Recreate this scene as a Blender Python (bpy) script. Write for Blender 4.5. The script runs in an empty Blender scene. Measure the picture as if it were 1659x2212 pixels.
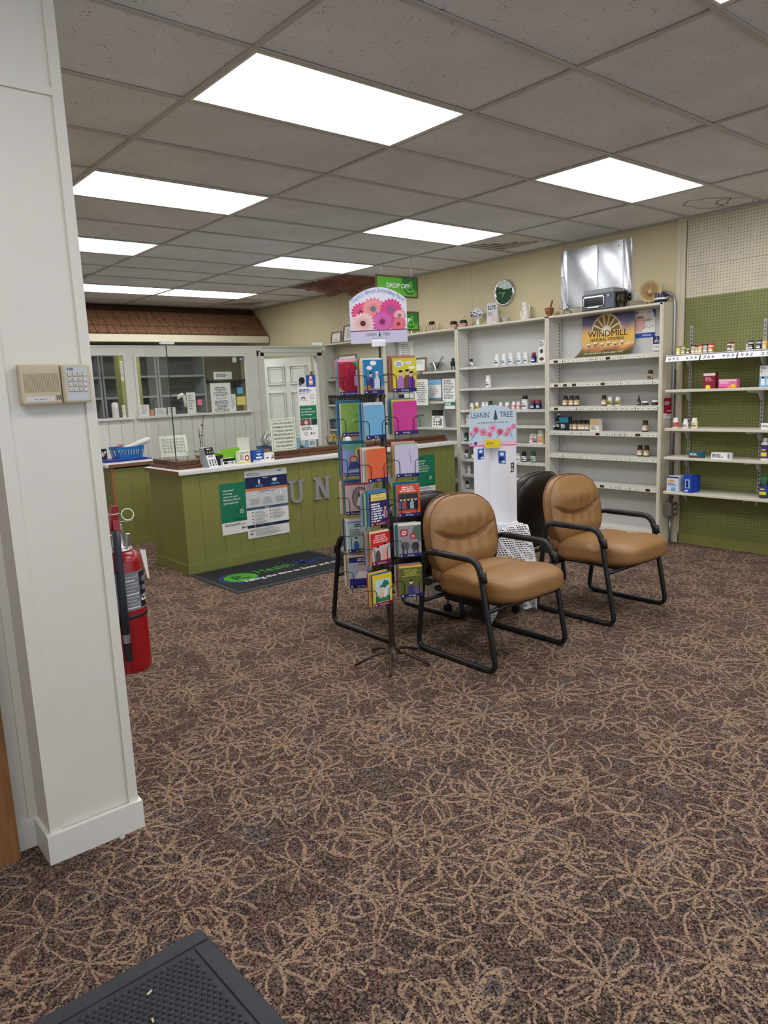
import bpy, math, random
from math import sin, cos, pi, radians, sqrt, atan2
from mathutils import Vector, Matrix
random.seed(7)
scene = bpy.context.scene
COL = scene.collection

# ------------------------------------------------------------------ camera
FPX, CH = 1575.8, 1.487
YAW, PIT, ROL = radians(39.877), radians(-9.591), radians(-2.422)
_f = Vector((sin(YAW)*cos(PIT), cos(YAW)*cos(PIT), sin(PIT)))
_r = Vector((cos(YAW), -sin(YAW), 0)); _u = _r.cross(_f)
CR = cos(ROL)*_r + sin(ROL)*_u
CU = -sin(ROL)*_r + cos(ROL)*_u
CW = _f
CAM = Vector((0, 0, CH))
cd = bpy.data.cameras.new('camera')
cd.sensor_fit = 'VERTICAL'; cd.sensor_height = 36; cd.lens = FPX/2212*36; cd.clip_start = 0.05
cam = bpy.data.objects.new('camera', cd); COL.objects.link(cam)
mw = Matrix.Identity(4)
for i in range(3):
    mw[i][0] = CR[i]; mw[i][1] = CU[i]; mw[i][2] = -CW[i]; mw[i][3] = CAM[i]
cam.matrix_world = mw
scene.camera = cam

# ------------------------------------------------------------------ world, exposure
LAMP = 8.5
w = bpy.data.worlds.new('sky'); scene.world = w; w.use_nodes = True
bg = w.node_tree.nodes['Background']; bg.inputs[0].default_value = (0.78, 0.84, 1.0, 1); bg.inputs[1].default_value = 1.6
scene.view_settings.view_transform = 'Standard'; scene.view_settings.look = 'None'
scene.view_settings.gamma = 1; scene.view_settings.use_curve_mapping = False
scene.view_settings.exposure = 0.4

# ------------------------------------------------------------------ measuring helpers (photo frame 1659x2212 -> world)
def ray(px, py): return CW + CR*((px-829.5)/FPX) - CU*((py-1106)/FPX)
def onx(px, py, x): d = ray(px, py); return CAM + d*((x-CAM.x)/d.x)
def ony(px, py, y): d = ray(px, py); return CAM + d*((y-CAM.y)/d.y)
def onz(px, py, z): d = ray(px, py); return CAM + d*((z-CAM.z)/d.z)
def msize(n, P): return n*((Vector(P)-CAM).dot(CW))/FPX
def Z2(x, y): return (680+x*.31344, 560+y*.3135)
def Z3(x, y): return (980+x*.31344, 480+y*.31343)
def Z4(x, y): return (1380+x*.16817, 440+y*.16814)
def Z5(x, y): return (1380+x*.19886, 780+y*.19892)
def Z6(x, y): return (980+x*.28933, 840+y*.28939)

# ------------------------------------------------------------------ materials
def lin(c):
    c = [v/255 for v in c]
    return tuple((v/12.92 if v <= .04045 else ((v+.055)/1.055)**2.4) for v in c) + (1,)
MATS = {}
def mat(name, rgb, rough=.5, metal=0, spec=.5, emit=0, bump=None, var=0, vscale=8, trans=0):
    if name in MATS: return MATS[name]
    m = bpy.data.materials.new(name); m.use_nodes = True; MATS[name] = m
    nt = m.node_tree; b = nt.nodes['Principled BSDF']
    b.inputs['Base Color'].default_value = lin(rgb); b.inputs['Roughness'].default_value = rough
    b.inputs['Metallic'].default_value = metal; b.inputs['Specular IOR Level'].default_value = spec
    b.inputs['Transmission Weight'].default_value = trans
    if emit:
        b.inputs['Emission Color'].default_value = lin(rgb); b.inputs['Emission Strength'].default_value = emit
    if var or bump:
        tc = nt.nodes.new('ShaderNodeTexCoord')
    if var:
        n = nt.nodes.new('ShaderNodeTexNoise'); n.inputs['Scale'].default_value = vscale; n.inputs['Detail'].default_value = 5
        nt.links.new(tc.outputs['Object'], n.inputs['Vector'])
        r = nt.nodes.new('ShaderNodeValToRGB'); c = lin(rgb)
        r.color_ramp.elements[0].position = .3; r.color_ramp.elements[1].position = .7
        r.color_ramp.elements[0].color = tuple(v*(1-var) for v in c[:3])+(1,)
        r.color_ramp.elements[1].color = tuple(min(1, v*(1+var)) for v in c[:3])+(1,)
        nt.links.new(n.outputs['Fac'], r.inputs['Fac']); nt.links.new(r.outputs['Color'], b.inputs['Base Color'])
    if bump:
        sc, st = bump
        n2 = nt.nodes.new('ShaderNodeTexNoise'); n2.inputs['Scale'].default_value = sc; n2.inputs['Detail'].default_value = 4
        nt.links.new(tc.outputs['Object'], n2.inputs['Vector'])
        bp = nt.nodes.new('ShaderNodeBump'); bp.inputs['Strength'].default_value = st; bp.inputs['Distance'].default_value = .01
        nt.links.new(n2.outputs['Fac'], bp.inputs['Height']); nt.links.new(bp.outputs['Normal'], b.inputs['Normal'])
    return m
def ink(rgb, rough=.6):
    return mat('ink_%d_%d_%d' % tuple(rgb), rgb, rough, spec=.3)
class NT:
    def __init__(s, m): s.t = m.node_tree; s.b = s.t.nodes['Principled BSDF']
    def n(s, ty, **k):
        x = s.t.nodes.new('ShaderNode'+ty)
        for a, v in k.items(): setattr(x, a, v)
        return x
    def l(s, a, b): s.t.links.new(a, b)
    def math(s, op, a, b=None, c=None):
        x = s.n('Math', operation=op)
        for i, v in enumerate((a, b, c)):
            if v is None: continue
            if isinstance(v, (int, float)): x.inputs[i].default_value = v
            else: s.l(v, x.inputs[i])
        return x.outputs[0]
    def mix(s, f, a, b):
        x = s.n('Mix', data_type='RGBA')
        for k, v in ((0, f), (6, a), (7, b)):
            if isinstance(v, (int, float)): x.inputs[k].default_value = v
            elif isinstance(v, tuple): x.inputs[k].default_value = v
            else: s.l(v, x.inputs[k])
        return x.outputs[2]
    def noise(s, vec, scale, detail=3, rough=.5):
        x = s.n('TexNoise'); x.inputs['Scale'].default_value = scale; x.inputs['Detail'].default_value = detail
        x.inputs['Roughness'].default_value = rough
        if vec is not None: s.l(vec, x.inputs['Vector'])
        return x
    def ss(s, v, lo, hi):
        x = s.n('MapRange', interpolation_type='SMOOTHSTEP'); s.l(v, x.inputs[0])
        x.inputs[1].default_value = lo; x.inputs[2].default_value = hi
        return x.outputs[0]

def carpet_material():
    m = mat('carpet', (86, 70, 62), .95, spec=.1); N = NT(m)
    tc = N.n('TexCoord'); P = tc.outputs['Object']
    wob = N.noise(P, 5.0, 2)
    sub = N.n('VectorMath', operation='SUBTRACT'); N.l(wob.outputs['Color'], sub.inputs[0]); sub.inputs[1].default_value = (.5, .5, .5)
    scl = N.n('VectorMath', operation='SCALE'); N.l(sub.outputs[0], scl.inputs[0]); scl.inputs['Scale'].default_value = .11
    add = N.n('VectorMath', operation='ADD'); N.l(P, add.inputs[0]); N.l(scl.outputs[0], add.inputs[1])
    PW = add.outputs[0]
    # vines: edges of a distorted cell pattern
    v1 = N.n('TexVoronoi', feature='DISTANCE_TO_EDGE'); v1.inputs['Scale'].default_value = 6.5; N.l(PW, v1.inputs['Vector'])
    vine = N.math('SUBTRACT', 1.0, N.ss(N.math('ADD', v1.outputs['Distance'], N.math('MULTIPLY', N.math('SUBTRACT', N.noise(P, 240, 1).outputs['Fac'], .5), .05)), .009, .030))
    vk = N.noise(P, 3.1, 2); vine = N.math('MULTIPLY', vine, N.math('ADD', .25, N.math('MULTIPLY', N.ss(vk.outputs['Fac'], .38, .58), .7)))
    # sprays of leaves: rose curves around scattered centres
    def rose(scale, k, R, w, off):
        mp = N.n('Mapping'); mp.inputs['Location'].default_value = off; N.l(PW, mp.inputs['Vector'])
        vf = N.n('TexVoronoi', feature='F1'); vf.inputs['Scale'].default_value = scale; vf.inputs['Randomness'].default_value = .75
        N.l(mp.outputs[0], vf.inputs['Vector'])
        d = N.n('VectorMath', operation='SUBTRACT'); N.l(mp.outputs[0], d.inputs[0]); N.l(vf.outputs['Position'], d.inputs[1])
        sp = N.n('SeparateXYZ'); N.l(d.outputs[0], sp.inputs[0])
        th = N.math('ARCTAN2', sp.outputs[1], sp.outputs[0])
        sc_ = N.n('SeparateColor'); N.l(vf.outputs['Color'], sc_.inputs[0])
        ph = N.math('MULTIPLY', sc_.outputs[0], 6.28)
        c = N.math('ABSOLUTE', N.math('COSINE', N.math('ADD', N.math('MULTIPLY', th, k), ph)))
        r = N.math('SQRT', N.math('ADD', N.math('MULTIPLY', sp.outputs[0], sp.outputs[0]), N.math('MULTIPLY', sp.outputs[1], sp.outputs[1])))
        sn = N.math('SINE', N.math('ADD', N.math('MULTIPLY', th, k), ph))
        gr = N.math('DIVIDE', N.math('MULTIPLY', sn, R*k), N.math('MAXIMUM', r, .004))
        g = N.math('SQRT', N.math('ADD', 1.0, N.math('MULTIPLY', gr, gr)))
        e = N.math('DIVIDE', N.math('ABSOLUTE', N.math('SUBTRACT', r, N.math('MULTIPLY', c, R))), g)
        jit = N.noise(P, 240, 1, .5); e = N.math('ADD', e, N.math('MULTIPLY', N.math('SUBTRACT', jit.outputs['Fac'], .5), .009))
        return N.math('SUBTRACT', 1.0, N.ss(e, w*.5, w*1.3)), r
    r1, _ = rose(3.0, 3.5, .17, .0048, (0, 0, 0))
    r2, _ = rose(3.4, 2.5, .12, .0046, (3.3, 1.7, 0))
    pat = N.math('MAXIMUM', vine, N.math('MAXIMUM', r1, r2))
    # loop pile: every tuft takes one yarn colour
    tf = N.n('TexVoronoi', feature='F1'); tf.inputs['Scale'].default_value = 210; N.l(P, tf.inputs['Vector'])
    tcl = N.n('SeparateColor'); N.l(tf.outputs['Color'], tcl.inputs[0]); ra, rb, rc = tcl.outputs[0], tcl.outputs[1], tcl.outputs[2]
    hue = N.noise(P, 9, 3); hue2 = N.noise(P, 6.0, 2); hue3 = N.noise(P, 7.3, 2)
    base = N.mix(N.ss(hue.outputs['Fac'], .4, .62), lin((84, 69, 60)), lin((92, 72, 62)))
    base = N.mix(N.math('MULTIPLY', N.ss(hue2.outputs['Fac'], .54, .68), .75), base, lin((84, 83, 84)))
    base = N.mix(N.math('MULTIPLY', N.ss(hue3.outputs['Fac'], .58, .7), .6), base, lin((98, 58, 56)))
    base = N.mix(N.math('GREATER_THAN', rb, .70), base, lin((120, 101, 87)))
    base = N.mix(N.math('LESS_THAN', rb, .33), base, lin((44, 36, 34)))
    on = N.math('GREATER_THAN', N.math('MULTIPLY', pat, .74), ra)
    yarn = N.mix(rc, lin((138, 114, 93)), lin((168, 140, 114)))
    N.l(N.mix(on, base, yarn), N.b.inputs['Base Color'])
    bp = N.n('Bump'); bp.inputs['Strength'].default_value = .5; bp.inputs['Distance'].default_value = .004; bp.invert = True
    N.l(tf.outputs['Distance'], bp.inputs['Height']); N.l(bp.outputs['Normal'], N.b.inputs['Normal'])
    return m
def tile_material():
    m = mat('ceiling_tile', (196, 192, 186), .9, spec=.2); N = NT(m)
    tc = N.n('TexCoord'); oi = N.n('ObjectInfo')
    mp = N.n('VectorMath', operation='ADD'); N.l(tc.outputs['Object'], mp.inputs[0])
    sc = N.n('VectorMath', operation='SCALE'); N.l(oi.outputs['Random'], sc.inputs['Scale']); sc.inputs[0].default_value = (37, 53, 0); N.l(sc.outputs[0], mp.inputs[1])
    V = mp.outputs[0]
    v = N.n('TexVoronoi', feature='F1'); v.inputs['Scale'].default_value = 75; N.l(V, v.inputs['Vector'])
    big = N.noise(V, 16, 2); thr = N.math('MULTIPLY', N.ss(big.outputs['Fac'], .42, .7), .28)
    hole = N.math('LESS_THAN', v.outputs['Distance'], thr)
    fine = N.noise(V, 140, 3, .7)
    soil = N.noise(V, 2.0, 4)
    base = N.mix(N.ss(soil.outputs['Fac'], .35, .7), lin((222, 223, 226)), lin((233, 234, 238)))
    base = N.mix(N.math('MULTIPLY', N.ss(fine.outputs['Fac'], .55, .7), .35), base, lin((168, 165, 162)))
    N.l(N.mix(N.math('MULTIPLY', hole, .75), base, lin((95, 88, 80))), N.b.inputs['Base Color'])
    bp = N.n('Bump'); bp.inputs['Strength'].default_value = .5; bp.inputs['Distance'].default_value = .004
    N.l(N.math('SUBTRACT', fine.outputs['Fac'], hole), bp.inputs['Height']); N.l(bp.outputs['Normal'], N.b.inputs['Normal'])
    return m
def peg_material(name, rgb, dark):
    m = mat(name, rgb, .55); N = NT(m)
    tc = N.n('TexCoord'); sp = N.n('SeparateXYZ'); N.l(tc.outputs['Object'], sp.inputs[0])
    def fr(o): return N.math('SUBTRACT', N.math('FRACT', N.math('MULTIPLY', o, 1/.0254)), .5)
    a, b_ = fr(sp.outputs[1]), fr(sp.outputs[2])
    d = N.math('SQRT', N.math('ADD', N.math('MULTIPLY', a, a), N.math('MULTIPLY', b_, b_)))
    h = N.math('LESS_THAN', d, .14)
    ns = N.noise(tc.outputs['Object'], 3, 4)
    fill = N.noise(tc.outputs['Object'], 11, 1)
    h = N.math('MULTIPLY', h, N.ss(fill.outputs['Fac'], .25, .38))
    c = lin(rgb)
    base = N.mix(N.ss(ns.outputs['Fac'], .3, .7), tuple(v*.9 for v in c[:3])+(1,), tuple(min(1, v*1.08) for v in c[:3])+(1,))
    N.l(N.mix(h, base, lin(dark)), N.b.inputs['Base Color'])
    return m
def glass_material(name, tint=(248, 251, 250), alpha=.1, rough=.02):
    m = bpy.data.materials.new(name); m.use_nodes = True; nt = m.node_tree; MATS[name] = m
    for n in list(nt.nodes):
        if n.type != 'OUTPUT_MATERIAL': nt.nodes.remove(n)
    out = [n for n in nt.nodes if n.type == 'OUTPUT_MATERIAL'][0]
    tr = nt.nodes.new('ShaderNodeBsdfTransparent'); tr.inputs[0].default_value = lin(tint)
    gl = nt.nodes.new('ShaderNodeBsdfGlossy'); gl.inputs['Roughness'].default_value = rough; gl.inputs[0].default_value = (.9, .9, .9, 1)
    lw = nt.nodes.new('ShaderNodeLayerWeight'); lw.inputs[0].default_value = .5
    pw = nt.nodes.new('ShaderNodeMath'); pw.operation = 'POWER'; pw.inputs[1].default_value = 5; nt.links.new(lw.outputs['Facing'], pw.inputs[0])
    ad = nt.nodes.new('ShaderNodeMath'); ad.operation = 'MULTIPLY_ADD'; ad.inputs[1].default_value = .9; ad.inputs[2].default_value = alpha; nt.links.new(pw.outputs[0], ad.inputs[0])
    mx = nt.nodes.new('ShaderNodeMixShader'); nt.links.new(ad.outputs[0], mx.inputs[0]); nt.links.new(tr.outputs[0], mx.inputs[1]); nt.links.new(gl.outputs[0], mx.inputs[2])
    nt.links.new(mx.outputs[0], out.inputs[0])
    return m
def wood_material(name, c1, c2, scale=(1.5, 30, 30), rough=.45):
    m = mat(name, c1, rough); N = NT(m)
    tc = N.n('TexCoord'); mp = N.n('Mapping'); mp.inputs['Scale'].default_value = scale; N.l(tc.outputs['Object'], mp.inputs['Vector'])
    n = N.noise(mp.outputs[0], 2.5, 5, .6)
    N.l(N.mix(N.ss(n.outputs['Fac'], .3, .7), lin(c1), lin(c2)), N.b.inputs['Base Color'])
    return m
def lace_material():
    m = bpy.data.materials.new('lace'); m.use_nodes = True; nt = m.node_tree; N = NT(m); MATS['lace'] = m
    N.b.inputs['Base Color'].default_value = lin((236, 234, 230)); N.b.inputs['Roughness'].default_value = .9
    tc = N.n('TexCoord'); mp = N.n('Mapping'); mp.inputs['Rotation'].default_value = (0, 0, radians(12)); N.l(tc.outputs['UV'], mp.inputs[0])
    sp = N.n('SeparateXYZ'); N.l(mp.outputs[0], sp.inputs[0])
    def fr(o, k, off=0): return N.math('ABSOLUTE', N.math('SUBTRACT', N.math('FRACT', N.math('ADD', N.math('MULTIPLY', o, k), off)), .5))
    row = N.math('FLOOR', N.math('MULTIPLY', sp.outputs[1], 70))
    a = fr(N.math('ADD', sp.outputs[0], N.math('MULTIPLY', row, .0072)), 46); b_ = fr(sp.outputs[1], 70)
    hole = N.math('MULTIPLY', N.math('LESS_THAN', a, .34), N.math('LESS_THAN', b_, .26))
    band = N.math('GREATER_THAN', fr(N.math('ADD', sp.outputs[0], sp.outputs[1]), 9), .07)
    hole = N.math('MULTIPLY', hole, band)
    tr = N.n('BsdfTransparent'); mx = N.n('MixShader'); N.l(hole, mx.inputs[0]); N.l(N.b.outputs[0], mx.inputs[1]); N.l(tr.outputs[0], mx.inputs[2])
    out = [n for n in nt.nodes if n.type == 'OUTPUT_MATERIAL'][0]; N.l(mx.outputs[0], out.inputs[0])
    return m

CARPET = carpet_material(); TILE = tile_material()
WHITE = mat('white_paint', (222, 219, 208), .45, var=.03, vscale=3)
TRIMW = mat('white_trim', (226, 224, 216), .4)
CREAM = mat('cream_wall', (210, 197, 160), .6, var=.04, vscale=2)
CREAM2 = mat('cream_trim', (208, 200, 174), .5)
GREEN = mat('green_paint', (132, 133, 70), .5, var=.06, vscale=4)
PEGC = peg_material('pegboard_cream', (212, 203, 180), (70, 62, 52)); PEGG = peg_material('pegboard_green', (126, 129, 74), (40, 42, 22))
GRID = mat('grid_metal', (188, 184, 178), .5)
SHELF = mat('shelf_enamel', (206, 204, 196), .4); SHELFB = mat('shelf_back', (200, 200, 196), .5)
SHELFE = mat('shelf_edge', (214, 208, 188), .4)
LAMIN = mat('white_laminate', (232, 232, 228), .3)
OAK = wood_material('oak', (150, 106, 66), (120, 80, 46), (25, 25, 1.5)); WALNUT = wood_material('walnut_trim', (104, 66, 38), (72, 42, 24))
RAWEDGE = mat('raw_edge', (126, 92, 58), .7, var=.15, vscale=20)
SHINGLE = wood_material('shingle', (140, 102, 72), (108, 76, 52), (14, 14, 2), .8)
BLACKM = mat('black_metal', (22, 23, 26), .35, spec=.5); BLACKP = mat('black_plastic', (20, 20, 22), .45)
RUBBER = mat('rubber', (52, 55, 58), .75, var=.12, vscale=30); RUBBER2 = mat('rubber_ribs', (40, 42, 44), .8)
TAN = mat('tan_leather', (146, 107, 63), .46, spec=.5, bump=(55, .12), var=.07, vscale=5)
TANP = mat('tan_piping', (120, 84, 48), .5)
BROWN = mat('brown_leather', (40, 33, 30), .35, spec=.5, bump=(55, .1)); BROWNP = mat('brown_piping', (20, 16, 15), .5)
CHROME = mat('chrome', (215, 216, 218), .12, metal=1); STEEL = mat('steel', (170, 172, 174), .35, metal=1)
GALV = mat('galvanised', (196, 199, 203), .28, metal=1, var=.12, vscale=6, bump=(3.0, .25))
BRONZE = mat('bronze_pole', (66, 54, 48), .35, metal=.5); WIRE = mat('black_wire', (18, 17, 19), .4)
PAPER = mat('paper', (236, 235, 230), .8, spec=.2); CARDW = mat('white_card', (240, 240, 244), .6)
REDX = mat('red_enamel', (146, 14, 22), .25); BEIGE = mat('beige_plastic', (196, 182, 152), .5); BEIGED = mat('beige_dark', (150, 134, 108), .6)
GLASS = glass_material('clear_glass', alpha=.03); PLEXI = glass_material('acrylic', (250, 252, 250), alpha=.018)
CLEARP = glass_material('clear_plastic', (225, 228, 226), alpha=.12, rough=.15)
LIGHTM = mat('diffuser', (250, 250, 255), .6, emit=LAMP)
LACE = lace_material()
BLACK = ink((18, 18, 20)); WHT = ink((240, 240, 238)); NAVY = ink((38, 34, 98)); GREY = ink((120, 120, 124)); LGREY = ink((176, 176, 178))
DKGREY = ink((70, 70, 74)); YEL = ink((228, 214, 66)); REDI = ink((190, 40, 44)); BLUE = ink((36, 80, 160)); SKY = ink((120, 176, 214)); PINK = ink((212, 70, 150))

# ------------------------------------------------------------------ mesh builder
def frame(n):
    n = Vector(n).normalized(); a = Vector((0, 0, 1)) if abs(n.z) < .9 else Vector((1, 0, 0))
    u = n.cross(a).normalized(); return u, n.cross(u)
class M:
    def __init__(s): s.v = []; s.f = []; s.m = []; s.s = []; s.ms = []; s.uv = None
    def mi(s, m):
        if m not in s.ms: s.ms.append(m)
        return s.ms.index(m)
    def add(s, vs, fs, m, smooth=False):
        o = len(s.v); s.v += [tuple(v) for v in vs]; k = s.mi(m)
        for f in fs: s.f.append([i+o for i in f]); s.m.append(k); s.s.append(smooth)
        return s
    def box(s, x0, x1, y0, y1, z0, z1, m):
        vs = [(x, y, z) for z in (z0, z1) for y in (y0, y1) for x in (x0, x1)]
        return s.add(vs, [(0, 2, 3, 1), (4, 5, 7, 6), (0, 1, 5, 4), (2, 6, 7, 3), (0, 4, 6, 2), (1, 3, 7, 5)], m)
    def obox(s, c, size, R, m):
        hx, hy, hz = [q/2 for q in size]; c = Vector(c)
        vs = [c + R @ Vector((x, y, z)) for z in (-hz, hz) for y in (-hy, hy) for x in (-hx, hx)]
        return s.add(vs, [(0, 2, 3, 1), (4, 5, 7, 6), (0, 1, 5, 4), (2, 6, 7, 3), (0, 4, 6, 2), (1, 3, 7, 5)], m)
    def bevbox(s, x0, x1, y0, y1, z0, z1, m, b):
        # chamfered in plan and at top/bottom
        def ring(z, i):
            return [(x0+b+i, y0+i, z), (x1-b-i, y0+i, z), (x1-i, y0+b+i, z), (x1-i, y1-b-i, z), (x1-b-i, y1-i, z), (x0+b+i, y1-i, z), (x0+i, y1-b-i, z), (x0+i, y0+b+i, z)]
        vs = ring(z0, b*.5)+ring(z0+b, 0)+ring(z1-b, 0)+ring(z1, b*.5)
        fs = [tuple(range(7, -1, -1)), tuple(range(24, 32))]
        for k in range(3):
            for i in range(8): fs.append((k*8+i, k*8+(i+1) % 8, k*8+8+(i+1) % 8, k*8+8+i))
        return s.add(vs, fs, m)
    def lathe(s, prof, m, c=(0, 0, 0), n=20, smooth=True, axis=(0, 0, 1), cap=True, arc=None):
        u, v = (Vector((1, 0, 0)), Vector((0, 1, 0))) if tuple(axis) == (0, 0, 1) else frame(axis)
        ax = Vector(axis).normalized(); c = Vector(c); vs = []; fs = []
        for r, z in prof:
            for i in range(n):
                a = 2*pi*i/n; vs.append(c + ax*z + (u*cos(a)+v*sin(a))*r)
        for k in range(len(prof)-1):
            for i in range(n): fs.append((k*n+i, k*n+(i+1) % n, (k+1)*n+(i+1) % n, (k+1)*n+i))
        s.add(vs, fs, m, smooth)
        if cap:
            for k, rev in ((0, True), (len(prof)-1, False)):
                if prof[k][0] > 1e-5:
                    idx = list(range(n)); s.add([vs[k*n+i] for i in idx], [tuple(reversed(idx)) if rev else tuple(idx)], m)
        return s
    def cyl(s, p0, p1, r, m, n=12, r1=None, smooth=True):
        p0 = Vector(p0); p1 = Vector(p1); d = p1-p0
        return s.lathe([(r, 0), (r if r1 is None else r1, d.length)], m, p0, n, smooth, tuple(d.normalized()))
    def tube(s, pts, r, m, n=8, closed=False, sq=1.0):
        P = [Vector(p) for p in pts]; k = len(P); vs = []; fs = []
        pu = None
        for i in range(k):
            a = P[(i-1) % k] if (closed or i > 0) else P[i]; b = P[(i+1) % k] if (closed or i < k-1) else P[i]
            t = (b-a).normalized()
            if pu is None: pu, _ = frame(t)
            pu = (pu - t*pu.dot(t)).normalized(); pv = t.cross(pu)
            for j in range(n):
                g = 2*pi*j/n; vs.append(P[i] + (pu*cos(g)*sq + pv*sin(g))*(r if not isinstance(r, (list, tuple)) else r[i]))
        for i in range(k if closed else k-1):
            i2 = (i+1) % k
            for j in range(n): fs.append((i*n+j, i*n+(j+1) % n, i2*n+(j+1) % n, i2*n+j))
        if not closed: fs += [tuple(range(n-1, -1, -1)), tuple((k-1)*n+j for j in range(n))]
        return s.add(vs, fs, m, True)
    def prism(s, poly, O, u, v, d, m):
        O = Vector(O); u = Vector(u); v = Vector(v); n = u.cross(v); k = len(poly)
        vs = [O+u*x+v*y for x, y in poly]+[O+u*x+v*y+n*d for x, y in poly]
        fs = [tuple(range(k-1, -1, -1)), tuple(range(k, 2*k))]+[(i, (i+1) % k, k+(i+1) % k, k+i) for i in range(k)]
        return s.add(vs, fs, m)
    def grid(s, nu, nv, fn, m, smooth=True, uv=None):
        vs = [fn(i/(nu-1), j/(nv-1)) for j in range(nv) for i in range(nu)]
        fs = [(j*nu+i, j*nu+i+1, (j+1)*nu+i+1, (j+1)*nu+i) for j in range(nv-1) for i in range(nu-1)]
        return s.add(vs, fs, m, smooth)
    def sphere(s, c, r, m, n=14, sc=(1, 1, 1)):
        c = Vector(c); vs = []; k = n//2
        pr = [(sin(pi*i/k), -cos(pi*i/k)) for i in range(k+1)]
        for a, b in pr:
            for j in range(n): g = 2*pi*j/n; vs.append(c+Vector((a*cos(g)*r*sc[0], a*sin(g)*r*sc[1], b*r*sc[2])))
        fs = [(i*n+j, i*n+(j+1) % n, (i+1)*n+(j+1) % n, (i+1)*n+j) for i in range(k) for j in range(n)]
        return s.add(vs, fs, m, True)
    def cushion(s, c, h, m, e=5, n=14, fn=None, R=None):
        # rounded box by cube projection; fn moves points, (ux,uy,uz) in -1..1
        c = Vector(c); key = {}; vs = []; fs = []
        def pt(p):
            k = tuple(round(q, 5) for q in p)
            if k in key: return key[k]
            q = (abs(p[0])**e+abs(p[1])**e+abs(p[2])**e)**(1/e); w_ = Vector(p)/q
            x = Vector((w_.x*h[0], w_.y*h[1], w_.z*h[2]))
            if fn: x = fn(x, w_)
            if R is not None: x = R @ x
            key[k] = len(vs); vs.append(c+x); return key[k]
        g = [-1+2*i/n for i in range(n+1)]
        for ax in range(3):
            for sg in (-1, 1):
                for i in range(n):
                    for j in range(n):
                        q = []
                        for a, b in ((g[i], g[j]), (g[i+1], g[j]), (g[i+1], g[j+1]), (g[i], g[j+1])):
                            p = [0, 0, 0]; p[ax] = sg; p[(ax+1) % 3] = a; p[(ax+2) % 3] = b; q.append(pt(p))
                        fs.append(tuple(q) if sg > 0 else tuple(reversed(q)))
        return s.add(vs, fs, m, True)
    def mesh(s, name):
        me = bpy.data.meshes.new(name); me.from_pydata(s.v, [], s.f)
        for m in s.ms: me.materials.append(m)
        me.polygons.foreach_set('material_index', s.m); me.polygons.foreach_set('use_smooth', s.s)
        if s.uv:
            l = me.uv_layers.new(name='UVMap')
            for lp in me.loops: l.data[lp.index].uv = s.uv[lp.vertex_index]
        me.update(); return me
    def build(s, name, parent=None, loc=None, rotz=0, **k):
        o = bpy.data.objects.new(name, s.mesh(name)); COL.objects.link(o)
        if parent: o.parent = parent
        if loc is not None: o.location = loc
        if rotz: o.rotation_euler.z = rotz
        tag(o, **k); return o
def tag(o, label=None, cat=None, group=None, kind=None):
    if label: o['label'] = label
    if cat: o['category'] = cat
    if group: o['group'] = group
    if kind: o['kind'] = kind
    return o
def thing(name, label, cat, loc=(0, 0, 0), rotz=0, group=None, kind=None):
    o = bpy.data.objects.new(name, None); COL.objects.link(o); o.location = loc; o.rotation_euler.z = rotz
    o.empty_display_size = .05
    return tag(o, label, cat, group, kind)
def dup(root, loc=None, rotz=None, label=None, group=None, parent=None):
    r = root.copy(); COL.objects.link(r)
    if parent: r.parent = parent
    if loc is not None: r.location = loc
    if rotz is not None: r.rotation_euler.z = rotz
    if label: r['label'] = label
    if group: r['group'] = group
    for ch in root.children: dup(ch, parent=r)
    return r
def struct(m, name, parent=None, **k):
    return m.build(name, parent, kind='structure', **k)

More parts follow.
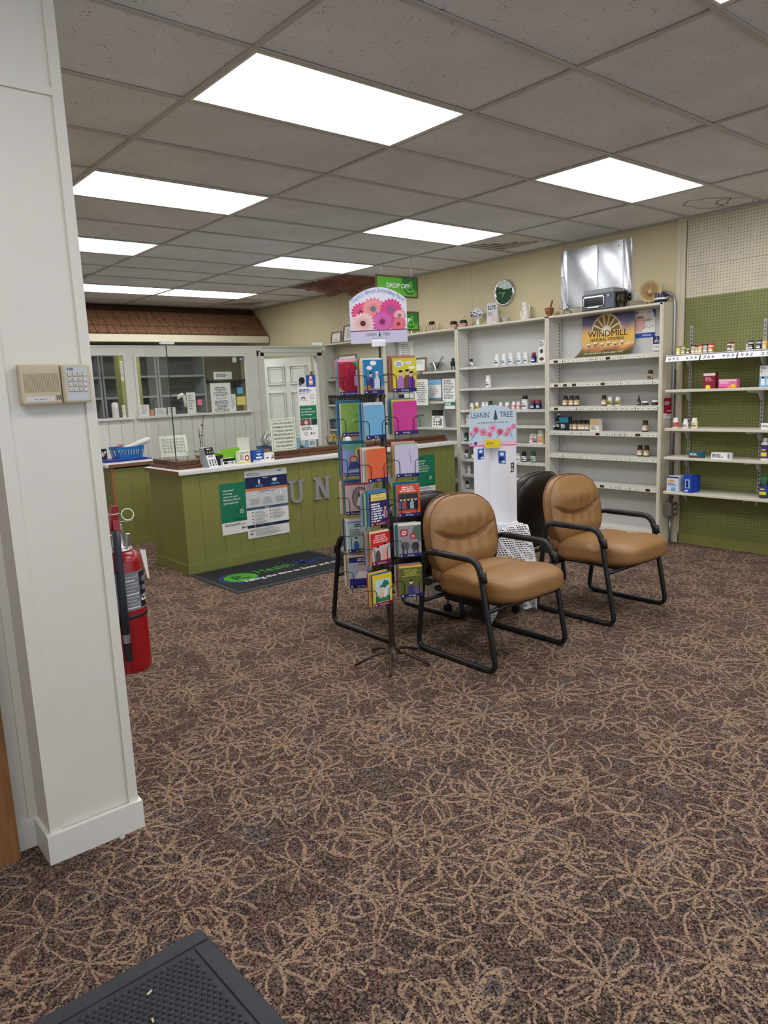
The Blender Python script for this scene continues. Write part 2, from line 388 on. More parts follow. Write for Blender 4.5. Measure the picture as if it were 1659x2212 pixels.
# ------------------------------------------------------------------ flat print (posters, labels, lettering)
_TC = {}
def glyphs(text, bold):
    k = (text, bold)
    if k not in _TC:
        cu = bpy.data.curves.new('t', 'FONT'); cu.body = text; cu.size = 1; cu.resolution_u = 2; cu.offset = .009 if bold else 0
        ob = bpy.data.objects.new('t', cu); me = bpy.data.meshes.new_from_object(ob)
        vs = [tuple(v.co) for v in me.vertices]; fs = [tuple(p.vertices) for p in me.polygons]
        bpy.data.objects.remove(ob); bpy.data.curves.remove(cu); bpy.data.meshes.remove(me)
        _TC[k] = (vs, fs)
    return _TC[k]
class Print:
    """flat ink shapes on a plane: u to the right, v up, stacked a hair apart"""
    def __init__(s, O=(0, 0, 0), u=(1, 0, 0), v=(0, 0, 1), step=.00015):
        s.M = M(); s.O = Vector(O); s.u = Vector(u); s.v = Vector(v); s.n = s.u.cross(s.v); s.k = 1; s.st = step
    def pts(s, P):
        o = s.n*(s.k*s.st); s.k += 1
        return [s.O+s.u*x+s.v*y+o for x, y in P]
    def poly(s, P, m): s.M.add(s.pts(P), [tuple(range(len(P)))], m); return s
    def rect(s, x0, y0, x1, y1, m): return s.poly([(x0, y0), (x1, y0), (x1, y1), (x0, y1)], m)
    def ell(s, cx, cy, rx, ry, m, n=16): return s.poly([(cx+rx*cos(2*pi*i/n), cy+ry*sin(2*pi*i/n)) for i in range(n)], m)
    def ring(s, cx, cy, r0, r1, m, n=24, a0=0, a1=2*pi):
        o = s.n*(s.k*s.st); s.k += 1; vs = []; fs = []
        for i in range(n+1):
            a = a0+(a1-a0)*i/n
            for r in (r0, r1): vs.append(s.O+s.u*(cx+r*cos(a))+s.v*(cy+r*sin(a))+o)
        fs = [(2*i, 2*i+1, 2*i+3, 2*i+2) for i in range(n)]
        s.M.add(vs, fs, m); return s
    def text(s, t, x, y, h, m, align='c', w=None, bold=False, rot=0, slant=0):
        vs, fs = glyphs(t, bold)
        if not vs: return s
        xs = [v[0] for v in vs]; x0, x1 = min(xs), max(xs); sc = h/.72; sx = sc if w is None else w/max(1e-6, x1-x0)
        ax = {'l': x0, 'c': (x0+x1)/2, 'r': x1}[align]; P = []
        for a, b, _ in vs:
            px, py = (a-ax)*sx+slant*b*sc, b*sc
            P.append((x+px*cos(rot)-py*sin(rot), y+px*sin(rot)+py*cos(rot)))
        s.M.add(s.pts(P), fs, m); return s
    def words(s, x0, x1, y0, y1, n, m, fill=.55, center=False, seed=1):
        rd = random.Random(seed); o = s.n*(s.k*s.st); s.k += 1; vs = []; fs = []; dy = (y1-y0)/n
        for i in range(n):
            yb = y1-(i+1)*dy+dy*.5*(1-fill); yt = yb+dy*fill
            L = (x1-x0)*(rd.uniform(.6, 1)); x = x0+((x1-x0-L)/2 if center else 0); xe = x+L
            while x < xe-1e-4:
                wl = min(xe-x, dy*rd.uniform(1.2, 3.4)); b = len(vs)
                vs += [s.O+s.u*a+s.v*c+o for a, c in ((x, yb), (x+wl, yb), (x+wl, yt), (x, yt))]; fs.append((b, b+1, b+2, b+3)); x += wl+dy*.4
        s.M.add(vs, fs, m); return s
    def daisy(s, cx, cy, r, m1, m2, mc, n=20, sq=1.0):
        for lay, (rr, mm, off) in enumerate(((1, m1, 0), (.82, m2, .5))):
            vs = []; fs = []; o = s.n*(s.k*s.st); s.k += 1
            for i in range(n):
                a = 2*pi*(i+off)/n; dx, dy = cos(a), sin(a); b = len(vs); ww = r*rr*.13
                for t, w_ in ((.15, .3), (.5, 1), (.85, .9), (1, .15)):
                    for sg in (-1, 1):
                        vs.append(s.O+s.u*(cx+(dx*t*r*rr-dy*w_*ww*sg))+s.v*(cy+(dy*t*r*rr+dx*w_*ww*sg)*sq)+o)
                for q in range(3): fs.append((b+2*q, b+2*q+2, b+2*q+3, b+2*q+1))
            s.M.add(vs, fs, mm)
        s.ell(cx, cy, r*.24, r*.24*sq, mc); return s
    def tree(s, cx, y0, h, m):
        w_ = h*.5; P = [(cx-.04*h, y0), (cx+.04*h, y0)]
        L = []
        for i in range(4):
            yb = y0+h*(.1+.21*i); hw = w_*.5*(1-i*.22); L.append((hw, yb)); L.append((hw*.55, yb+h*.2))
        R = [(cx+a, b) for a, b in L]; Lf = [(cx-a, b) for a, b in reversed(L)]
        return s.poly([(cx-.04*h, y0), (cx+.04*h, y0), (cx+.04*h, y0+.1*h)]+R+[(cx, y0+h)]+Lf+[(cx-.04*h, y0+.1*h)], m)
    def build(s, parent, name='print', **k): return s.M.build(name, parent, **k)

# ================================================================== THE SETTING
CEIL, WX, WR = 2.806, 6.2, 8.35
GX, GY, TX, TY = 1.6478, 2.6363, 1.2192, .6096
floor = struct(M().box(-1.6, 6.6, -3.2, 12.8, -.05, 0, CARPET), 'floor', label='brown patterned carpet with tan leaf outlines', )
ceiling = struct(M().box(-1.6, 6.6, -3.2, 12.8, CEIL+.25, CEIL+.3, mat('deck', (60, 55, 50), .9)), 'ceiling')
LIGHTS = [(0, -3), (0, 0), (2, 0), (0, 3), (2, 3), (0, 6), (2, 6), (1, 10), (2, 10), (2, -3), (0, -6), (2, -6), (-2, 0), (-2, -3), (-2, 6)]
HOLE = (3, 7)
VENTS = [(3, 3), (3, 11)]
tile_me = M().bevbox(.006, TX-.006, .006, TY-.006, 0, .016, TILE, .004).mesh('ceiling_tile')
cut_me = M().bevbox(.006, WX-GX-3*TX-.004, .006, TY-.006, 0, .016, TILE, .004).mesh('ceiling_tile_cut')
half_me = M().bevbox(.006+.62, WX-GX-3*TX-.004, .006, TY-.006, 0, .016, TILE, .004).mesh('ceiling_tile_half')
stain_done = False
for i in range(-3, 4):
    for j in range(-10, 13):
        if (i, j) in LIGHTS or (i, j) == HOLE: continue
        y = GY+j*TY
        if i == 3 and (i, j) in VENTS: me = half_me
        else: me = cut_me if i == 3 else tile_me
        o = bpy.data.objects.new('ceiling_tile', me); COL.objects.link(o); o.parent = ceiling
        o.location = (GX+i*TX, y, CEIL+.002+random.uniform(0, .002)); o['kind'] = 'structure'
runner_me = M().box(-.012, .012, GY-10*TY, 10.42, -.006, 0, GRID).box(-.003, .003, GY-10*TY, 10.42, 0, .04, GRID).mesh('runner')
for i in range(-3, 4):
    o = bpy.data.objects.new('runner', runner_me); COL.objects.link(o); o.parent = ceiling; o.location = (GX+i*TX, 0, CEIL); o['kind'] = 'structure'
tee_me = M().box(GX-3*TX, WX, -.012, .012, -.005, 0, GRID).box(GX-3*TX, WX, -.003, .003, 0, .035, GRID).mesh('cross_tee')
for j in range(-10, 13):
    o = bpy.data.objects.new('cross_tee', tee_me); COL.objects.link(o); o.parent = ceiling; o.location = (0, GY+j*TY, CEIL); o['kind'] = 'structure'
struct(M().box(WX-.022, WX, -3.1, 10.5, CEIL-.006, CEIL, GRID).box(WX-.003, WX, -3.1, 10.5, CEIL-.02, CEIL, GRID), 'wall_angle', ceiling)
# brown water stain on the corner tile
st = M()
for cx, cy, rx, ry, a in ((5.86, 2.92, .2, .07, .3), (6.02, 2.78, .16, .06, -.4)):
    n = 40; vs = []
    for k in range(n):
        t = 2*pi*k/n; r_ = 1+.12*sin(3*t+a)+.07*sin(7*t)
        for q in (.93, 1): vs.append((cx+rx*q*r_*cos(t), cy+ry*2.2*q*r_*sin(t), CEIL+.0012))
    st.add(vs, [(2*k, 2*((k+1) % n), 2*((k+1) % n)+1, 2*k+1) for k in range(n)], mat('stain', (150, 130, 100), .9))
struct(st, 'water_stain', ceiling)

# walls
wr = thing('wall_right', 'cream panelled side wall above the white shelving', None, kind='structure')
struct(M().box(WX+.02, WX+.12, -3.2, 12.8, 0, CEIL+.25, CREAM), 'backing', wr)
yy = 3.30
k = 0
while yy < 12.6:
    y1 = min(yy+1.2192, 12.7)
    struct(M().box(WX, WX+.02, yy+.0015, y1-.0015, 0, CEIL+.1, CREAM), 'wall_panel', wr); yy = y1
wp = thing('wall_pegboard', 'cream over green pegboard wall right of the tall shelving', None, kind='structure')
for (z0, z1, mm) in ((2.398, CEIL+.05, PEGC), (2.143, 2.396, PEGC), (.09, 2.143, PEGG)):
    for (ya, yb) in ((2.03, 3.255), (.81, 2.0285), (-.41, .8085), (-1.63, -.4115), (-3.1, -1.6315)):
        struct(M().box(WX, WX+.006, ya, yb, z0, z1, mm), 'pegboard_panel', wp)
struct(M().box(WX+.006, WX+.02, -3.1, 3.3, 0, CEIL+.05, mat('dark_backing', (52, 48, 40), .9)), 'backing', wp)
struct(M().box(WX-.012, WX+.01, -3.1, 3.27, 0, .09, GREEN), 'baseboard_right', None, label='green baseboard under the pegboard')
struct(M().box(WX-.012, WX+.02, 3.262, 3.30, 0, CEIL, CREAM2).box(WX-.02, WX+.02, 3.30, 3.336, 0, CEIL, CREAM2), 'trim_1', None, label='cream vertical trim between plain wall and pegboard')
# left pier
wl = thing('wall_left', 'white painted pier at the left edge with keypad', None, kind='structure')
struct(M().box(-1.5, .52, 2.55, 2.75, 0, CEIL, WHITE), 'wall_board', wl)
struct(M().box(.535, .80, 2.405, 3.05, 0, CEIL, WHITE), 'pier_core', wl)
struct(M().box(.528, .566, 2.397, 2.56, .1, CEIL, WHITE), 'corner_strip', wl)
struct(M().box(.79, .822, 2.397, 3.06, .1, CEIL, WHITE), 'corner_strip', wl)
struct(M().box(.566, .79, 2.398, 2.41, 2.385, 2.408, WHITE), 'batten', wl)
struct(M().box(.5, .53, 2.54, 2.556, .09, CEIL, WHITE), 'corner_strip', wl)
bb = M(); bb.box(.515, .832, 2.383, 2.40, 0, .1, TRIMW).box(.515, .53, 2.40, 2.535, 0, .1, TRIMW).box(.818, .832, 2.40, 3.07, 0, .1, TRIMW).box(.452, .53, 2.535, 2.56, 0, .1, TRIMW)
struct(bb, 'baseboard_left', None, label='white baseboard round the foot of the pier')
struct(M().box(.33, .452, 2.49, 2.56, 0, 2.2, OAK), 'trim_2', None, label='oak door casing at the left edge')
d1 = thing('door_1', 'oak door beside the casing at the left edge', None, kind='structure')
struct(M().box(-.6, .325, 2.52, 2.56, .01, 2.15, OAK), 'door_leaf', d1); struct(M().box(-.72, -.605, 2.49, 2.56, 0, 2.2, OAK), 'door_casing', d1)
struct(M().box(-1.6, -1.5, -3.2, 2.7, 0, CEIL+.25, WHITE).box(.2, .3, 2.7, 12.8, 0, CEIL+.25, CREAM), 'wall_left_side', None, label='plain painted wall along the left')
# front wall with shop windows behind the viewer
fw = thing('wall_front', 'shop front wall with windows', None, kind='structure')
struct(M().box(-1.6, 6.6, -3.2, -3.1, 0, .6, WHITE).box(-1.6, 6.6, -3.2, -3.1, 2.5, CEIL+.25, WHITE).box(-1.6, -1.2, -3.2, -3.1, .6, 2.5, WHITE).box(1.0, 1.2, -3.2, -3.1, .6, 2.5, WHITE).box(3.4, 3.6, -3.2, -3.1, .6, 2.5, WHITE).box(5.8, 6.6, -3.2, -3.1, .6, 2.5, WHITE), 'wall_board', fw)
for k, (a, b_) in enumerate(((-1.2, 1.0), (1.2, 3.4), (3.6, 5.8))):
    struct(M().box(a, b_, -3.16, -3.15, .6, 2.5, GLASS), 'window_pane', fw)
struct(M().box(-1.6, 6.6, 12.5, 12.8, 0, CEIL+.25, mat('back_wall', (150, 138, 118), .7)), 'wall_back', None, label='dim beige wall at the back of the dispensary')

# shingled canopy over the dispensary
cano = thing('shingle_canopy', 'brown wood shingle canopy over the dispensary', None, kind='structure')
struct(M().prism([(10.03, 2.36), (10.55, 2.36), (10.55, CEIL), (10.45, CEIL)], (2.0, 0, 0), (0, 1, 0), (0, 0, 1), 4.15, mat('canopy_core', (70, 44, 28), .9)), 'canopy_core', cano)
sl = Vector((0, .42, .446)).normalized()
for row in range(3):
    x = 2.05+row*.05
    while x < 6.14:
        wd = min(random.choice((.1, .13, .16, .19, .22, .24)), 6.15-x)
        if wd < .04: break
        t0 = row*.15
        O = Vector((x, 10.005, 2.355))+sl*(t0+random.uniform(-.004, .004))
        m_ = M(); n_ = Vector((0, -sl.z, sl.y)); up = sl
        a = wd-.011
        vs = []
        for (du, dn) in ((0, .042), (.168, .012)):
            for dx in (0, a):
                vs.append(O+Vector((dx, 0, 0))+up*du+n_*dn)
        for (du, dn) in ((0, .006), (.168, -.002)):
            for dx in (0, a): vs.append(O+Vector((dx, 0, 0))+up*du+n_*dn)
        m_.add(vs, [(0, 1, 3, 2), (4, 6, 7, 5), (0, 4, 5, 1), (2, 3, 7, 6), (0, 2, 6, 4), (1, 5, 7, 3)], SHINGLE)
        struct(m_, 'shingle', cano); x += wd
struct(M().box(2.0, 6.16, 9.98, 10.06, 2.262, 2.36, CREAM2), 'fascia', cano)
struct(M().box(2.0, 6.18, 10.06, 12.5, 2.30, 2.33, mat('soffit', (150, 148, 142), .8)), 'soffit', cano)

# dispensary partition with windows and door
pt = thing('wall_partition', 'white planked partition with service windows behind the counter', None, kind='structure')
PW_ = mat('partition_paint', (224, 221, 212), .5, var=.02, vscale=5)
def planks(x0, x1, z0, z1, wdt=.145):
    x = x0
    while x < x1-.005:
        xe = min(x+wdt, x1); struct(M().box(x+.002, xe-.002, WR, WR+.02, z0, z1, PW_), 'plank', pt); x = xe
PT = 2.075
planks(.8, 5.02, 0, 1.26)
struct(M().box(.8, 5.02, WR+.021, WR+.06, 0, 1.26, PW_).box(.8, 6.0, WR+.015, WR+.06, 1.99, PT, PW_), 'core', pt)
for a, b_ in ((.8, 1.75), (3.24, 3.33), (4.80, 5.02)):
    struct(M().box(a, b_, WR-.005, WR+.06, 1.26, PT, PW_), 'stile', pt)
struct(M().box(.8, 5.0, WR-.004, WR+.06, 1.985, PT, PW_), 'header', pt)
struct(M().box(.8, 6.0, WR-.012, WR+.07, PT, PT+.018, PW_), 'cap_rail', pt)
def win(n, x0, x1, z0, z1, lab):
    o = thing('window_%d' % n, lab, None, (x0, WR, z0), kind='structure')
    W_, H_ = x1-x0, z1-z0; fr = M(); t = .03
    fr.box(0, W_, -.02, .0, H_, H_+t, TRIMW).box(-t, 0, -.02, 0, 0, H_+t, TRIMW).box(W_, W_+t, -.02, 0, 0, H_+t, TRIMW)
    struct(fr, 'window_frame', o)
    struct(M().box(-t-.02, W_+t+.02, -.05, .02, -.025, 0, TRIMW), 'window_sill', o)
    struct(M().box(0, W_, .03, .035, 0, H_, GLASS), 'window_pane', o)
    return o
win(1, 1.78, 3.21, 1.285, 1.98, 'wide service window left of the mullion, bottle on its sill')
win(2, 3.36, 4.77, 1.285, 1.965, 'wide service window with sticky notes')
# door opening and open door
dr = thing('door_2', 'white six panel door standing ajar behind the acrylic shield', None, (5.85, WR+.075, 0), radians(-57), kind='structure')
dm = M(); dm.box(-.74, 0, 0, .035, .01, 1.96, TRIMW)
struct(dm, 'door_leaf', dr)
for (a, b_) in ((-.67, -.41), (-.33, -.07)):
    for (c, d_) in ((.15, .75), (.87, 1.50), (1.60, 1.86)):
        q = M()
        for (i0, i1, y0) in ((0, .014, -.016), (.03, .044, -.012)):
            q.box(a+i0, b_-i0, y0, .001, c+i0, c+i1, TRIMW).box(a+i0, b_-i0, y0, .001, d_-i1, d_-i0, TRIMW).box(a+i0, a+i1, y0, .001, c+i0, d_-i0, TRIMW).box(b_-i1, b_-i0, y0, .001, c+i0, d_-i0, TRIMW)
        q.box(a+.045, b_-.045, -.006, 0, c+.045, d_-.045, TRIMW)
        struct(q, 'door_panel', dr)
struct(M().box(-.02, .012, -.012, .004, 1.66, 1.76, mat('brass', (170, 140, 70), .3, metal=1)), 'hinge', dr)
casing = M()
casing.box(4.955, 5.045, WR-.03, WR+.07, 0, 2.03, PW_).box(5.885, 5.99, WR-.03, WR+.07, 0, 2.03, PW_).box(4.955, 5.99, WR-.03, WR+.07, 1.965, 2.05, PW_)
casing.box(4.965, 4.985, WR-.042, WR-.03, 0, 2.03, PW_).box(5.96, 5.98, WR-.042, WR-.03, 0, 2.03, PW_).box(4.965, 5.98, WR-.042, WR-.03, 2.01, 2.03, PW_)
struct(casing, 'trim_3', None, label='white casing round the open dispensary door')
# dispensary interior seen through the windows
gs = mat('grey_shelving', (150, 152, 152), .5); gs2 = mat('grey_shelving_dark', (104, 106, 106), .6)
for n_, (x0, x1, yb) in enumerate(((2.0, 3.85, 10.9), (3.87, 4.7, 10.9), (4.72, 5.5, 10.9))):
    sh = thing('metal_shelving', ['grey metal shelving seen through the left service window', 'grey metal shelving seen through the large service window', 'grey metal shelving at the right of the large service window'][n_], 'shelving', (x0, yb, 0))
    W_ = x1-x0
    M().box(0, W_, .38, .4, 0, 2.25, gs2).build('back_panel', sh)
    for xx in (0, W_-.025): M().box(xx, xx+.025, 0, .38, 0, 2.25, gs).build('upright', sh)
    for z in (.1, .5, .9, 1.2, 1.5, 1.8, 2.12): M().box(.026, W_-.026, 0, .379, z, z+.03, gs).build('shelf', sh)
M().box(3.91, 4.2, 10.3, 10.5, 0, 2.1, GREEN).build('green_post', label='green painted post behind the service windows', cat='post', loc=(0, 0, 0))
for k, xx in enumerate((2.6, 4.3)):
    o = thing('soffit_light', ['ceiling light tucked behind the left of the canopy fascia', 'ceiling light tucked behind the right of the canopy fascia'][k], 'light', (xx, 10.065, 2.30))
    M().box(0, 1.2, 0, .2, -.012, -.001, WHITE).build('frame', o); M().box(.02, 1.18, .01, .19, -.018, -.012, LIGHTM).build('diffuser', o)
bs = thing('wall_shelf', 'dark wall shelf holding a small white sign, through the window', 'shelf', (5.4, 10.68, 1.72))
M().box(.12, .78, 0, .3, 0, .02, mat('dark_wood', (62, 54, 46), .6)).build('shelf_board', bs); M().box(.2, .23, .02, .28, -.12, 0, BLACKM).build('bracket', bs)
M().box(.6, .63, .02, .28, -.12, 0, BLACKM).build('bracket', bs)
struct(M().box(5.51, 6.18, 10.98, 11.03, 0, 2.3, mat('inner_wall', (122, 110, 92), .8)), 'wall_inner', None, label='brown inner wall of the dispensary')
sg = M().box(5.56, 5.88, 10.72, 10.73, 1.742, 1.86, PAPER).build('paper_sign', label='small white sign on the dark wall shelf', cat='sign')
Print((5.56, 10.7195, 1.742)).words(.04, .3, .03, .09, 3, DKGREY).build(sg, 'lettering')
# ================================================================== CEILING FITTINGS
lf = thing('ceiling_light', 'x', 'light', (0, 0, CEIL)); 
fm = M(); a, b_ = .014, .028
fm.box(a, TX-a, a, b_, -.004, .03, WHITE).box(a, TX-a, TY-b_, TY-a, -.004, .03, WHITE).box(a, b_, b_, TY-b_, -.004, .03, WHITE).box(TX-b_, TX-a, b_, TY-b_, -.004, .03, WHITE)
fm.build('frame', lf); M().box(b_, TX-b_, b_, TY-b_, .004, .012, LIGHTM).build('diffuser', lf)
LN = {(0, -3): 'ceiling light panel just cut by the top right corner of the view', (0, 0): 'large bright ceiling light panel nearest the viewer', (2, 0): 'bright ceiling light panel in front of the pegboard wall',
      (0, 3): 'ceiling light panel cut by the white pier, third row back', (2, 3): 'ceiling light panel beside the square air vent near the metal sheet', (0, 6): 'small ceiling light panel cut by the pier, behind the second one',
      (2, 6): 'ceiling light panel left of the hanging drop off sign', (1, 10): 'farthest ceiling light panel next to the pier', (2, 10): 'farthest ceiling light panel in front of the shingles, right of its neighbour'}
for q, (i, j) in enumerate(LIGHTS):
    o = lf if q == 0 else dup(lf)
    o.location = (GX+i*TX, GY+j*TY, CEIL)
    o['label'] = LN.get((i, j), 'ceiling light panel out of view, ' + {(2, -3): 'over the right of the entrance', (0, -6): 'by the shop windows, middle', (2, -6): 'by the shop windows, right', (-2, 0): 'over the left wall', (-2, -3): 'left of the entrance', (-2, 6): 'hidden behind the pier'}.get((i, j), '')); o['group'] = 'ceiling light panels'
VM = mat('vent_grey', (206, 203, 196), .5); VD = mat('vent_dark', (40, 38, 36), .8)
for q, (i, j) in enumerate(VENTS):
    o = thing('air_vent', ['square louvred ceiling air vent beside the light near the metal sheet', 'far ceiling air vent above the end of the shingles'][q], 'vent', (GX+i*TX+.015, GY+j*TY+.01, CEIL), group='ceiling air vents')
    S = .59
    M().box(0, S, 0, S, .03, .035, mat('vent_duct', (120, 116, 110), .7)).build('duct', o)
    for k in range(4):
        c = .01+k*.065; e = S-c; t = .058; m_ = M()
        for (p0, p1, q0, q1) in (((c, c), (e, c), (e-t, c+t), (c+t, c+t)), ((e, c), (e, e), (e-t, e-t), (e-t, c+t)), ((e, e), (c, e), (c+t, e-t), (e-t, e-t)), ((c, e), (c, c), (c+t, c+t), (c+t, e-t))):
            m_.add([(p0[0], p0[1], .003), (p1[0], p1[1], .003), (q0[0], q0[1], -.003), (q1[0], q1[1], -.003)], [(0, 1, 2, 3)], VM)
        m_.build('louvre', o)
    M().box(S/2-.05, S/2+.05, S/2-.05, S/2+.05, .0, .006, VM).build('centre_plate', o)
# sagging insulation in the missing tile
IM = mat('insulation_paper', (112, 62, 46), .55, var=.35, vscale=12, bump=(9, .9))
def insul(u, v):
    x = GX+3*TX-.02+u*(WX-GX-3*TX-.01); y = GY+7*TY+.015+v*(2*TY-.03)
    e = sin(pi*min(1, max(0, u)))**.6*sin(pi*v)**.6
    z = CEIL+.05-.15*e-.07*abs(sin(5*u+4*v+1))*e+.05*abs(sin(9*v-6*u))*e+.018*sin(23*u+13*v)*e+.01*sin(41*u-29*v)*e
    return (x+.01, y, z)
for o in list(ceiling.children):
    if o.name.startswith('ceiling_tile') and abs(o.location.x-(GX+3*TX)) < .01 and abs(o.location.y-(GY+8*TY)) < .01: bpy.data.objects.remove(o)
M().grid(40, 40, insul, IM).build('insulation', label='crumpled brown insulation sagging from a missing ceiling tile', cat='insulation')
struct(M().box(GX+3*TX, WX, GY+7*TY, GY+9*TY, CEIL+.10, CEIL+.12, mat('deck', (60, 55, 50))), 'hole_backing', ceiling)

# ================================================================== HANGING SIGNS
SG1 = ink((92, 168, 52)); SG2 = ink((40, 112, 48)); SG3 = ink((124, 196, 70)); SFR = mat('sign_frame', (84, 66, 42), .6)
YS = 5.74
pA, pB = ony(811, 592, YS), ony(903, 645, YS)
def rxsign(name, label, x0, x1, z0, z1, word, wires):
    o = thing(name, label, 'sign', (x0, YS, z0)); W_, H_ = x1-x0, z1-z0; t = .016
    M().box(0, W_, 0, .012, 0, H_, SFR).build('board', o)
    m_ = M(); m_.box(0, W_, -.004, 0, 0, t, SFR).box(0, W_, -.004, 0, H_-t, H_, SFR).box(0, t, -.004, 0, t, H_-t, SFR).box(W_-t, W_, -.004, 0, t, H_-t, SFR); m_.build('frame', o)
    P = Print((0, -.0005, 0)); P.rect(t, t, W_-t, H_-t, SG1)
    cx = W_*.80; cy = H_*.62; R_ = H_*.48
    P.poly([(W_*.62, t), (W_-t, t), (W_-t, H_-t), (W_*.62, H_-t)], SG1)
    P.poly([(cx+x_*R_, cy+y_*R_) for x_, y_ in [(cos(pi+pi*k/14), sin(pi+pi*k/14)) for k in range(15)] if True and cx+x_*R_ < W_-t]+[(W_-t, cy-R_*.3), (W_-t, H_-t), (cx-R_, H_-t)], SG2)
    P.ring(cx, cy, R_*.62, R_*.74, SG3, 16, pi, 1.75*pi)
    P.text('R', cx+.03*W_, H_*.42, H_*.36, SG3, bold=False, slant=.15).text('x', cx+.09*W_, H_*.26, H_*.22, SG3, slant=.1)
    P.text(word, W_*.52, H_*.44, H_*.22, WHT, w=W_*.55, bold=True)
    P.build(o, 'lettering')
    for q, wx_ in enumerate(wires):
        M().cyl((wx_-x0, .006, H_), (wx_-x0, .006, wires[wx_]-z0), .0016, STEEL, 5).build('hanging_wire', o)
    return o
sx0, sx1, sz0, sz1 = pA.x, pB.x, pB.z, pA.z
rxsign('hanging_sign', 'green DROP OFF sign hung on wires from the ceiling', sx0, sx1, sz0, sz1, 'DROP OFF', {sx0+.08: CEIL, sx1-.08: CEIL})
pC = ony(905, 715, YS); dz = sz1-sz0
rxsign('hanging_sign', 'green PICK UP sign hung under the drop off sign, half hidden', sx0, sx1, pC.z, pC.z+dz*.93, 'PICK UP', {sx0+.081: sz0, sx1-.081: sz0})

# ================================================================== MAIN COUNTER
CT, CY0, CX0, CX1 = .885, 5.68, 2.575, 5.80
ct = thing('service_counter', 'long green planked service counter with white laminate top', 'counter', (CX0, CY0, 0))
L_ = CX1-CX0; D_ = .66
M().box(.012, L_-.012, .014, D_-.014, 0, CT-.05, mat('green_core', (70, 76, 34), .8)).build('carcass', ct)
x = 0; k = 0
while x < L_-.01:
    xe = min(x+random.choice((.09, .16, .2, .14)), L_)
    M().box(x+.0012, xe-.0012, 0, .014, .085, CT-.04, GREEN).build('front_plank', ct); x = xe
y = 0.0
while y < D_-.01:
    ye = min(y+.11, D_); M().box(0, .012, y+.0012, ye-.0012, .085, CT-.04, GREEN).build('end_plank', ct); y = ye
M().box(-.008, L_, -.01, .012, 0, .085, GREEN).box(-.008, .012, .012, D_, 0, .085, GREEN).build('kickboard', ct)
tp = M(); tp.bevbox(-.03, L_+.02, -.035, D_+.02, CT-.036, CT, LAMIN, .006); tpo = tp.build('countertop', ct)
M().box(-.0325, -.0295, -.025, D_+.015, CT-.034, CT-.003, RAWEDGE).build('raw_edge', tpo)
# letters UNION
LT = mat('letter_grey', (150, 148, 146), .5)
def serif(ch, W_, H_):
    t = W_*.24; s_ = W_*.16; h = H_*.1
    R_ = lambda x0, y0, x1, y1: [(x0, y0), (x1, y0), (x1, y1), (x0, y1)]
    if ch == 'I': return [R_(W_/2-t/2, 0, W_/2+t/2, H_), R_(W_/2-t*1.1, 0, W_/2+t*1.1, h), R_(W_/2-t*1.1, H_-h, W_/2+t*1.1, H_)]
    if ch == 'U':
        n = 14; r = W_*.36; cx = W_/2; cy = r+.0
        o_ = [(cx+(r+t*.1)*cos(pi+pi*k/n), cy+(r)*sin(pi+pi*k/n)) for k in range(n+1)]
        i_ = [(cx+(r-t*.75)*cos(2*pi-pi*k/n), cy+(r-t*.6)*sin(2*pi-pi*k/n)) for k in range(n+1)]
        return [[(cx-r-t*.1, H_)]+o_+[(cx+r+t*.1, H_), (cx+r-t*.75, H_)]+i_+[(cx-r+t*.75, H_)], R_(0, H_-h, W_*.46, H_), R_(W_*.62, H_-h, W_, H_)]
    if ch == 'N': return [R_(.1*W_, 0, .1*W_+t*.8, H_), R_(.9*W_-t*.8, 0, .9*W_, H_), [(.1*W_, H_), (.1*W_+t*1.1, H_), (.9*W_, 0), (.9*W_-t*1.1, 0)], R_(0, 0, .42*W_, h), R_(0, H_-h, .36*W_, H_), R_(.64*W_, H_-h, W_, H_)]
    if ch == 'O':
        n = 24; res = []
        for k in range(n):
            a0, a1 = 2*pi*k/n, 2*pi*(k+1)/n
            res.append([(W_/2+W_/2*cos(a0), H_/2+H_/2*sin(a0)), (W_/2+W_/2*cos(a1), H_/2+H_/2*sin(a1)), (W_/2+W_*.3*cos(a1), H_/2+H_*.38*sin(a1)), (W_/2+W_*.3*cos(a0), H_/2+H_*.38*sin(a0))])
        return res
for ch, x0, x1 in (('U', 3.60, 3.775), ('N', 3.885, 4.075), ('I', 4.195, 4.295), ('O', 4.43, 4.61), ('N', 4.725, 4.915)):
    m_ = M(); wd = x1-x0
    for k, pl in enumerate(serif(ch, wd, .215)): m_.prism(pl, (0, 0, 0), (1, 0, 0), (0, 0, 1), .018+.0004*k, LT)
    m_.build('counter_letter', label='large grey serif letter %s on the green counter front%s' % (ch, ', farthest along' if x0 > 4.7 else (', beside the I' if ch == 'N' else '')), cat='letter', loc=(x0, CY0, .472), group='letters on the counter front')
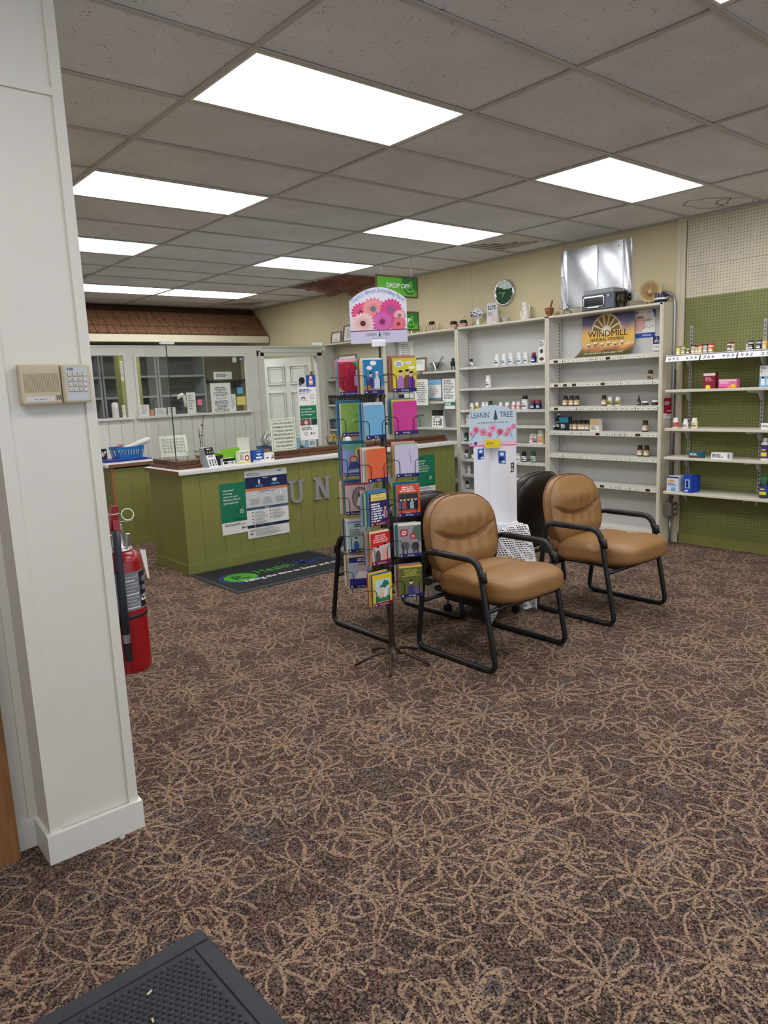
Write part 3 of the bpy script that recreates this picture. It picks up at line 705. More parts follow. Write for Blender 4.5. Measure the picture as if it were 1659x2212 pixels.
# posters on the counter
def sheet(name, label, cat, O, W_, H_, m=PAPER, rotz=0, tilt=0, th=.0012, group=None):
    o = M().box(0, W_, -th, 0, 0, H_, m).build(name, label=label, cat=cat, loc=O, rotz=rotz, group=group)
    if tilt: o.rotation_euler.y = tilt
    return o
TEAL = ink((28, 120, 84)); NV2 = ink((30, 44, 84)); ORG = ink((214, 128, 74)); SLT = ink((72, 92, 112)); PGR = ink((205, 210, 212))
def medicare(o, W_, H_):
    P = Print((0, -.0013, 0)); P.rect(0, H_*.235, W_, H_, TEAL)
    for q, t in enumerate(('Interested', 'in saving', 'more on your', 'Medicare Part D', 'prescriptions?')):
        P.text(t, W_*.12, H_*(.845-.062*q), H_*.04, WHT, 'l', bold=True)
    lg = ink((150, 200, 176)); dg = ink((12, 60, 44))
    P.ring(W_*.74, H_*.43, W_*.055, W_*.07, WHT, 20).text('$', W_*.74, H_*.41, H_*.045, WHT).ring(W_*.58, H_*.45, W_*.03, W_*.04, dg).ring(W_*.68, H_*.53, W_*.03, W_*.04, dg)
    P.poly([(W_*.45, H_*.36), (W_*.55, H_*.30), (W_*.85, H_*.27), (W_*.95, H_*.31), (W_*.93, H_*.29), (W_*.84, H_*.255), (W_*.54, H_*.285)], dg)
    P.words(W_*.1, W_*.9, H_*.16, H_*.21, 2, GREY, seed=4).ell(W_*.74, H_*.1, W_*.04, W_*.04, TEAL).words(W_*.8, W_*.95, H_*.085, H_*.115, 1, GREY)
    P.build(o, 'print')
pa, pb = ony(472, 1047, CY0), ony(533, 1140, CY0)
o = sheet('poster', 'green and white medicare savings poster left of the blue infographic', 'poster', (pa.x, CY0-.003, .285), .275, .45); medicare(o, .275, .45)
o = sheet('poster', 'green medicare savings poster at the far end of the counter, behind the card rack', 'poster', (5.215, CY0-.003, .33), .27, .44); medicare(o, .27, .44)
o = sheet('poster', 'tall white and navy infographic poster taped to the counter beside the letter U', 'poster', (3.155, CY0-.005, .215), .435, .605); o.rotation_euler.y = radians(.6)
W_, H_ = .435, .605; P = Print((0, -.0013, 0))
P.rect(0, H_*.90, W_, H_, PGR).rect(0, H_*.74, W_, H_*.905, NV2).rect(0, H_*.70, W_, H_*.74, ORG).rect(0, H_*.455, W_, H_*.70, PGR).rect(0, H_*.42, W_, H_*.46, SLT).rect(0, H_*.155, W_, H_*.20, NV2)
P.words(.02, .2, H_*.92, H_*.97, 2, GREY).words(W_*.78, W_*.92, H_*.955, H_*.98, 1, BLACK).words(W_*.42, W_*.6, H_*.875, H_*.893, 1, WHT).words(W_*.2, W_*.45, H_*.755, H_*.79, 2, SKY, center=True).words(W_*.58, W_*.85, H_*.765, H_*.80, 2, SKY, center=True)
P.poly([(W_*.305, H_*.80), (W_*.345, H_*.80), (W_*.35, H_*.835), (W_*.34, H_*.85), (W_*.335, H_*.87), (W_*.315, H_*.87), (W_*.31, H_*.85), (W_*.30, H_*.835)], WHT).ell(W_*.325, H_*.825, .006, .006, NV2)
P.poly([(W_*.64, H_*.86), (W_*.72, H_*.865), (W_*.74, H_*.85), (W_*.76, H_*.87), (W_*.75, H_*.84), (W_*.73, H_*.825), (W_*.725, H_*.81), (W_*.70, H_*.82), (W_*.67, H_*.815), (W_*.645, H_*.83)], WHT)
for q, fx in enumerate((.2, .5, .8)):
    P.ell(W_*fx, H_*(.63+.005*q), .02, .02, WHT).ell(W_*fx, H_*(.63+.005*q), .008, .008, GREY).words(W_*(fx-.11), W_*(fx+.11), H_*.50, H_*.59, 5, LGREY, center=True, seed=q)
P.words(W_*.2, W_*.8, H_*.675, H_*.69, 1, BLUE, center=True).words(W_*.42, W_*.58, H_*.43, H_*.45, 1, WHT)
for q in range(4):
    for fx in (.13, .55):
        if fx > .5 and q == 3: continue
        yb = H_*(.37-.05*q); P.ell(W_*fx, yb+.008, .006, .006, BLACK).words(W_*(fx+.05), W_*(fx+.38), yb-.006, yb+.018, 3, LGREY, seed=q+3)
P.ell(W_*.17, H_*.178, .009, .009, ORG).words(W_*.22, W_*.85, H_*.165, H_*.192, 2, SLT).words(.02, W_*.95, H_*.10, H_*.14, 3, LGREY).words(W_*.05, W_*.15, H_*.05, H_*.085, 1, DKGREY).words(W_*.18, W_*.9, H_*.03, H_*.09, 5, LGREY, seed=9)
P.build(o, 'print')

# rubber mat at the counter
mm = thing('logo_mat', 'black ribbed rubber mat with green and blue pharmacy lettering at the counter', 'mat', (2.56, 4.83, 0))
MW, MD = 1.23, .83
M().bevbox(0, MW, 0, MD, 0, .008, RUBBER, .004).build('base', mm)
rb = M()
for q in range(60):
    x0 = .04+q*(MW-.08)/60; rb.box(x0, x0+.010, .045, MD-.045, .008, .0115, RUBBER2)
rb.build('ribs', mm, kind='stuff')
HG = ink((72, 150, 48)); HB = ink((30, 62, 150))
P = Print((0, 0, .0118), (1, 0, 0), (0, 1, 0))
P.ell(.235, .395, .165, .17, HB, 28).ell(.25, .40, .155, .155, ink((26, 28, 34)), 28).ell(.25, .40, .14, .14, HG, 28).text('R', .235, .345, .125, BLACK, bold=True).text('x', .29, .32, .075, BLACK, bold=True)
P.text('Health', .60, .40, .125, HG, w=.36, bold=True).text('Mart', .97, .40, .125, HB, w=.28, bold=True).words(.42, .95, .57, .60, 1, NV2).words(.5, .9, .35, .375, 1, NV2)
P.text('Taking the time to listen and care', .685, .225, .062, WHT, w=.98, bold=True)
P.build(mm, 'lettering')
m2 = thing('counter_mat', 'second ribbed black mat farther along the counter, behind the card rack', 'mat', (4.12, 5.0, 0))
M().bevbox(0, 1.2, 0, .66, 0, .008, RUBBER, .004).build('base', m2)
rb = M()
for q in range(40): x0 = .04+q*1.12/40; rb.box(x0, x0+.014, .045, .61, .008, .0115, RUBBER2)
rb.build('ribs', m2, kind='stuff')

# ------------------------------------------------------------------ acrylic shield
GYP = 5.865
sh = thing('acrylic_shield', 'clear acrylic shield standing on the wooden rails of the counter', 'shield', (2.63, GYP, CT+.068))
zt = 1.935-(CT+.068)
for (x0, x1) in ((2.60, 2.97), (3.53, 5.80)):
    M().bevbox(x0-2.63, x1-2.63, -.085, .115, -.068, -.038, WALNUT, .004).bevbox(x0-2.63, x1-2.63, -.055, .085, -.038, 0, WALNUT, .004).build('wooden_rail', sh)
M().bevbox(-.035, .115, .115, .475, -.068, -.038, WALNUT, .004).bevbox(-.01, .095, .085, .475, -.038, 0, WALNUT, .004).build('wooden_rail', sh)
for (a, b_) in ((0, 1.50), (1.51, 3.10)):
    M().box(a, b_, 0, .005, .002, zt, PLEXI).build('acrylic_panel', sh)
M().box(0, .005, .006, .48, .002, zt, PLEXI).build('acrylic_panel', sh)
M().box(-.004, .003, -.003, .004, 0, zt, mat('edge_dark', (40, 48, 46), .3)).build('panel_edge', sh)
for xx in (0.0, 1.505): M().box(xx-.05, xx+.07, -.012, .017, zt-.012, zt+.012, mat('clip', (205, 208, 204), .4)).build('clip', sh)
M().cyl((1.505, -.006, zt-.3), (1.505, -.006, zt), .002, STEEL, 5).build('clip_rod', sh)

# papers taped to the shield
def txtsheet(name, label, cat, px0, py0, px1, py1, Y, plane='y', **k):
    a, b_ = ony(px0, py0, Y), ony(px1, py1, Y)
    return sheet(name, label, cat, (min(a.x, b_.x), Y, min(a.z, b_.z)), abs(b_.x-a.x), abs(a.z-b_.z), **k), abs(b_.x-a.x), abs(a.z-b_.z)
o, W_, H_ = txtsheet('flyer', 'white flyer with blue bottle photo taped on the acrylic shield', 'flyer', 641, 811, 684, 873, GYP-.002)
P = Print((0, -.0013, 0)); P.rect(W_*.48, H_*.6, W_, H_, BLUE).rect(0, H_*.6, W_*.48, H_, ink((196, 196, 200))).ell(W_*.25, H_*.82, W_*.16, H_*.12, BLACK).ell(W_*.16, H_*.72, W_*.08, H_*.07, ink((90, 70, 60)))
P.rect(W_*.64, H_*.66, W_*.84, H_*.88, ink((226, 140, 110))).rect(W_*.68, H_*.88, W_*.8, H_*.96, WHT).rect(W_*.64, H_*.72, W_*.84, H_*.79, WHT)
P.words(W_*.06, W_*.9, H_*.44, H_*.54, 2, BLUE).words(W_*.06, W_*.9, H_*.38, H_*.42, 1, GREY).rect(W_*.05, H_*.14, W_*.5, H_*.32, LGREY).rect(W_*.06, H_*.15, W_*.49, H_*.31, WHT).words(W_*.12, W_*.42, H_*.18, H_*.28, 2, BLACK, center=True).ring(W_*.77, H_*.27, W_*.09, W_*.11, GREY).words(W_*.7, W_*.92, H_*.06, H_*.1, 1, GREY)
P.build(o, 'print')
o, W_, H_ = txtsheet('flyer', 'white and green drug coverage flyer taped on the acrylic shield', 'flyer', 645, 876, 688, 948, GYP-.002)
P = Print((0, -.0013, 0)); P.rect(W_*.04, H_*.62, W_*.97, H_*.985, TEAL)
for q, t in enumerate(('Concerned about', 'your Medicare drug', 'coverage?')): P.text(t, W_*.1, H_*(.87-.08*q), H_*.045, WHT, 'l', w=W_*(.62 if q != 1 else .78), bold=True)
P.rect(W_*.04, H_*.42, W_*.6, H_*.61, ink((120, 84, 76))).ell(W_*.35, H_*.5, W_*.1, H_*.06, ink((222, 190, 170))).rect(W_*.63, H_*.42, W_*.97, H_*.61, ink((14, 50, 40))).ring(W_*.8, H_*.515, W_*.09, W_*.11, TEAL).words(W_*.08, W_*.9, H_*.28, H_*.38, 2, GREY).ring(W_*.33, H_*.18, W_*.07, W_*.09, DKGREY).ell(W_*.62, H_*.18, W_*.05, W_*.05, DKGREY).words(W_*.7, W_*.92, H_*.16, H_*.2, 1, GREY)
P.build(o, 'print')
# IOWA sign leaning at the shield
a, b_ = ony(585, 935, 5.84), ony(641, 984, 5.84)
W_, H_ = b_.x-a.x, .30
o = M().box(0, W_, -.006, 0, 0, H_, mat('sign_plastic', (226, 230, 208), .35)).build('counter_sign', label='pale framed sign about Iowa law and new prescriptions on the counter rail', cat='sign', loc=(a.x, 5.84, CT+.07))
P = Print((0, -.0063, 0)); q = .014
for r_ in ((q, q, W_-q, q+.003), (q, H_-q-.003, W_-q, H_-q), (q, q, q+.003, H_-q), (W_-q-.003, q, W_-q, H_-q)): P.rect(*r_, DKGREY)
for k, t in enumerate(('IOWA LAW REQUIRES A', 'PHARMACIST OR INTERN', 'TO EXPLAIN YOUR NEW', 'PRESCRIPTIONS AND TO', 'ANSWER ANY QUESTIONS', 'YOU HAVE REGARDING', 'YOUR PRESCRIPTIONS')):
    P.text(t, W_/2, H_*(.82-.117*k), .0185, ink((50, 62, 44)), w=W_*(.8 if k < 5 else .7), bold=True)
P.build(o, 'lettering')
# notice on the partition
o, W_, H_ = txtsheet('notice', 'large white typed notice on the partition window', 'notice', 453, 828, 502, 895, WR-.03)
P = Print((0, -.0013, 0)); P.words(W_*.12, W_*.88, H_*.58, H_*.88, 6, GREY, center=True).text('October 25, 2024', W_/2, H_*.50, H_*.04, BLACK, w=W_*.5, bold=True).words(W_*.12, W_*.88, H_*.10, H_*.46, 8, GREY, center=True, seed=5); P.build(o, 'lettering')
o, W_, H_ = txtsheet('notice', 'small white typed page behind the large notice, on the window', 'notice', 487, 852, 511, 890, WR-.012); Print((0, -.0013, 0)).words(W_*.3, W_*.9, H_*.2, H_*.9, 6, LGREY).build(o, 'lettering')
NOTES = [('pink sticky note on the service window', 426, 863, 437, 875, (236, 130, 150)), ('blue sticky note high on the service window', 512, 837, 525, 850, (110, 176, 214)), ('yellow note sheet at the right of the service window', 511, 857, 531, 874, (232, 222, 120)), ('orange tape tab on the window sill', 324, 885, 333, 899, (214, 130, 90))]
for lab, x0, y0, x1, y1, c in NOTES: txtsheet('sticky_note', lab, 'note', x0, y0, x1, y1, WR-.034, m=ink(c))
for k, (lab, x0, y0, x1, y1) in enumerate((('white lined form at the left of the large service window', 301, 875, 324, 899), ('wide white paper standing on the window sill', 334, 882, 360, 897), ('white paper with a torn corner on the sill beside the shield edge', 362, 880, 380, 896), ('white paper taped right of the tall bottle', 263, 875, 273, 902), ('tall white page on the service window left of the pink note', 402, 848, 425, 894), ('white paper strip hung at the left window edge', 258, 780, 268, 823))):
    o, W_, H_ = txtsheet('paper', lab, 'paper', x0, y0, x1, y1, WR-.055+.002*k)
    Print((0, -.0013, 0)).words(W_*.15, W_*.85, H_*.2, H_*.9, 6, LGREY, seed=k).build(o, 'lettering')
for k, (px, c) in enumerate(((506, (196, 214, 170)), (521, (92, 110, 140)))):
    a = ony(px, 775, WR+.025); P = Print((0, 0, 0)); 
    m_ = M(); m_.lathe([(.035, 0), (.035, .002)], ink(c), (0, 0, 0), 18, False, (0, -1, 0)) if k else m_.box(-.03, .03, -.002, 0, -.045, .04, ink(c))
    o = m_.build('window_sticker', label=['square green sticker in the top corner of the service window', 'round blue sticker in the top corner of the service window'][k], cat='sticker', loc=(a.x, WR+.025, a.z))
    Print((0, -.0021, 0)).words(-.02, .02, -.012, .012, 2, WHT, center=True).build(o, 'print')
# bottle on the sill
def lathe_thing(name, label, cat, loc, parts, rotz=0, group=None, n=18):
    o = thing(name, label, cat, loc, rotz, group)
    for pn, prof, m_ in parts: M().lathe(prof, m_, n=n).build(pn, o)
    return o
a = ony(251, 903, WR-.03)
lathe_thing('sill_bottle', 'tall white bottle with black cap on the left window sill', 'bottle', (a.x, WR-.025, 1.285), [('body', [(.034, 0), (.036, .004), (.036, .15), (.032, .165), (.018, .175)], WHT), ('cap', [(.018, .175), (.018, .195), (.016, .197)], BLACKP), ('label', [(.0365, .03), (.0365, .12)], ink((224, 222, 220)))])
# white telephone handset at the window
M().tube([ony(x_, y_, WR-.03) for x_, y_ in ((384, 862), (387, 856), (393, 853), (398, 858), (400, 868), (401, 880))], [.012, .022, .026, .02, .017, .012], mat('phone_white', (232, 228, 218), .4), 10).build('phone_handset', label='white curved handset hanging at the service window', cat='phone')
# ================================================================== BACK COUNTER (left)
bc = thing('return_counter', 'short green counter with white top running back at the left, behind the extinguisher', 'counter', (2.60, 7.36, 0))
M().box(.02, .46, .012, .93, 0, .8, mat('green_core', (70, 76, 34))).build('carcass', bc)
x = .03
while x < .45:
    xe = min(x+.16, .46); M().box(x+.001, xe-.001, 0, .012, .06, .80, GREEN).build('end_plank', bc); x = xe
M().box(.0, .46, -.008, .012, 0, .06, GREEN).build('kickboard', bc)
y = .013
while y < .93:
    ye = min(y+.16, .93); M().box(.006, .02, y+.001, ye-.001, 0, .80, GREEN).build('front_plank', bc); y = ye
M().box(.0, .03, -.004, .012, .06, .815, mat('bare_wood', (164, 108, 60), .6)).build('corner_strip', bc)
BT = .853
q = M().bevbox(-.05, .49, -.02, .95, .815, BT, LAMIN, .008).build('countertop', bc)
M().box(-.03, .485, -.023, -.0195, .817, BT-.004, RAWEDGE).build('raw_edge', q)
def basket(name, label, loc, L, W_, H_, m, rotz=0, slots=8):
    o = thing(name, label, 'basket', loc, rotz)
    t = .004; f = .86
    def wall(p0, p1, q0, q1, n_):
        m_ = M(); p0, p1, q0, q1 = map(Vector, (p0, p1, q0, q1))
        def P(u, v): return (p0.lerp(p1, u)).lerp(q0.lerp(q1, u), v)
        nn = (p1-p0).cross(q0-p0).normalized()*t
        def slab(u0, u1, v0, v1):
            vs = [P(u0, v0), P(u1, v0), P(u1, v1), P(u0, v1)]; vs += [v+nn for v in vs]
            m_.add(vs, [(0, 3, 2, 1), (4, 5, 6, 7), (0, 1, 5, 4), (1, 2, 6, 5), (2, 3, 7, 6), (3, 0, 4, 7)], m)
        slab(0, 1, 0, .18); slab(0, 1, .78, 1)
        for k in range(n_+1): c = k/n_; slab(max(0, c-.22/n_), min(1, c+.22/n_), .18, .78)
        m_.build('side', o)
    a, b_ = L/2*f, W_/2*f; A, B = L/2, W_/2
    wall((-a, -b_, 0), (a, -b_, 0), (-A, -B, H_), (A, -B, H_), slots); wall((a, b_, 0), (-a, b_, 0), (A, B, H_), (-A, B, H_), slots)
    wall((a, -b_, 0), (a, b_, 0), (A, -B, H_), (A, B, H_), max(3, slots//2)); wall((-a, b_, 0), (-a, -b_, 0), (-A, B, H_), (-A, -B, H_), max(3, slots//2))
    M().box(-a, a, -b_, b_, 0, .004, m).build('bottom', o)
    M().tube([(-A, -B, H_), (A, -B, H_), (A, B, H_), (-A, B, H_)], .006, m, 6, True).build('rim', o)
    return o
BBL = mat('blue_basket', (34, 116, 184), .4); BDK = mat('blue_plastic', (36, 52, 150), .35)
basket('plastic_basket', 'bright blue slotted basket on the return counter', (2.94, 7.78, BT+.02), .30, .2, .115, BBL, .05, 9)
o = thing('blue_tray', 'dark blue shallow tray lid under the bright blue basket', 'tray', (2.86, 7.72, BT), .03)
M().bevbox(-.26, .26, -.16, .16, .0, .012, BDK, .005).bevbox(-.22, .22, -.13, .13, .012, .02, BDK, .004).build('lid', o)
M().tube([(-.2, -.16, .012), (-.12, -.168, .018), (.12, -.168, .018), (.2, -.16, .012)], .006, BDK, 6).build('handle', o)
o = M().lathe([(.018, 0), (.024, .02), (.026, .2), (.031, .25), (.031, .36), (.02, .378)], mat('white_tube', (232, 232, 228), .4), (0, 0, 0), 14, True, (.9, -.1, .28)).build('white_bat', label='white tapered tube lying across the bright blue basket', cat='tube', loc=(2.86, 7.86, BT+.085))
o = thing('scissors', 'red handled scissors in the bright blue basket', 'scissors', (2.865, 7.75, BT+.1))
for s_ in (-1, 1): M().tube([(s_*.012+.013*cos(2*pi*k/10), 0, .05+.017*sin(2*pi*k/10)) for k in range(10)], .004, ink((200, 50, 60)), 6, True).build('finger_loop', o)
M().box(-.006, .006, -.002, .002, -.06, .035, STEEL).build('blade', o)
o = M().box(0, .075, -.004, 0, 0, .11, ink((34, 34, 40))).build('picture_card', label='dark picture card leaning behind the tray at the pier', cat='card', loc=(2.655, 7.80, BT+.022))
Print((0, -.0045, 0)).poly([(.01, .05), (.03, .085), (.05, .04), (.035, .02)], ink((224, 190, 196))).poly([(.04, .07), (.065, .09), (.06, .05)], WHT).build(o)

# ================================================================== SMALL THINGS ON THE MAIN COUNTER
WPL = mat('ivory_plastic', (228, 226, 214), .4)
o = thing('slotted_rack', 'ivory slotted plastic rack leaning inside the left end of the shield', 'rack', (2.74, 6.12, CT), -.25)
m_ = M(); R_ = Matrix.Rotation(radians(-24), 3, 'X')
def lean(x0, x1, z0, z1, y0=-.006, y1=.006):
    m_.obox(R_ @ Vector(((x0+x1)/2, (y0+y1)/2, (z0+z1)/2))+Vector((0, .0, .085)), (x1-x0, y1-y0, z1-z0), R_, WPL)
lean(-.12, .12, 0, .035); lean(-.12, .12, .17, .20); lean(-.12, -.095, .035, .17); lean(.095, .12, .035, .17)
for k in range(1, 5): lean(-.095, .095, .03+k*.028, .042+k*.028)
for k in range(1, 7): lean(-.095+k*.027, -.085+k*.027, .035, .17)
m_.build('slotted_back', o); M().bevbox(-.12, .12, -.02, .1, .0, .012, WPL, .003).box(-.12, -.11, .0, .09, .012, .09, WPL).box(.11, .12, .0, .09, .012, .09, WPL).build('foot', o)
# orchid
op = thing('potted_orchid', 'small orchid with bare stems in a tan pot inside the shield', 'plant', (2.945, 6.03, CT))
M().lathe([(.038, 0), (.05, .075), (.054, .078), (.054, .09), (.048, .09), (.045, .07)], mat('pot_tan', (168, 134, 104), .6)).build('pot', op)
M().lathe([(.046, .08), (.0, .082)], mat('bark', (90, 66, 46), .9), cap=False).build('bark_mix', op)
STM = mat('stem_dark', (62, 56, 44), .6)
for k, (dx, dz) in enumerate(((.0, .24), (.02, .36))):
    M().tube([(dx*.5, 0, .08), (dx, .0, .08+dz*.5), (dx*1.8+.02*k, .01, .08+dz)], .003, STM, 6).sphere((dx, 0, .08+dz*.5), .008, STM, 8).sphere((dx*1.4, .005, .08+dz*.75), .008, STM, 8).build('flower_stem', op)
LF = mat('orchid_leaf', (78, 92, 74), .4); CB = mat('cream_petal', (226, 216, 190), .7)
for (a, L_) in ((2.9, .13), (3.6, .09), (.3, .07)):
    def lf_(u, v, a=a, L_=L_):
        w_ = .022*sin(pi*min(.98, max(.04, u)))**.7*(v-.5)*2; r_ = L_*u
        return (cos(a)*r_-sin(a)*w_, sin(a)*r_+cos(a)*w_, .095+.05*sin(u*2.2)-.03*u*u+abs(v-.5)*.008)
    M().grid(9, 5, lf_, LF).build('leaf', op)
for (x_, y_, z_, s_) in ((-.03, -.03, .11, .03), (.02, -.035, .10, .026), (-.01, -.04, .13, .028), (.04, -.03, .085, .02)):
    m_ = M()
    for k in range(5):
        a = 2*pi*k/5; m_.sphere((x_+cos(a)*s_*.6, y_, z_+sin(a)*s_*.6), s_*.55, CB, 8, (1, .3, 1))
    m_.build('flower', op)
def carton(name, label, loc, W_, D_, H_, m, rotz=0, cat='box', group=None):
    o = thing(name, label, cat, loc, rotz, group); M().bevbox(-W_/2, W_/2, 0, D_, 0, H_, m, .002).build('carton', o); return o
def front(W_, H_): return Print((-W_/2, -.0005, 0))
# black and white product display box
o = thing('display_box', 'tall black and white sloping product box at the gap in the counter rail', 'box', (2.93, 5.735, CT), .35)
m_ = M(); m_.prism([(0, 0), (.10, 0), (.10, .165), (.055, .165)], (-.085, 0, 0), (0, 1, 0), (0, 0, 1), .11, mat('grey_card', (150, 154, 160), .6)); m_.build('carton', o)
un = Vector((0, .055, .165)).normalized(); P = Print((-.0825, -.001, 0), (1, 0, 0), tuple(un), .0004); Lh = .174
P.rect(0, 0, .108, Lh*.62, WHT).rect(0, Lh*.62, .108, Lh, BLACK).words(.012, .095, Lh*.5, Lh*.6, 2, BLACK, center=True).words(.012, .095, Lh*.88, Lh*.96, 1, WHT, center=True)
for k in range(9): P.ell(.022+.032*(k % 3), Lh*(.1+.12*(k//3)), .009, .011 if k % 2 else .007, DKGREY)
for k in range(3): P.ell(.025+.03*k, Lh*.75, .01, .012, ink((150, 130, 130)))
P.build(o)
carton('black_box', 'small black product box behind the black and white display', (3.02, 5.82, CT), .09, .06, .085, ink((34, 32, 36)), .5)
GRN = ink((126, 190, 46))
o = carton('green_box', 'lime green opened carton on the counter', (3.14, 5.86, CT), .2, .1, .10, GRN, .1)
M().box(-.1, .1, -.002, 0, .1, .135, GRN).build('flap', o)
o = carton('black_white_box', 'low black and white carton in front of the lime carton', (3.085, 5.79, CT), .13, .06, .055, WHT, .12)
front(.13, .055).rect(.0, .03, .13, .055, BLACK).rect(.01, .006, .05, .026, BLACK).ring(.10, .016, .007, .012, BLACK).words(.055, .085, .008, .024, 2, DKGREY).build(o)
o = carton('diagnostic_box', 'white box with Diagnostic lettering and a red round mark', (3.225, 5.755, CT), .125, .05, .11, ink((226, 228, 206)), .12)
front(.125, .11).text('Diagnostic', .06, .088, .014, TEAL, w=.105, bold=True).ell(.085, .045, .026, .026, REDI).ell(.085, .045, .015, .014, WHT).words(.01, .05, .03, .075, 4, GREY).rect(0, 0, .125, .01, YEL).build(o)
o = carton('blue_box', 'royal blue and white product box with a white leaf mark', (3.365, 5.75, CT), .125, .06, .105, BLUE, .1)
front(.125, .105).rect(0, 0, .125, .018, WHT).poly([(.03, .07), (.055, .06), (.062, .05), (.07, .06), (.095, .07), (.07, .075), (.0625, .066), (.05, .075)], WHT).rect(.03, .03, .095, .045, WHT).words(.02, .105, .088, .098, 1, SKY, center=True).words(.01, .115, .004, .014, 1, BLUE).build(o)
o = carton('open_carton', 'tall white open carton flap standing behind the blue box', (3.335, 5.86, CT), .13, .1, .09, ink((232, 228, 214)), .05)
M().box(-.065, .065, .096, .1, .09, .215, ink((232, 228, 214))).build('flap', o)
o = carton('cherry_box', 'white open topped box with cherry print beside the wooden rail', (3.475, 5.75, CT), .115, .07, .07, ink((236, 234, 226)), .15)
M().box(-.057, .057, .066, .07, .07, .105, RAWEDGE).build('flap', o)
front(.115, .07).words(.012, .07, .018, .036, 1, DKGREY).ell(.085, .022, .009, .009, ink((90, 20, 30))).ell(.1, .028, .008, .008, ink((90, 20, 30))).poly([(.085, .04), (.1, .055), (.105, .04)], TEAL).build(o)
bz = CT
basket('small_basket', 'small dark blue basket holding a clear plastic bag, left of the Iowa sign', (3.72, 6.12, CT), .22, .16, .10, mat('navy_basket', (52, 78, 120), .5), 0, 8)
def bag(u, v):
    a = 2*pi*u; r_ = (.09*sin(pi*(.12+.8*v))+.015*sin(5*a+3*v)+.01*sin(9*a))
    return (cos(a)*r_, sin(a)*r_*.75, .02+.19*v+.02*sin(3*a)*v)
M().grid(33, 14, bag, CLEARP).build('plastic_bag', label='crumpled clear plastic bag in the small dark blue basket', cat='bag', loc=(3.72, 6.12, CT+.02))
# behind the shield to the right
o = carton('mask_box', 'light blue and white carton behind the shield right of the Iowa sign', (4.10, 6.03, CT), .2, .1, .165, ink((150, 190, 210)), 0)
front(.2, .165).poly([(.0, .05), (.2, .0), (.2, .03), (.1, .04), (0, .09)], ink((30, 92, 130))).rect(.1, .06, .19, .13, WHT).words(.105, .185, .08, .12, 3, BLUE, center=True).rect(.01, .09, .06, .15, WHT).build(o)
m_ = M(); m_.tube([(0, 0, .02), (.05, .005, .03), (.1, .0, .022), (.14, .01, .03)], [.012, .026, .02, .014], PAPER, 7, sq=1.6); m_.build('crumpled_paper', label='crumpled white paper on the rail behind the shield', cat='paper', loc=(4.0, 5.95, CT))
o = M().box(-.11, .11, -.06, .06, 0, .006, PAPER).build('loose_papers', label='loose white papers lying behind the shield near the pump bottle', cat='paper', loc=(4.28, 6.0, CT), rotz=.3)
pc = thing('pen_cup', 'black desk cup with yellow handled scissors behind the shield', 'cup', (4.41, 6.06, CT)); M().lathe([(.04, 0), (.042, .085), (.038, .085), (.036, .006)], BLACKP).build('cup', pc)
for k, dx in enumerate((-.022, .022)): M().tube([(dx+.02*cos(2*pi*i/12), -.01, .13+.028*sin(2*pi*i/12)) for i in range(12)], .006, ink((200, 160, 60)), 6, True).build('scissor_handle', pc)
M().cyl((.03, .02, .02), (.05, .03, .16), .004, ink((40, 40, 60)), 6).cyl((-.03, .02, .02), (-.04, .03, .15), .004, ink((90, 60, 50)), 6).build('pen', pc)
PB = mat('pump_white', (236, 236, 232), .35)
def pump(label, loc, h=.16, r=.03, body=PB):
    o = thing('pump_bottle', label, 'bottle', loc)
    M().lathe([(r, 0), (r, h*.55), (r*.75, h*.62), (r*.4, h*.68)], body).build('body', o); M().lathe([(r*.42, h*.68), (r*.42, h*.78), (r*.15, h*.8), (r*.15, h*.93), (r*.3, h*.94), (r*.3, h)], PB, n=12).build('pump_head', o)
    M().cyl((0, 0, h*.97), (-r*1.1, -.004, h*.95), r*.14, PB, 6).build('spout', o); return o
pump('white pump sanitizer bottle behind the shield near the scissors', (4.60, 6.05, CT+.0), .19, .042)
bk = carton('black_stand', 'low black tray under the pump bottle behind the shield', (4.80, 6.12, CT), .22, .14, .03, BLACKP)
pump('slim white pump bottle partly hidden behind the card rack', (5.07, 6.02, CT), .17, .026)
fl_ = M()
for k in range(9):
    a = 2*pi*k/9; fl_.sphere((cos(a)*.03, sin(a)*.02-.01, .09+.012*sin(3*a)), .02, CB, 8)
fl_.cyl((0, 0, 0), (0, 0, .09), .005, STM, 6)
fl_.build('cream_flower', label='cream artificial flower standing behind the rail by the card rack', cat='flower', loc=(4.93, 6.0, CT))

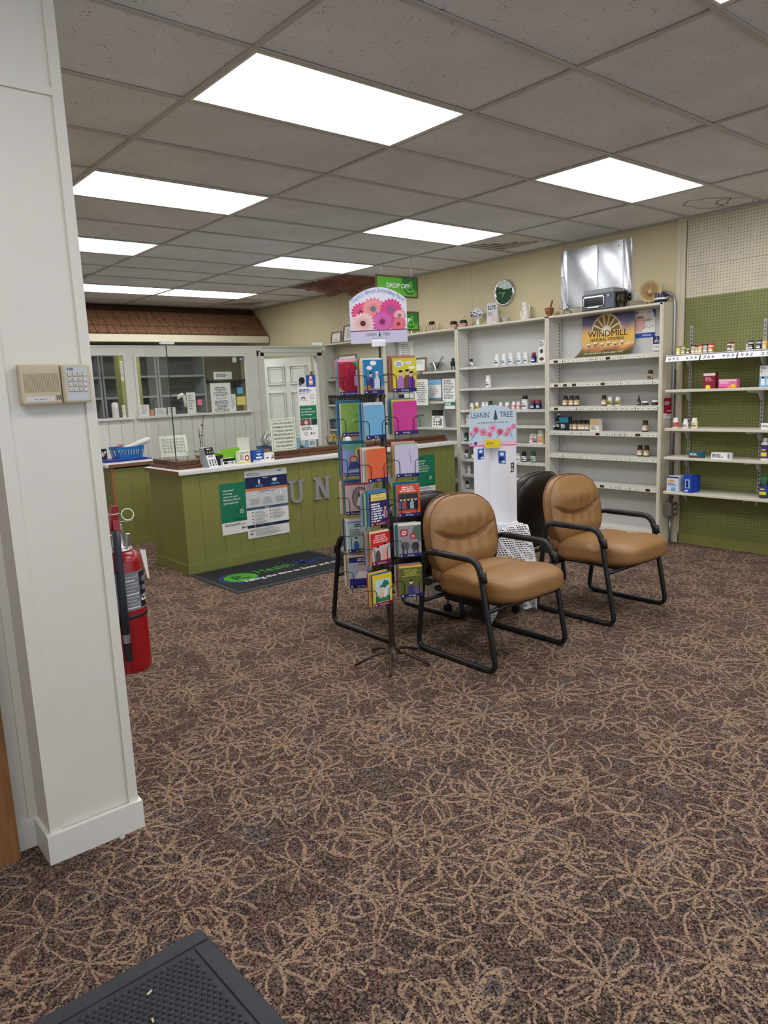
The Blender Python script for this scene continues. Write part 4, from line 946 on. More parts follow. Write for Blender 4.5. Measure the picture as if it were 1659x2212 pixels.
# ================================================================== SHELVING UNITS ON THE RIGHT WALL
UX, UT = 5.99, 2.115
UDEP = WX-UX-.004
TAGS = mat('tag_white', (232, 232, 228), .5)
def unit(label, ya, yb, levels, strip, end=False, tagfill=.5, seed=1, backm=SHELFB):
    Wd = yb-ya; o = thing('shelving_unit', label, 'shelving', (UX, (ya+yb)/2, 0), -pi/2); h = Wd/2; rd = random.Random(seed)
    M().box(-h, h, UDEP-.012, UDEP, .0, UT-.02, backm).build('back_panel', o)
    for sg in (-1, 1):
        x0, x1 = (-h+.002, -h+.02) if sg < 0 else (h-.02, h-.002)
        s_ = M().box(x0, x1, .001, UDEP-.013, 0, UT-.02, SHELF).build('side_panel', o)
        M().box(x0-.004 if sg > 0 else x0, x1 if sg > 0 else x1+.004, -.012, 0, 0, UT, SHELFE).build('face_strip', o)
        xs = -h+.021 if sg < 0 else h-.024
        m_ = M(); m_.box(xs, xs+.003, UDEP-.06, UDEP-.035, .05, UT-.03, SHELF)
        for k in range(64): z = .08+k*.031; m_.box(xs-(.0008 if sg > 0 else -.0025), xs+(.0005 if sg > 0 else .0038), UDEP-.052, UDEP-.043, z, z+.016, VD)
        m_.build('slotted_standard', o)
    M().bevbox(-h, h, -.012, UDEP, UT-.02, UT, SHELFE, .003).build('top_board', o)
    for k, z in enumerate(levels):
        s_ = M().box(-h+.026, h-.026, .004, UDEP-.014, z-.022, z, SHELF).build('shelf', o)
        if strip == 'tags':
            M().box(-h+.024, h-.024, -.006, .004, z-.042, z-.006, SHELFE).box(-h+.024, h-.024, -.002, .004, z-.006, z, SHELFE).build('label_strip', s_)
            P = Print((0, -.0064, z)); x = -h+.03
            while x < h-.075:
                if rd.random() < .9:
                    P.rect(x, -.036, x+.044, -.014, TAGS); P.k = 2; P.words(x+.008, x+.036, -.03, -.02, 1, GREY, seed=rd.randint(0, 99)); P.k = 1
                    if rd.random() < .25: P.rect(x+.045, -.036, x+.0515, -.013, BLACK); P.k = 1
                elif rd.random() < .6: P.rect(x, -.036, x+.044, -.013, ink((64, 40, 28))); P.k = 1
                x += .0525
            P.build(s_, 'price_tags')
        elif strip == 'loose':
            M().box(-h+.026, h-.026, -.004, .004, z-.026, z-.001, SHELF).build('label_strip', s_)
            P = Print((0, -.0044, z)); x = -h+.04
            while x < h-.1:
                if rd.random() < tagfill: P.rect(x, -.022, x+.04, -.006, TAGS); P.k = 2; P.words(x+.006, x+.034, -.018, -.01, 1, GREY, seed=rd.randint(0, 99)); P.k = 1
                x += rd.choice((.044, .05, .07))
            if P.M.v: P.build(s_, 'price_tags')
    M().box(-h+.026, h-.026, .002, UDEP-.014, 0, .07, SHELF).build('plinth', o)
    return o
ZA = [1.70, 1.47, 1.242, 1.005, .78, .512, .112]; ZB = [1.682, 1.452, 1.215, 1.05, .86, .665, .49, .313, .10]; ZC = [1.66, 1.315, 1.013, .70, .4, .1]; ZD = [1.64, 1.30, .965, .70, .4, .1]
YA, YB_, YC, YD, YE = 3.342, 4.555, 5.785, 7.02, 8.30
unit('white shelving unit with the windmill vitamin poster, nearest the pegboard', YA, YB_, ZA, 'tags', seed=3)
unit('white shelving unit under the wall clock with rows of supplement bottles', YB_, YC, ZB, 'loose', tagfill=.6, seed=5)
unit('white shelving unit behind the counter end, holding papers', YC, YD, ZC, 'none', seed=6)
unit('farthest white shelving unit, cream backed with plank lines, next to the dispensary door', YD, YE, ZD, 'none', seed=7, backm=CREAM2)
struct(M().box(UX+.03, WX-.002, YA-.014, YA, 0, .09, CREAM2), 'trim_4', None, label='short cream skirting on the shelving end')
struct(M().box(UX-.01, WX-.001, YA-.008, YA+.001, .0, UT, CREAM2), 'trim_5', None, label='cream end panel of the nearest shelving unit')

# ------------------------------------------------------------------ bottles
AMB = mat('amber_glass', (58, 34, 22), .2); WPB = mat('bottle_white', (232, 232, 230), .35); CAPK = mat('cap_black', (24, 24, 26), .4); CAPW = mat('cap_white', (236, 236, 234), .4)
TANL = ink((196, 170, 128)); _bm = {}
def bottle(label, loc, h, r, body, cap, lab=None, lab2=None, group=None, name='supplement_bottle', style='pill', cat='bottle'):
    key = (body.name, cap.name, lab and lab.name, lab2 and lab2.name, style)
    o = thing(name, label, cat, loc, -pi/2, group)
    if key not in _bm:
        if style == 'jar':
            pr = [(.9, 0), (1, .04), (1, .6), (.95, .64)]; cp = [(1.0, .64), (1.0, .97), (.92, 1)]; lb = (.08, .58)
        elif style == 'tall':
            pr = [(.92, 0), (1, .03), (1, .74), (.8, .81), (.45, .85), (.45, .87)]; cp = [(.56, .87), (.56, .99), (.5, 1)]; lb = (.1, .70)
        elif style == 'drop':
            pr = [(.92, 0), (1, .03), (1, .42), (.6, .5), (.5, .52)]; cp = [(.6, .52), (.6, .68), (.3, .70), (.28, .95), (.1, 1)]; lb = (.08, .4)
        elif style == 'spice':
            pr = [(.96, 0), (1, .02), (1, .80), (.96, .82)]; cp = [(1.02, .82), (1.02, .98), (.96, 1)]; lb = (.12, .66)
        else:
            pr = [(.92, 0), (1, .03), (1, .62), (.82, .72), (.7, .74)]; cp = [(.78, .74), (.78, .97), (.7, 1)]; lb = (.1, .58)
        nn = 4 if style == 'spice' else 18
        mb = M().lathe(pr, body, n=16).mesh('body'); mc = M().lathe(cp, cap, n=16).mesh('cap'); ml = None; mp = None
        if lab: ml = M().lathe([(1.012, lb[0]), (1.012, lb[1])], lab, n=16, cap=False).mesh('label')
        if lab2:
            z0, z1 = lb[0]+(lb[1]-lb[0])*.15, lb[0]+(lb[1]-lb[0])*.45
            q = M(); n = 8
            for (a0, a1, u0, u1) in ((-2.4, -.75, z0, z1), (-2.1, -1.1, z1+.08, z1+.14)):
                vs = []
                for k in range(n+1):
                    a = a0+(a1-a0)*k/n
                    for z in (u0, u1): vs.append((1.03*cos(a), 1.03*sin(a), z))
                q.add(vs, [(2*k, 2*k+2, 2*k+3, 2*k+1) for k in range(n)], lab2)
            mp = q.mesh('label_print')
        _bm[key] = (mb, mc, ml, mp)
    mb, mc, ml, mp = _bm[key]
    par = o
    for nm, me in (('body', mb), ('cap', mc), ('label', ml), ('label_print', mp)):
        if me is None: continue
        p = bpy.data.objects.new(nm, me); COL.objects.link(p); p.parent = par if nm != 'label_print' else lo
        if nm != 'label_print': p.scale = (r, r, h)
        if nm == 'label': lo = p
    return o
def shelf_item(px, pyt, pyb, wpx, z, xi):
    """measured bottle -> place on its shelf: returns base point, height, width"""
    a = onx(px, pyb, xi); P = (xi, a.y, z); return P, max(.03, msize(pyb-pyt, P)), msize(wpx, P)
def put(Zf, x, yt, yb, w_, z, label, body, cap, lab=None, lab2=None, xi=6.075, style='pill', group=None):
    px, pt_ = Zf(x, yt); _, pb_ = Zf(x, yb); k = Zf(1, 0)[0]-Zf(0, 0)[0]
    P, h, wd = shelf_item(px, pt_, pb_, w_*k, z, xi)
    return bottle(label, P, h, wd/2, body, cap, lab, lab2, group, style=style)
PKL = ink((224, 150, 150)); GRB = mat('green_plastic', (40, 92, 56), .35); CAPR = mat('cap_red', (150, 30, 34), .4); NVB = mat('navy_plastic', (34, 42, 96), .35); CAPG = mat('cap_green', (44, 110, 70), .4); YLL = ink((230, 208, 60)); BLL = ink((70, 120, 170)); OLV = ink((176, 170, 96))
# unit A
put(Z3, 1355, 1005, 1068, 38, ZA[1], 'lone amber bottle on the second shelf under the windmill poster', AMB, CAPK, TANL, BLACK)
for x, w_ in ((835, 'leftmost'), (880, 'middle'), (920, 'rightmost')): put(Z6, x, 47, 125, 42, ZA[2], w_+' of three amber tan-labelled bottles at the left of the third shelf', AMB, CAPK, TANL, WHT, group='three amber bottles')
put(Z6, 1123, 40, 118, 40, ZA[2], 'amber bottle beside two white capped ones on the third shelf', AMB, CAPK, TANL, WHT)
for x, w_ in ((1168, 'left'), (1225, 'right')): put(Z6, x, 47, 112, 40, ZA[2], '%s of the pair of white capped olive labelled bottles on the third shelf' % w_, WPB, CAPW, OLV, DKGREY)
put(Z6, 1382, 33, 110, 28, ZA[2], 'small black dropper bottle on the third shelf', BLACKP, CAPK, DKGREY, LGREY, style='drop')
put(Z6, 1430, 80, 110, 48, ZA[2], 'squat dark jar with white lid next to the dropper bottle', AMB, CAPW, DKGREY, None, style='jar'); put(Z6, 1503, 72, 108, 48, ZA[2], 'squat dark jar with white lid at the right end of the third shelf', AMB, CAPW, DKGREY, None, style='jar')
put(Z6, 745, 278, 312, 42, ZA[3], 'squat jar at the left end of the fourth shelf', AMB, CAPW, DKGREY, None, style='jar')
put(Z6, 785, 180, 305, 36, ZA[3], 'tall white flip top bottle with black label on the fourth shelf', BLACKP, CAPW, BLACK, LGREY, style='tall')
for x, w_ in ((870, 'first'), (907, 'second'), (945, 'third'), (972, 'fourth'), (1003, 'fifth')): put(Z6, x, 232, 312, 40, ZA[3], w_+' from the left of five amber bottles packed together on the fourth shelf', AMB, CAPK, TANL, WHT, group='five amber bottles')
put(Z6, 1430, 220, 305, 46, ZA[3], 'single amber bottle at the right of the fourth shelf', AMB, CAPK, TANL, WHT)
for x, w_ in ((1391, 'left'), (1440, 'right')): put(Z6, x, 418, 501, 42, ZA[4], '%s of two amber bottles at the right of the fifth shelf' % w_, AMB, CAPK, TANL, WHT)
def sbox(Zf, x, yt, yb, w_, z, label, m, xi=6.06, dep=.06, deco=None, rot=0, name='product_box'):
    px, pt_ = Zf(x, yt); _, pb_ = Zf(x, yb); k = Zf(1, 0)[0]-Zf(0, 0)[0]
    P, h, wd = shelf_item(px, pt_, pb_, w_*k, z, xi); wd /= .78
    o = thing(name, label, 'box', P, -pi/2+rot); M().bevbox(-wd/2, wd/2, -dep/2, dep/2, 0, h, m, .0015).build('carton', o)
    if deco: p = Print((-wd/2, -dep/2-.0004, 0)); deco(p, wd, h); p.build(o)
    return o
sbox(Z6, 835, 212, 310, 65, ZA[3], 'teal and black carton among the bottles on the fourth shelf', ink((28, 34, 40)), deco=lambda p, W_, H_: (p.rect(0, H_*.6, W_, H_, ink((40, 130, 150))), p.words(W_*.2, W_*.8, H_*.15, H_*.5, 4, WHT)))
sbox(Z6, 1063, 220, 310, 62, ZA[3], 'white and tan carton right of the five amber bottles', ink((230, 226, 214)), deco=lambda p, W_, H_: (p.rect(0, H_*.45, W_, H_, TANL), p.words(W_*.15, W_*.85, H_*.1, H_*.38, 3, DKGREY)))
# unit B
put(Z3, 122, 935, 990, 28, ZB[0], 'small dark bottle alone at the left of the top shelf under the clock', mat('grey_bottle', (80, 76, 76), .4), CAPK, WHT, DKGREY)
for k, (x, a, b_) in enumerate(((300, 900, 975), (348, 897, 972), (396, 893, 968), (453, 885, 962), (500, 880, 958))): put(Z3, x, a, b_, 34, ZB[0], ('first', 'second', 'third', 'fourth', 'fifth')[k]+' from the left of five white blue-labelled bottles under the clock', WPB, CAPW, WHT, (NV2, BLL, BLL, BLL, BLL)[k], group='five white blue labelled bottles')
put(Z3, 553, 885, 955, 36, ZB[0], 'navy bottle with a red cap on the top shelf, beside the leaflet', NVB, CAPR, NAVY, WHT)
put(Z3, 240, 1048, 1130, 40, ZB[1], 'single white bottle on the second shelf under the clock', WPB, CAPW, WHT, GREY)
for k, (x, a, b_, w_, bd, cp, lb, l2, lab) in enumerate(((127, 1240, 1285, 28, WPB, CAPW, WHT, GREY, 'small white bottle at the left end of the third shelf, before the yellow one'), (162, 1233, 1283, 30, WPB, CAPW, YLL, DKGREY, 'white bottle with bright yellow label'), (206, 1232, 1283, 28, WPB, CAPW, WHT, LGREY, 'small white bottle right of the yellow label'), (232, 1232, 1283, 26, WPB, CAPW, WHT, LGREY, 'small white bottle touching the green one'), (254, 1225, 1283, 32, GRB, CAPK, TEAL, WHT, 'dark green bottle on the third shelf'),
      (325, 1232, 1280, 30, WPB, CAPW, WHT, PKL, 'first white bottle with a pink mark, right of the green one'), (370, 1230, 1278, 34, WPB, CAPW, PKL, WHT, 'pink labelled bottle beside the white one with a pink mark'), (415, 1225, 1277, 30, WPB, CAPW, PKL, WHT, 'left of two adjoining salmon labelled bottles'), (447, 1225, 1277, 30, WPB, CAPW, PKL, WHT, 'right of two adjoining salmon labelled bottles'),
      (492, 1180, 1272, 46, WPB, CAPK, WHT, GREY, 'tall white bottle with black cap on the third shelf'), (548, 1210, 1270, 38, NVB, CAPR, NV2, WHT, 'left of two navy bottles with red caps'), (587, 1207, 1268, 38, NVB, CAPR, NV2, WHT, 'right of two navy bottles with red caps'))): put(Z3, x, a, b_, w_, ZB[2], lab, bd, cp, lb, l2)
put(Z6, 107, 198, 268, 34, ZB[3], 'white bottle at the left of the shelf behind the blue card header', WPB, CAPW, WHT, LGREY)
put(Z6, 95, 322, 385, 34, ZB[4], 'dark green bottle with black cap left of the card header', GRB, CAPK, TEAL, WHT); put(Z6, 125, 330, 388, 26, ZB[4], 'pink bottle tucked behind the left edge of the card header', WPB, CAPW, PKL, WHT)
put(Z6, 585, 330, 403, 40, ZB[4], 'white and pink bottle right of the card header', WPB, CAPW, PKL, WHT); put(Z6, 612, 326, 400, 34, ZB[4], 'grey white bottle beside the large pink jug', WPB, CAPW, LGREY, DKGREY)
put(Z6, 655, 300, 405, 62, ZB[4], 'large pink and yellow labelled jug at the shelf end', WPB, CAPW, ink((230, 200, 130)), PKL)
put(Z6, 93, 452, 518, 36, ZB[5], 'dark bottle with red cap left of the white display', NVB, CAPR, WHT, NAVY); put(Z6, 150, 462, 520, 34, ZB[5], 'green capped bottle peeping out left of the display', GRB, CAPG, WHT, None); put(Z6, 182, 462, 520, 34, ZB[5], 'black capped bottle peeping out behind the display', BLACKP, CAPK, WHT, None)
put(Z6, 485, 480, 540, 38, ZB[5], 'white bottle right of the white display', WPB, CAPW, WHT, GREY); put(Z6, 525, 468, 542, 40, ZB[5], 'black bottle with white label right of the white display', BLACKP, CAPK, WHT, DKGREY); put(Z6, 595, 463, 545, 44, ZB[5], 'white bottle with green cap and green foot', GRB, CAPG, ink((222, 226, 206)), TEAL)
put(Z6, 115, 582, 640, 30, ZB[6], 'white bottle low on the left, beside the display', WPB, CAPW, WHT, LGREY); put(Z6, 100, 685, 745, 32, ZB[7], 'dark bottle on the lowest visible shelf left of the display', AMB, CAPK, WHT, DKGREY)
o = sheet('price_flag', 'small orange and yellow price flag hanging under the low left shelf', 'tag', (UX-.014, 5.73, .25), .04, .045, ink((226, 160, 60)), -pi/2); o.rotation_euler.y = .3
Print((0, -.0013, 0)).rect(0, .025, .04, .045, ink((200, 60, 40))).build(o)
# ------------------------------------------------------------------ posters and leaflets in the units
def wsheet(name, label, cat, pxl, pyt, pxr, pyb, X, m=PAPER, z0=None, **k):
    a, b_ = onx(pxl, pyt, X), onx(pxr, pyb, X); W_ = a.y-b_.y; H_ = a.z-b_.z; zb = b_.z if z0 is None else z0
    return sheet(name, label, cat, (X, a.y, zb), W_, H_, m, -pi/2, **k), W_, H_
XB = WX-.02
_a, _b = onx(1258, 700, UX+.165), onx(1371, 700, UX+.165); WMW, WMH = _a.y-_b.y, .385
wm = thing('windmill_poster', 'curled sunset poster reading WINDMILL NATURAL VITAMINS in the top of the unit', 'poster', (UX+.165, _a.y, ZA[0]), -pi/2)
PM = mat('sunset_print', (230, 180, 90), .35); N = NT(PM); tc = N.n('TexCoord'); sp = N.n('SeparateXYZ'); N.l(tc.outputs['Object'], sp.inputs[0])
cr = N.n('ValToRGB'); el = cr.color_ramp.elements
for k, (p_, c) in enumerate(((0, (58, 74, 34)), (.14, (96, 92, 50)), (.2, (186, 130, 92)), (.32, (226, 180, 96)), (.52, (236, 190, 92)), (.66, (196, 160, 130)), (.8, (112, 106, 136)), (1, (74, 78, 116)))):
    e = el[k] if k < 2 else el.new(p_); e.position = p_; e.color = lin(c)
nz = N.noise(tc.outputs['Object'], 7, 4); N.l(N.math('ADD', N.math('MULTIPLY', sp.outputs[2], 1/WMH), N.math('MULTIPLY', N.math('SUBTRACT', nz.outputs['Fac'], .5), .35)), cr.inputs['Fac']); N.l(cr.outputs['Color'], N.b.inputs['Base Color'])
def wmy(z): t = max(0, 1-z/.125); return .0-.135*t*t
m_ = M(); m_.grid(6, 18, lambda u, v: (u*WMW, wmy(v*WMH), v*WMH), PM); m_.grid(6, 18, lambda u, v: (u*WMW, wmy(v*WMH)+.0012, v*WMH), PAPER); m_.build('poster_sheet', wm)
P = Print((0, -.0012, 0)); cx, cy = WMW*.475, WMH*.60; GOLD = ink((140, 112, 54)); CRM = ink((232, 220, 190))
P.ring(cx, cy, .0, .155*.62/.6, CRM, 20, 0, pi)
for k in range(7):
    a0 = pi*(k+.14)/7; a1 = pi*(k+.86)/7
    P.poly([(cx+.052*cos(a0+.04), cy+.052*sin(a0+.04)), (cx+.148*cos(a0), cy+.148*sin(a0)), (cx+.148*cos(a1), cy+.148*sin(a1)), (cx+.052*cos(a1-.04), cy+.052*sin(a1-.04))], GOLD)
P.ell(cx, cy+.0, .045, .03, CRM)
P.text('WINDMILL', WMW*.5, WMH*.475, .058, BLACK, w=WMW*.76).text('NATURAL VITAMINS', WMW*.49, WMH*.375, .030, BLACK, w=WMW*.64)
P.build(wm, 'lettering')
P = Print((0, 0, 0))
for k in range(6): P.O = Vector((0, wmy(.09)-.003, 0)); P.ell(WMW*(.14+.13*k), .118+.01*(k % 2), .022, .007, WHT); P.ell(WMW*(.14+.13*k), .105, .012, .005, DKGREY)
a = atan2(wmy(.05)-wmy(.02), .03)
P2 = Print((0, wmy(.02)-.004, .02), (1, 0, 0), (0, sin(a), cos(a))); P2.text('The Pharmacists Choice Since 1972', WMW*.5, .012, .026, WHT, w=WMW*.74, bold=True, slant=.2); P2.build(wm, 'motto'); P.build(wm, 'small_pictures')
o, W_, H_ = wsheet('clinic_poster', 'small white and blue supplement poster with a skin photo, right of the windmill poster', 'poster', 1374, 672, 1415, 727, XB)
P = Print((0, -.0013, 0)); P.rect(0, 0, W_, H_*.17, BLUE).poly([(W_*.84, H_), (W_, H_), (W_, H_*.7)], BLUE).poly([(W_*.05, H_*.2), (W_*.42, H_*.2), (W_*.5, H_*.5), (W_*.38, H_*.8), (W_*.08, H_*.82), (0, H_*.6)], ink((224, 176, 166))).poly([(W_*.08, H_*.72), (W_*.38, H_*.72), (W_*.38, H_*.75), (W_*.08, H_*.75)], ink((120, 50, 50)))
for k in range(6): P.rect(W_*(.36+.1*k), H_*.2, W_*(.43+.1*k), H_*(.32+.03*(k % 3)), WHT).rect(W_*(.38+.1*k), H_*(.32+.03*(k % 3)), W_*(.41+.1*k), H_*(.36+.03*(k % 3)), BLACK)
P.words(W_*.45, W_*.95, H_*.58, H_*.68, 3, GREY).text('ORTHO', W_*.72, H_*.89, H_*.045, DKGREY, w=W_*.28).rect(W_*.05, H_*.88, W_*.12, H_*.95, BLACK).words(W_*.25, W_*.9, H_*.05, H_*.11, 2, WHT, center=True); P.build(o)
o, W_, H_ = wsheet('shelf_card', 'tiny navy and white card low in the corner of the windmill shelf', 'card', 1411, 727, 1426, 756, XB-.01)
P = Print((0, -.0013, 0)); P.rect(0, H_*.45, W_, H_, NAVY).words(W_*.15, W_*.85, H_*.55, H_*.78, 2, WHT, center=True).poly([(W_*.4, H_*.85), (W_*.6, H_*.85), (W_*.5, H_*.94)], WHT)
for k in range(3): P.rect(W_*(.15+.26*k), H_*.15, W_*(.32+.26*k), H_*.34, LGREY)
P.build(o)
def leaflet(label, px, pyt, pyb, wpx, z, X, deco, tilt=0):
    a = onx(px, pyb, X); W_ = msize(wpx, a)/.78; H_ = msize(pyb-pyt, a)
    o = thing('leaflet', label, 'leaflet', (X, a.y, z), -pi/2+tilt); M().prism([(0, 0), (.05, 0), (.012, H_)], (-W_/2, 0, 0), (0, 1, 0), (0, 0, 1), W_, PAPER).build('folded_card', o)
    n = Vector((0, .012, H_)).normalized(); P = Print((-W_/2, 0, 0), (1, 0, 0), tuple(n)); deco(P, W_, H_); P.build(o); return o
leaflet('narrow folded leaflet at the end of the top shelf beside the navy bottle', *Z3(605, 0)[:1], Z3(0, 800)[1], Z3(0, 950)[1], 14, ZB[0], 6.05, lambda P, W_, H_: (P.words(W_*.1, W_*.9, H_*.7, H_*.92, 3, GREY), P.ell(W_*.45, H_*.5, W_*.25, H_*.1, DKGREY), P.ell(W_*.5, H_*.15, W_*.35, H_*.08, ink((90, 60, 50))), P.ell(W_*.2, H_*.95, W_*.1, H_*.03, REDI)))
# papers in the two far units (seen through the shield)
o, W_, H_ = wsheet('typed_notice', 'typed white list pinned high in the unit behind the card rack', 'notice', *Z2(580, 572), *Z2(683, 700), XB); Print((0, -.0013, 0)).words(W_*.15, W_*.9, H_*.1, H_*.9, 8, LGREY).build(o, 'lettering')
o, W_, H_ = wsheet('typed_notice', 'tall typed notice hanging below the first shelf, left of the blue framed page', 'notice', *Z2(683, 830), *Z2(783, 1005), UX-.018); P = Print((0, -.0013, 0)); P.words(W_*.12, W_*.88, H_*.1, H_*.9, 11, GREY, center=True); P.build(o, 'lettering')
o, W_, H_ = wsheet('typed_notice', 'page with pale blue header between two typed notices', 'notice', *Z2(783, 832), *Z2(873, 970), UX+.06); P = Print((0, -.0013, 0)); P.rect(0, H_*.75, W_, H_, SKY).rect(0, 0, W_, H_*.12, ink((90, 140, 160))).words(W_*.12, W_*.88, H_*.2, H_*.7, 6, LGREY); P.build(o, 'lettering')
o, W_, H_ = wsheet('typed_notice', 'closely typed page at the right end of the unit behind the counter', 'notice', *Z2(878, 825), *Z2(972, 972), UX+.07); P = Print((0, -.0013, 0)); P.words(W_*.1, W_*.9, H_*.05, H_*.95, 13, GREY); P.build(o, 'lettering')
o, W_, H_ = wsheet('green_ticket', 'small green and white ticket hanging from the shelf edge', 'ticket', *Z2(893, 968), *Z2(968, 1030), UX-.02); P = Print((0, -.0013, 0)); P.rect(0, H_*.35, W_, H_*.75, TEAL).words(W_*.1, W_*.9, H_*.4, H_*.7, 2, WHT); P.build(o)
leaflet('black and white product leaflet standing low in the unit behind the counter', *Z2(845, 0)[:1], Z2(0, 1030)[1], Z2(0, 1148)[1], 27, ZC[2], 6.05, lambda P, W_, H_: (P.rect(0, H_*.66, W_, H_, BLACK), P.words(W_*.1, W_*.9, H_*.55, H_*.64, 1, BLACK, center=True), [P.ell(W_*(.2+.22*(k % 3)), H_*(.15+.16*(k//3)), W_*.07, H_*.05, DKGREY) for k in range(7)], P.rect(W_*.7, H_*.1, W_*.9, H_*.5, GREY)))
def pframe(label, pxl, pyt, pxr, pyb, X, z, fm_, inner, lean=.06):
    a, b_ = onx(pxl, pyt, X), onx(pxr, pyb, X); W_ = a.y-b_.y; H_ = a.z-b_.z; t = .018
    o = thing('framed_certificate', label, 'picture', (X, a.y, z), -pi/2); o.rotation_euler = (-lean, 0, -pi/2)
    m_ = M(); m_.box(0, W_, -.012, 0, 0, t, fm_).box(0, W_, -.012, 0, H_-t, H_, fm_).box(0, t, -.012, 0, t, H_-t, fm_).box(W_-t, W_, -.012, 0, t, H_-t, fm_); m_.build('frame', o)
    M().box(t, W_-t, -.004, -.001, t, H_-t, PAPER).build('certificate', o); P = Print((t, -.0043, t)); w_, h_ = W_-2*t, H_-2*t; inner(P, w_, h_); P.build(o, 'lettering'); return o
WF = wood_material('frame_wood', (140, 100, 62), (112, 76, 44)); 
pframe('small wooden picture frame on top of the farthest unit', *Z2(110, 527), *Z2(183, 600), 6.06, UT, WF, lambda P, w_, h_: P.words(w_*.2, w_*.9, h_*.1, h_*.4, 3, LGREY), .15)
pframe('black picture frame on top of the farthest unit beside the flower header', *Z2(190, 485), *Z2(290, 592), 6.07, UT, BLACKM, lambda P, w_, h_: P.words(w_*.2, w_*.8, h_*.2, h_*.8, 5, LGREY), .15)
pframe('large wooden certificate frame leaning on the upper shelf of the farthest unit', *Z2(150, 660), *Z2(285, 815), 6.05, ZD[0], WF, lambda P, w_, h_: P.words(w_*.15, w_*.85, h_*.2, h_*.8, 6, LGREY, center=True), .1)
pframe('wooden certificate frame behind the yellow cartoon card', *Z2(660, 672), *Z2(768, 765), 6.05, ZC[0], WF, lambda P, w_, h_: (P.words(w_*.3, w_*.9, h_*.6, h_*.9, 3, LGREY), P.poly([(w_*.1, h_*.1), (w_*.9, h_*.1), (w_*.5, h_*.5)], WHT)), .1)
GB = glass_material('bowl_glass', (216, 222, 218), alpha=.15, rough=.05)
a = onx(*Z2(838, 750), 6.08)
o = thing('glass_mortar', 'clear glass mortar and pestle on the upper shelf behind the counter', 'mortar', (6.085, a.y, ZC[0])); M().lathe([(.05, 0), (.055, .008), (.03, .015), (.085, .1), (.08, .1), (.028, .03)], GB).build('bowl', o); M().cyl((0, 0, .04), (.01, -.1, .16), .012, GB, 10, .018).build('pestle', o)
a = onx(*Z2(952, 745), 6.08)
o = thing('black_figurine', 'small black figurine at the right end of the upper shelf behind the counter', 'figurine', (6.085, a.y, ZC[0])); M().cushion((0, 0, .075), (.022, .032, .03), BLACKP, 4, 6).build('body', o); M().sphere((0, 0, .12), .018, BLACKP, 10).build('head', o)
for sx in (-1, 1):
    M().cyl((0, sx*.024, 0), (0, sx*.022, .06), .007, BLACKP, 8).build('leg', o)
GBK = mat('dark_green_mesh', (24, 34, 32), .6); NBK = mat('slate_basket', (48, 66, 92), .6)
a = onx(*Z2(190, 1000), 6.07); basket('wire_basket', 'long black mesh basket on the second shelf of the farthest unit', (6.085, a.y-.18, ZD[1]), .95, .16, .12, GBK, -pi/2, 22)
a = onx(*Z2(150, 1165), 6.07); basket('wire_basket', 'slate blue basket on the third shelf of the farthest unit', (6.085, a.y-.02, ZD[2]), .34, .16, .13, NBK, -pi/2, 9)
a = onx(*Z2(640, 1000), 6.07)
o = carton('label_printer', 'black desk gadget with white slips behind the upper birthday cards', (6.06, a.y, ZC[1]), .3, .1, .09, BLACKP, -pi/2); M().box(-.04, .13, -.004, 0, .02, .1, PAPER).build('paper_slip', o)
a = onx(*Z2(720, 1215), 6.07); lathe_thing('green_jar', 'green glass jar behind the counter end', 'jar', (6.07, a.y+.05, ZC[2]-.0), [('body', [(.05, 0), (.056, .01), (.056, .09), (.04, .11)], mat('green_glass', (120, 160, 130), .2)), ('lid', [(.042, .11), (.042, .13)], STEEL)])

# ------------------------------------------------------------------ things on top of the units
XT = 6.09
def topP(px, py): a = onx(px, py, XT); return (XT, a.y, UT)
CER = mat('white_ceramic', (232, 228, 218), .25); SKIN = mat('face_ceramic', (222, 170, 146), .4)
for k, (zx, lab) in enumerate(((690, 'left'), (800, 'right'))):
    P_ = topP(*Z2(zx-20 if k == 0 else zx, 510)); o = thing('wire_stand', ['gold wire rack stand on the unit top, left of the flask', 'glass flask in a folding wire stand on the unit top'][k], 'stand', P_, -pi/2)
    for s_ in (-1, 1):
        M().tube([(-.13, s_*.03, 0), (-.08, s_*.03, .1), (-.03, s_*.03, 0), (.03, s_*.03, .1), (.08, s_*.03, 0), (.12, s_*.03, .09)], .003, mat('gold_wire', (170, 150, 110), .3, metal=1), 6).build('zigzag_wire', o)
    if k: M().cyl((-.01, 0, .1), (.05, 0, .1), .02, BLACKP, 12).build('clamp', o)
    else: M().lathe([(.05, .0), (.05, .01), (.012, .09), (.01, .16), (.013, .165)], GB, (.02, 0, 0)).build('flask', o)
for k, (px, py) in enumerate((Z2(958, 480), Z2(1025, 468))):
    o = thing('face_mug', ['pink faced toby mug with black hair on the unit top, left one', 'pink faced toby mug beside the blue and white pot, dropper in it'][k], 'mug', topP(px, py), -pi/2)
    M().lathe([(.028, 0), (.036, .01), (.038, .05), (.034, .075), (.03, .075), (.03, .02)], SKIN).build('face', o); M().lathe([(.039, .05), (.042, .06), (.042, .072), (.034, .085), (.02, .086)], BLACKP).build('hat', o)
    M().sphere((0, -.038, .04), .008, SKIN, 8).build('nose', o)
    M().tube([(.038, 0, .06), (.058, 0, .05), (.055, 0, .025), (.036, 0, .015)], .005, BLACKP, 6).build('handle', o)
    if k: M().cyl((.0, 0, .07), (.02, 0, .14), .003, GB, 6).build('dropper', o)
P_ = topP(1033, 702)
o = thing('delft_pot', 'blue and white footed ceramic pot with spout on the unit top', 'pot', P_, -pi/2)
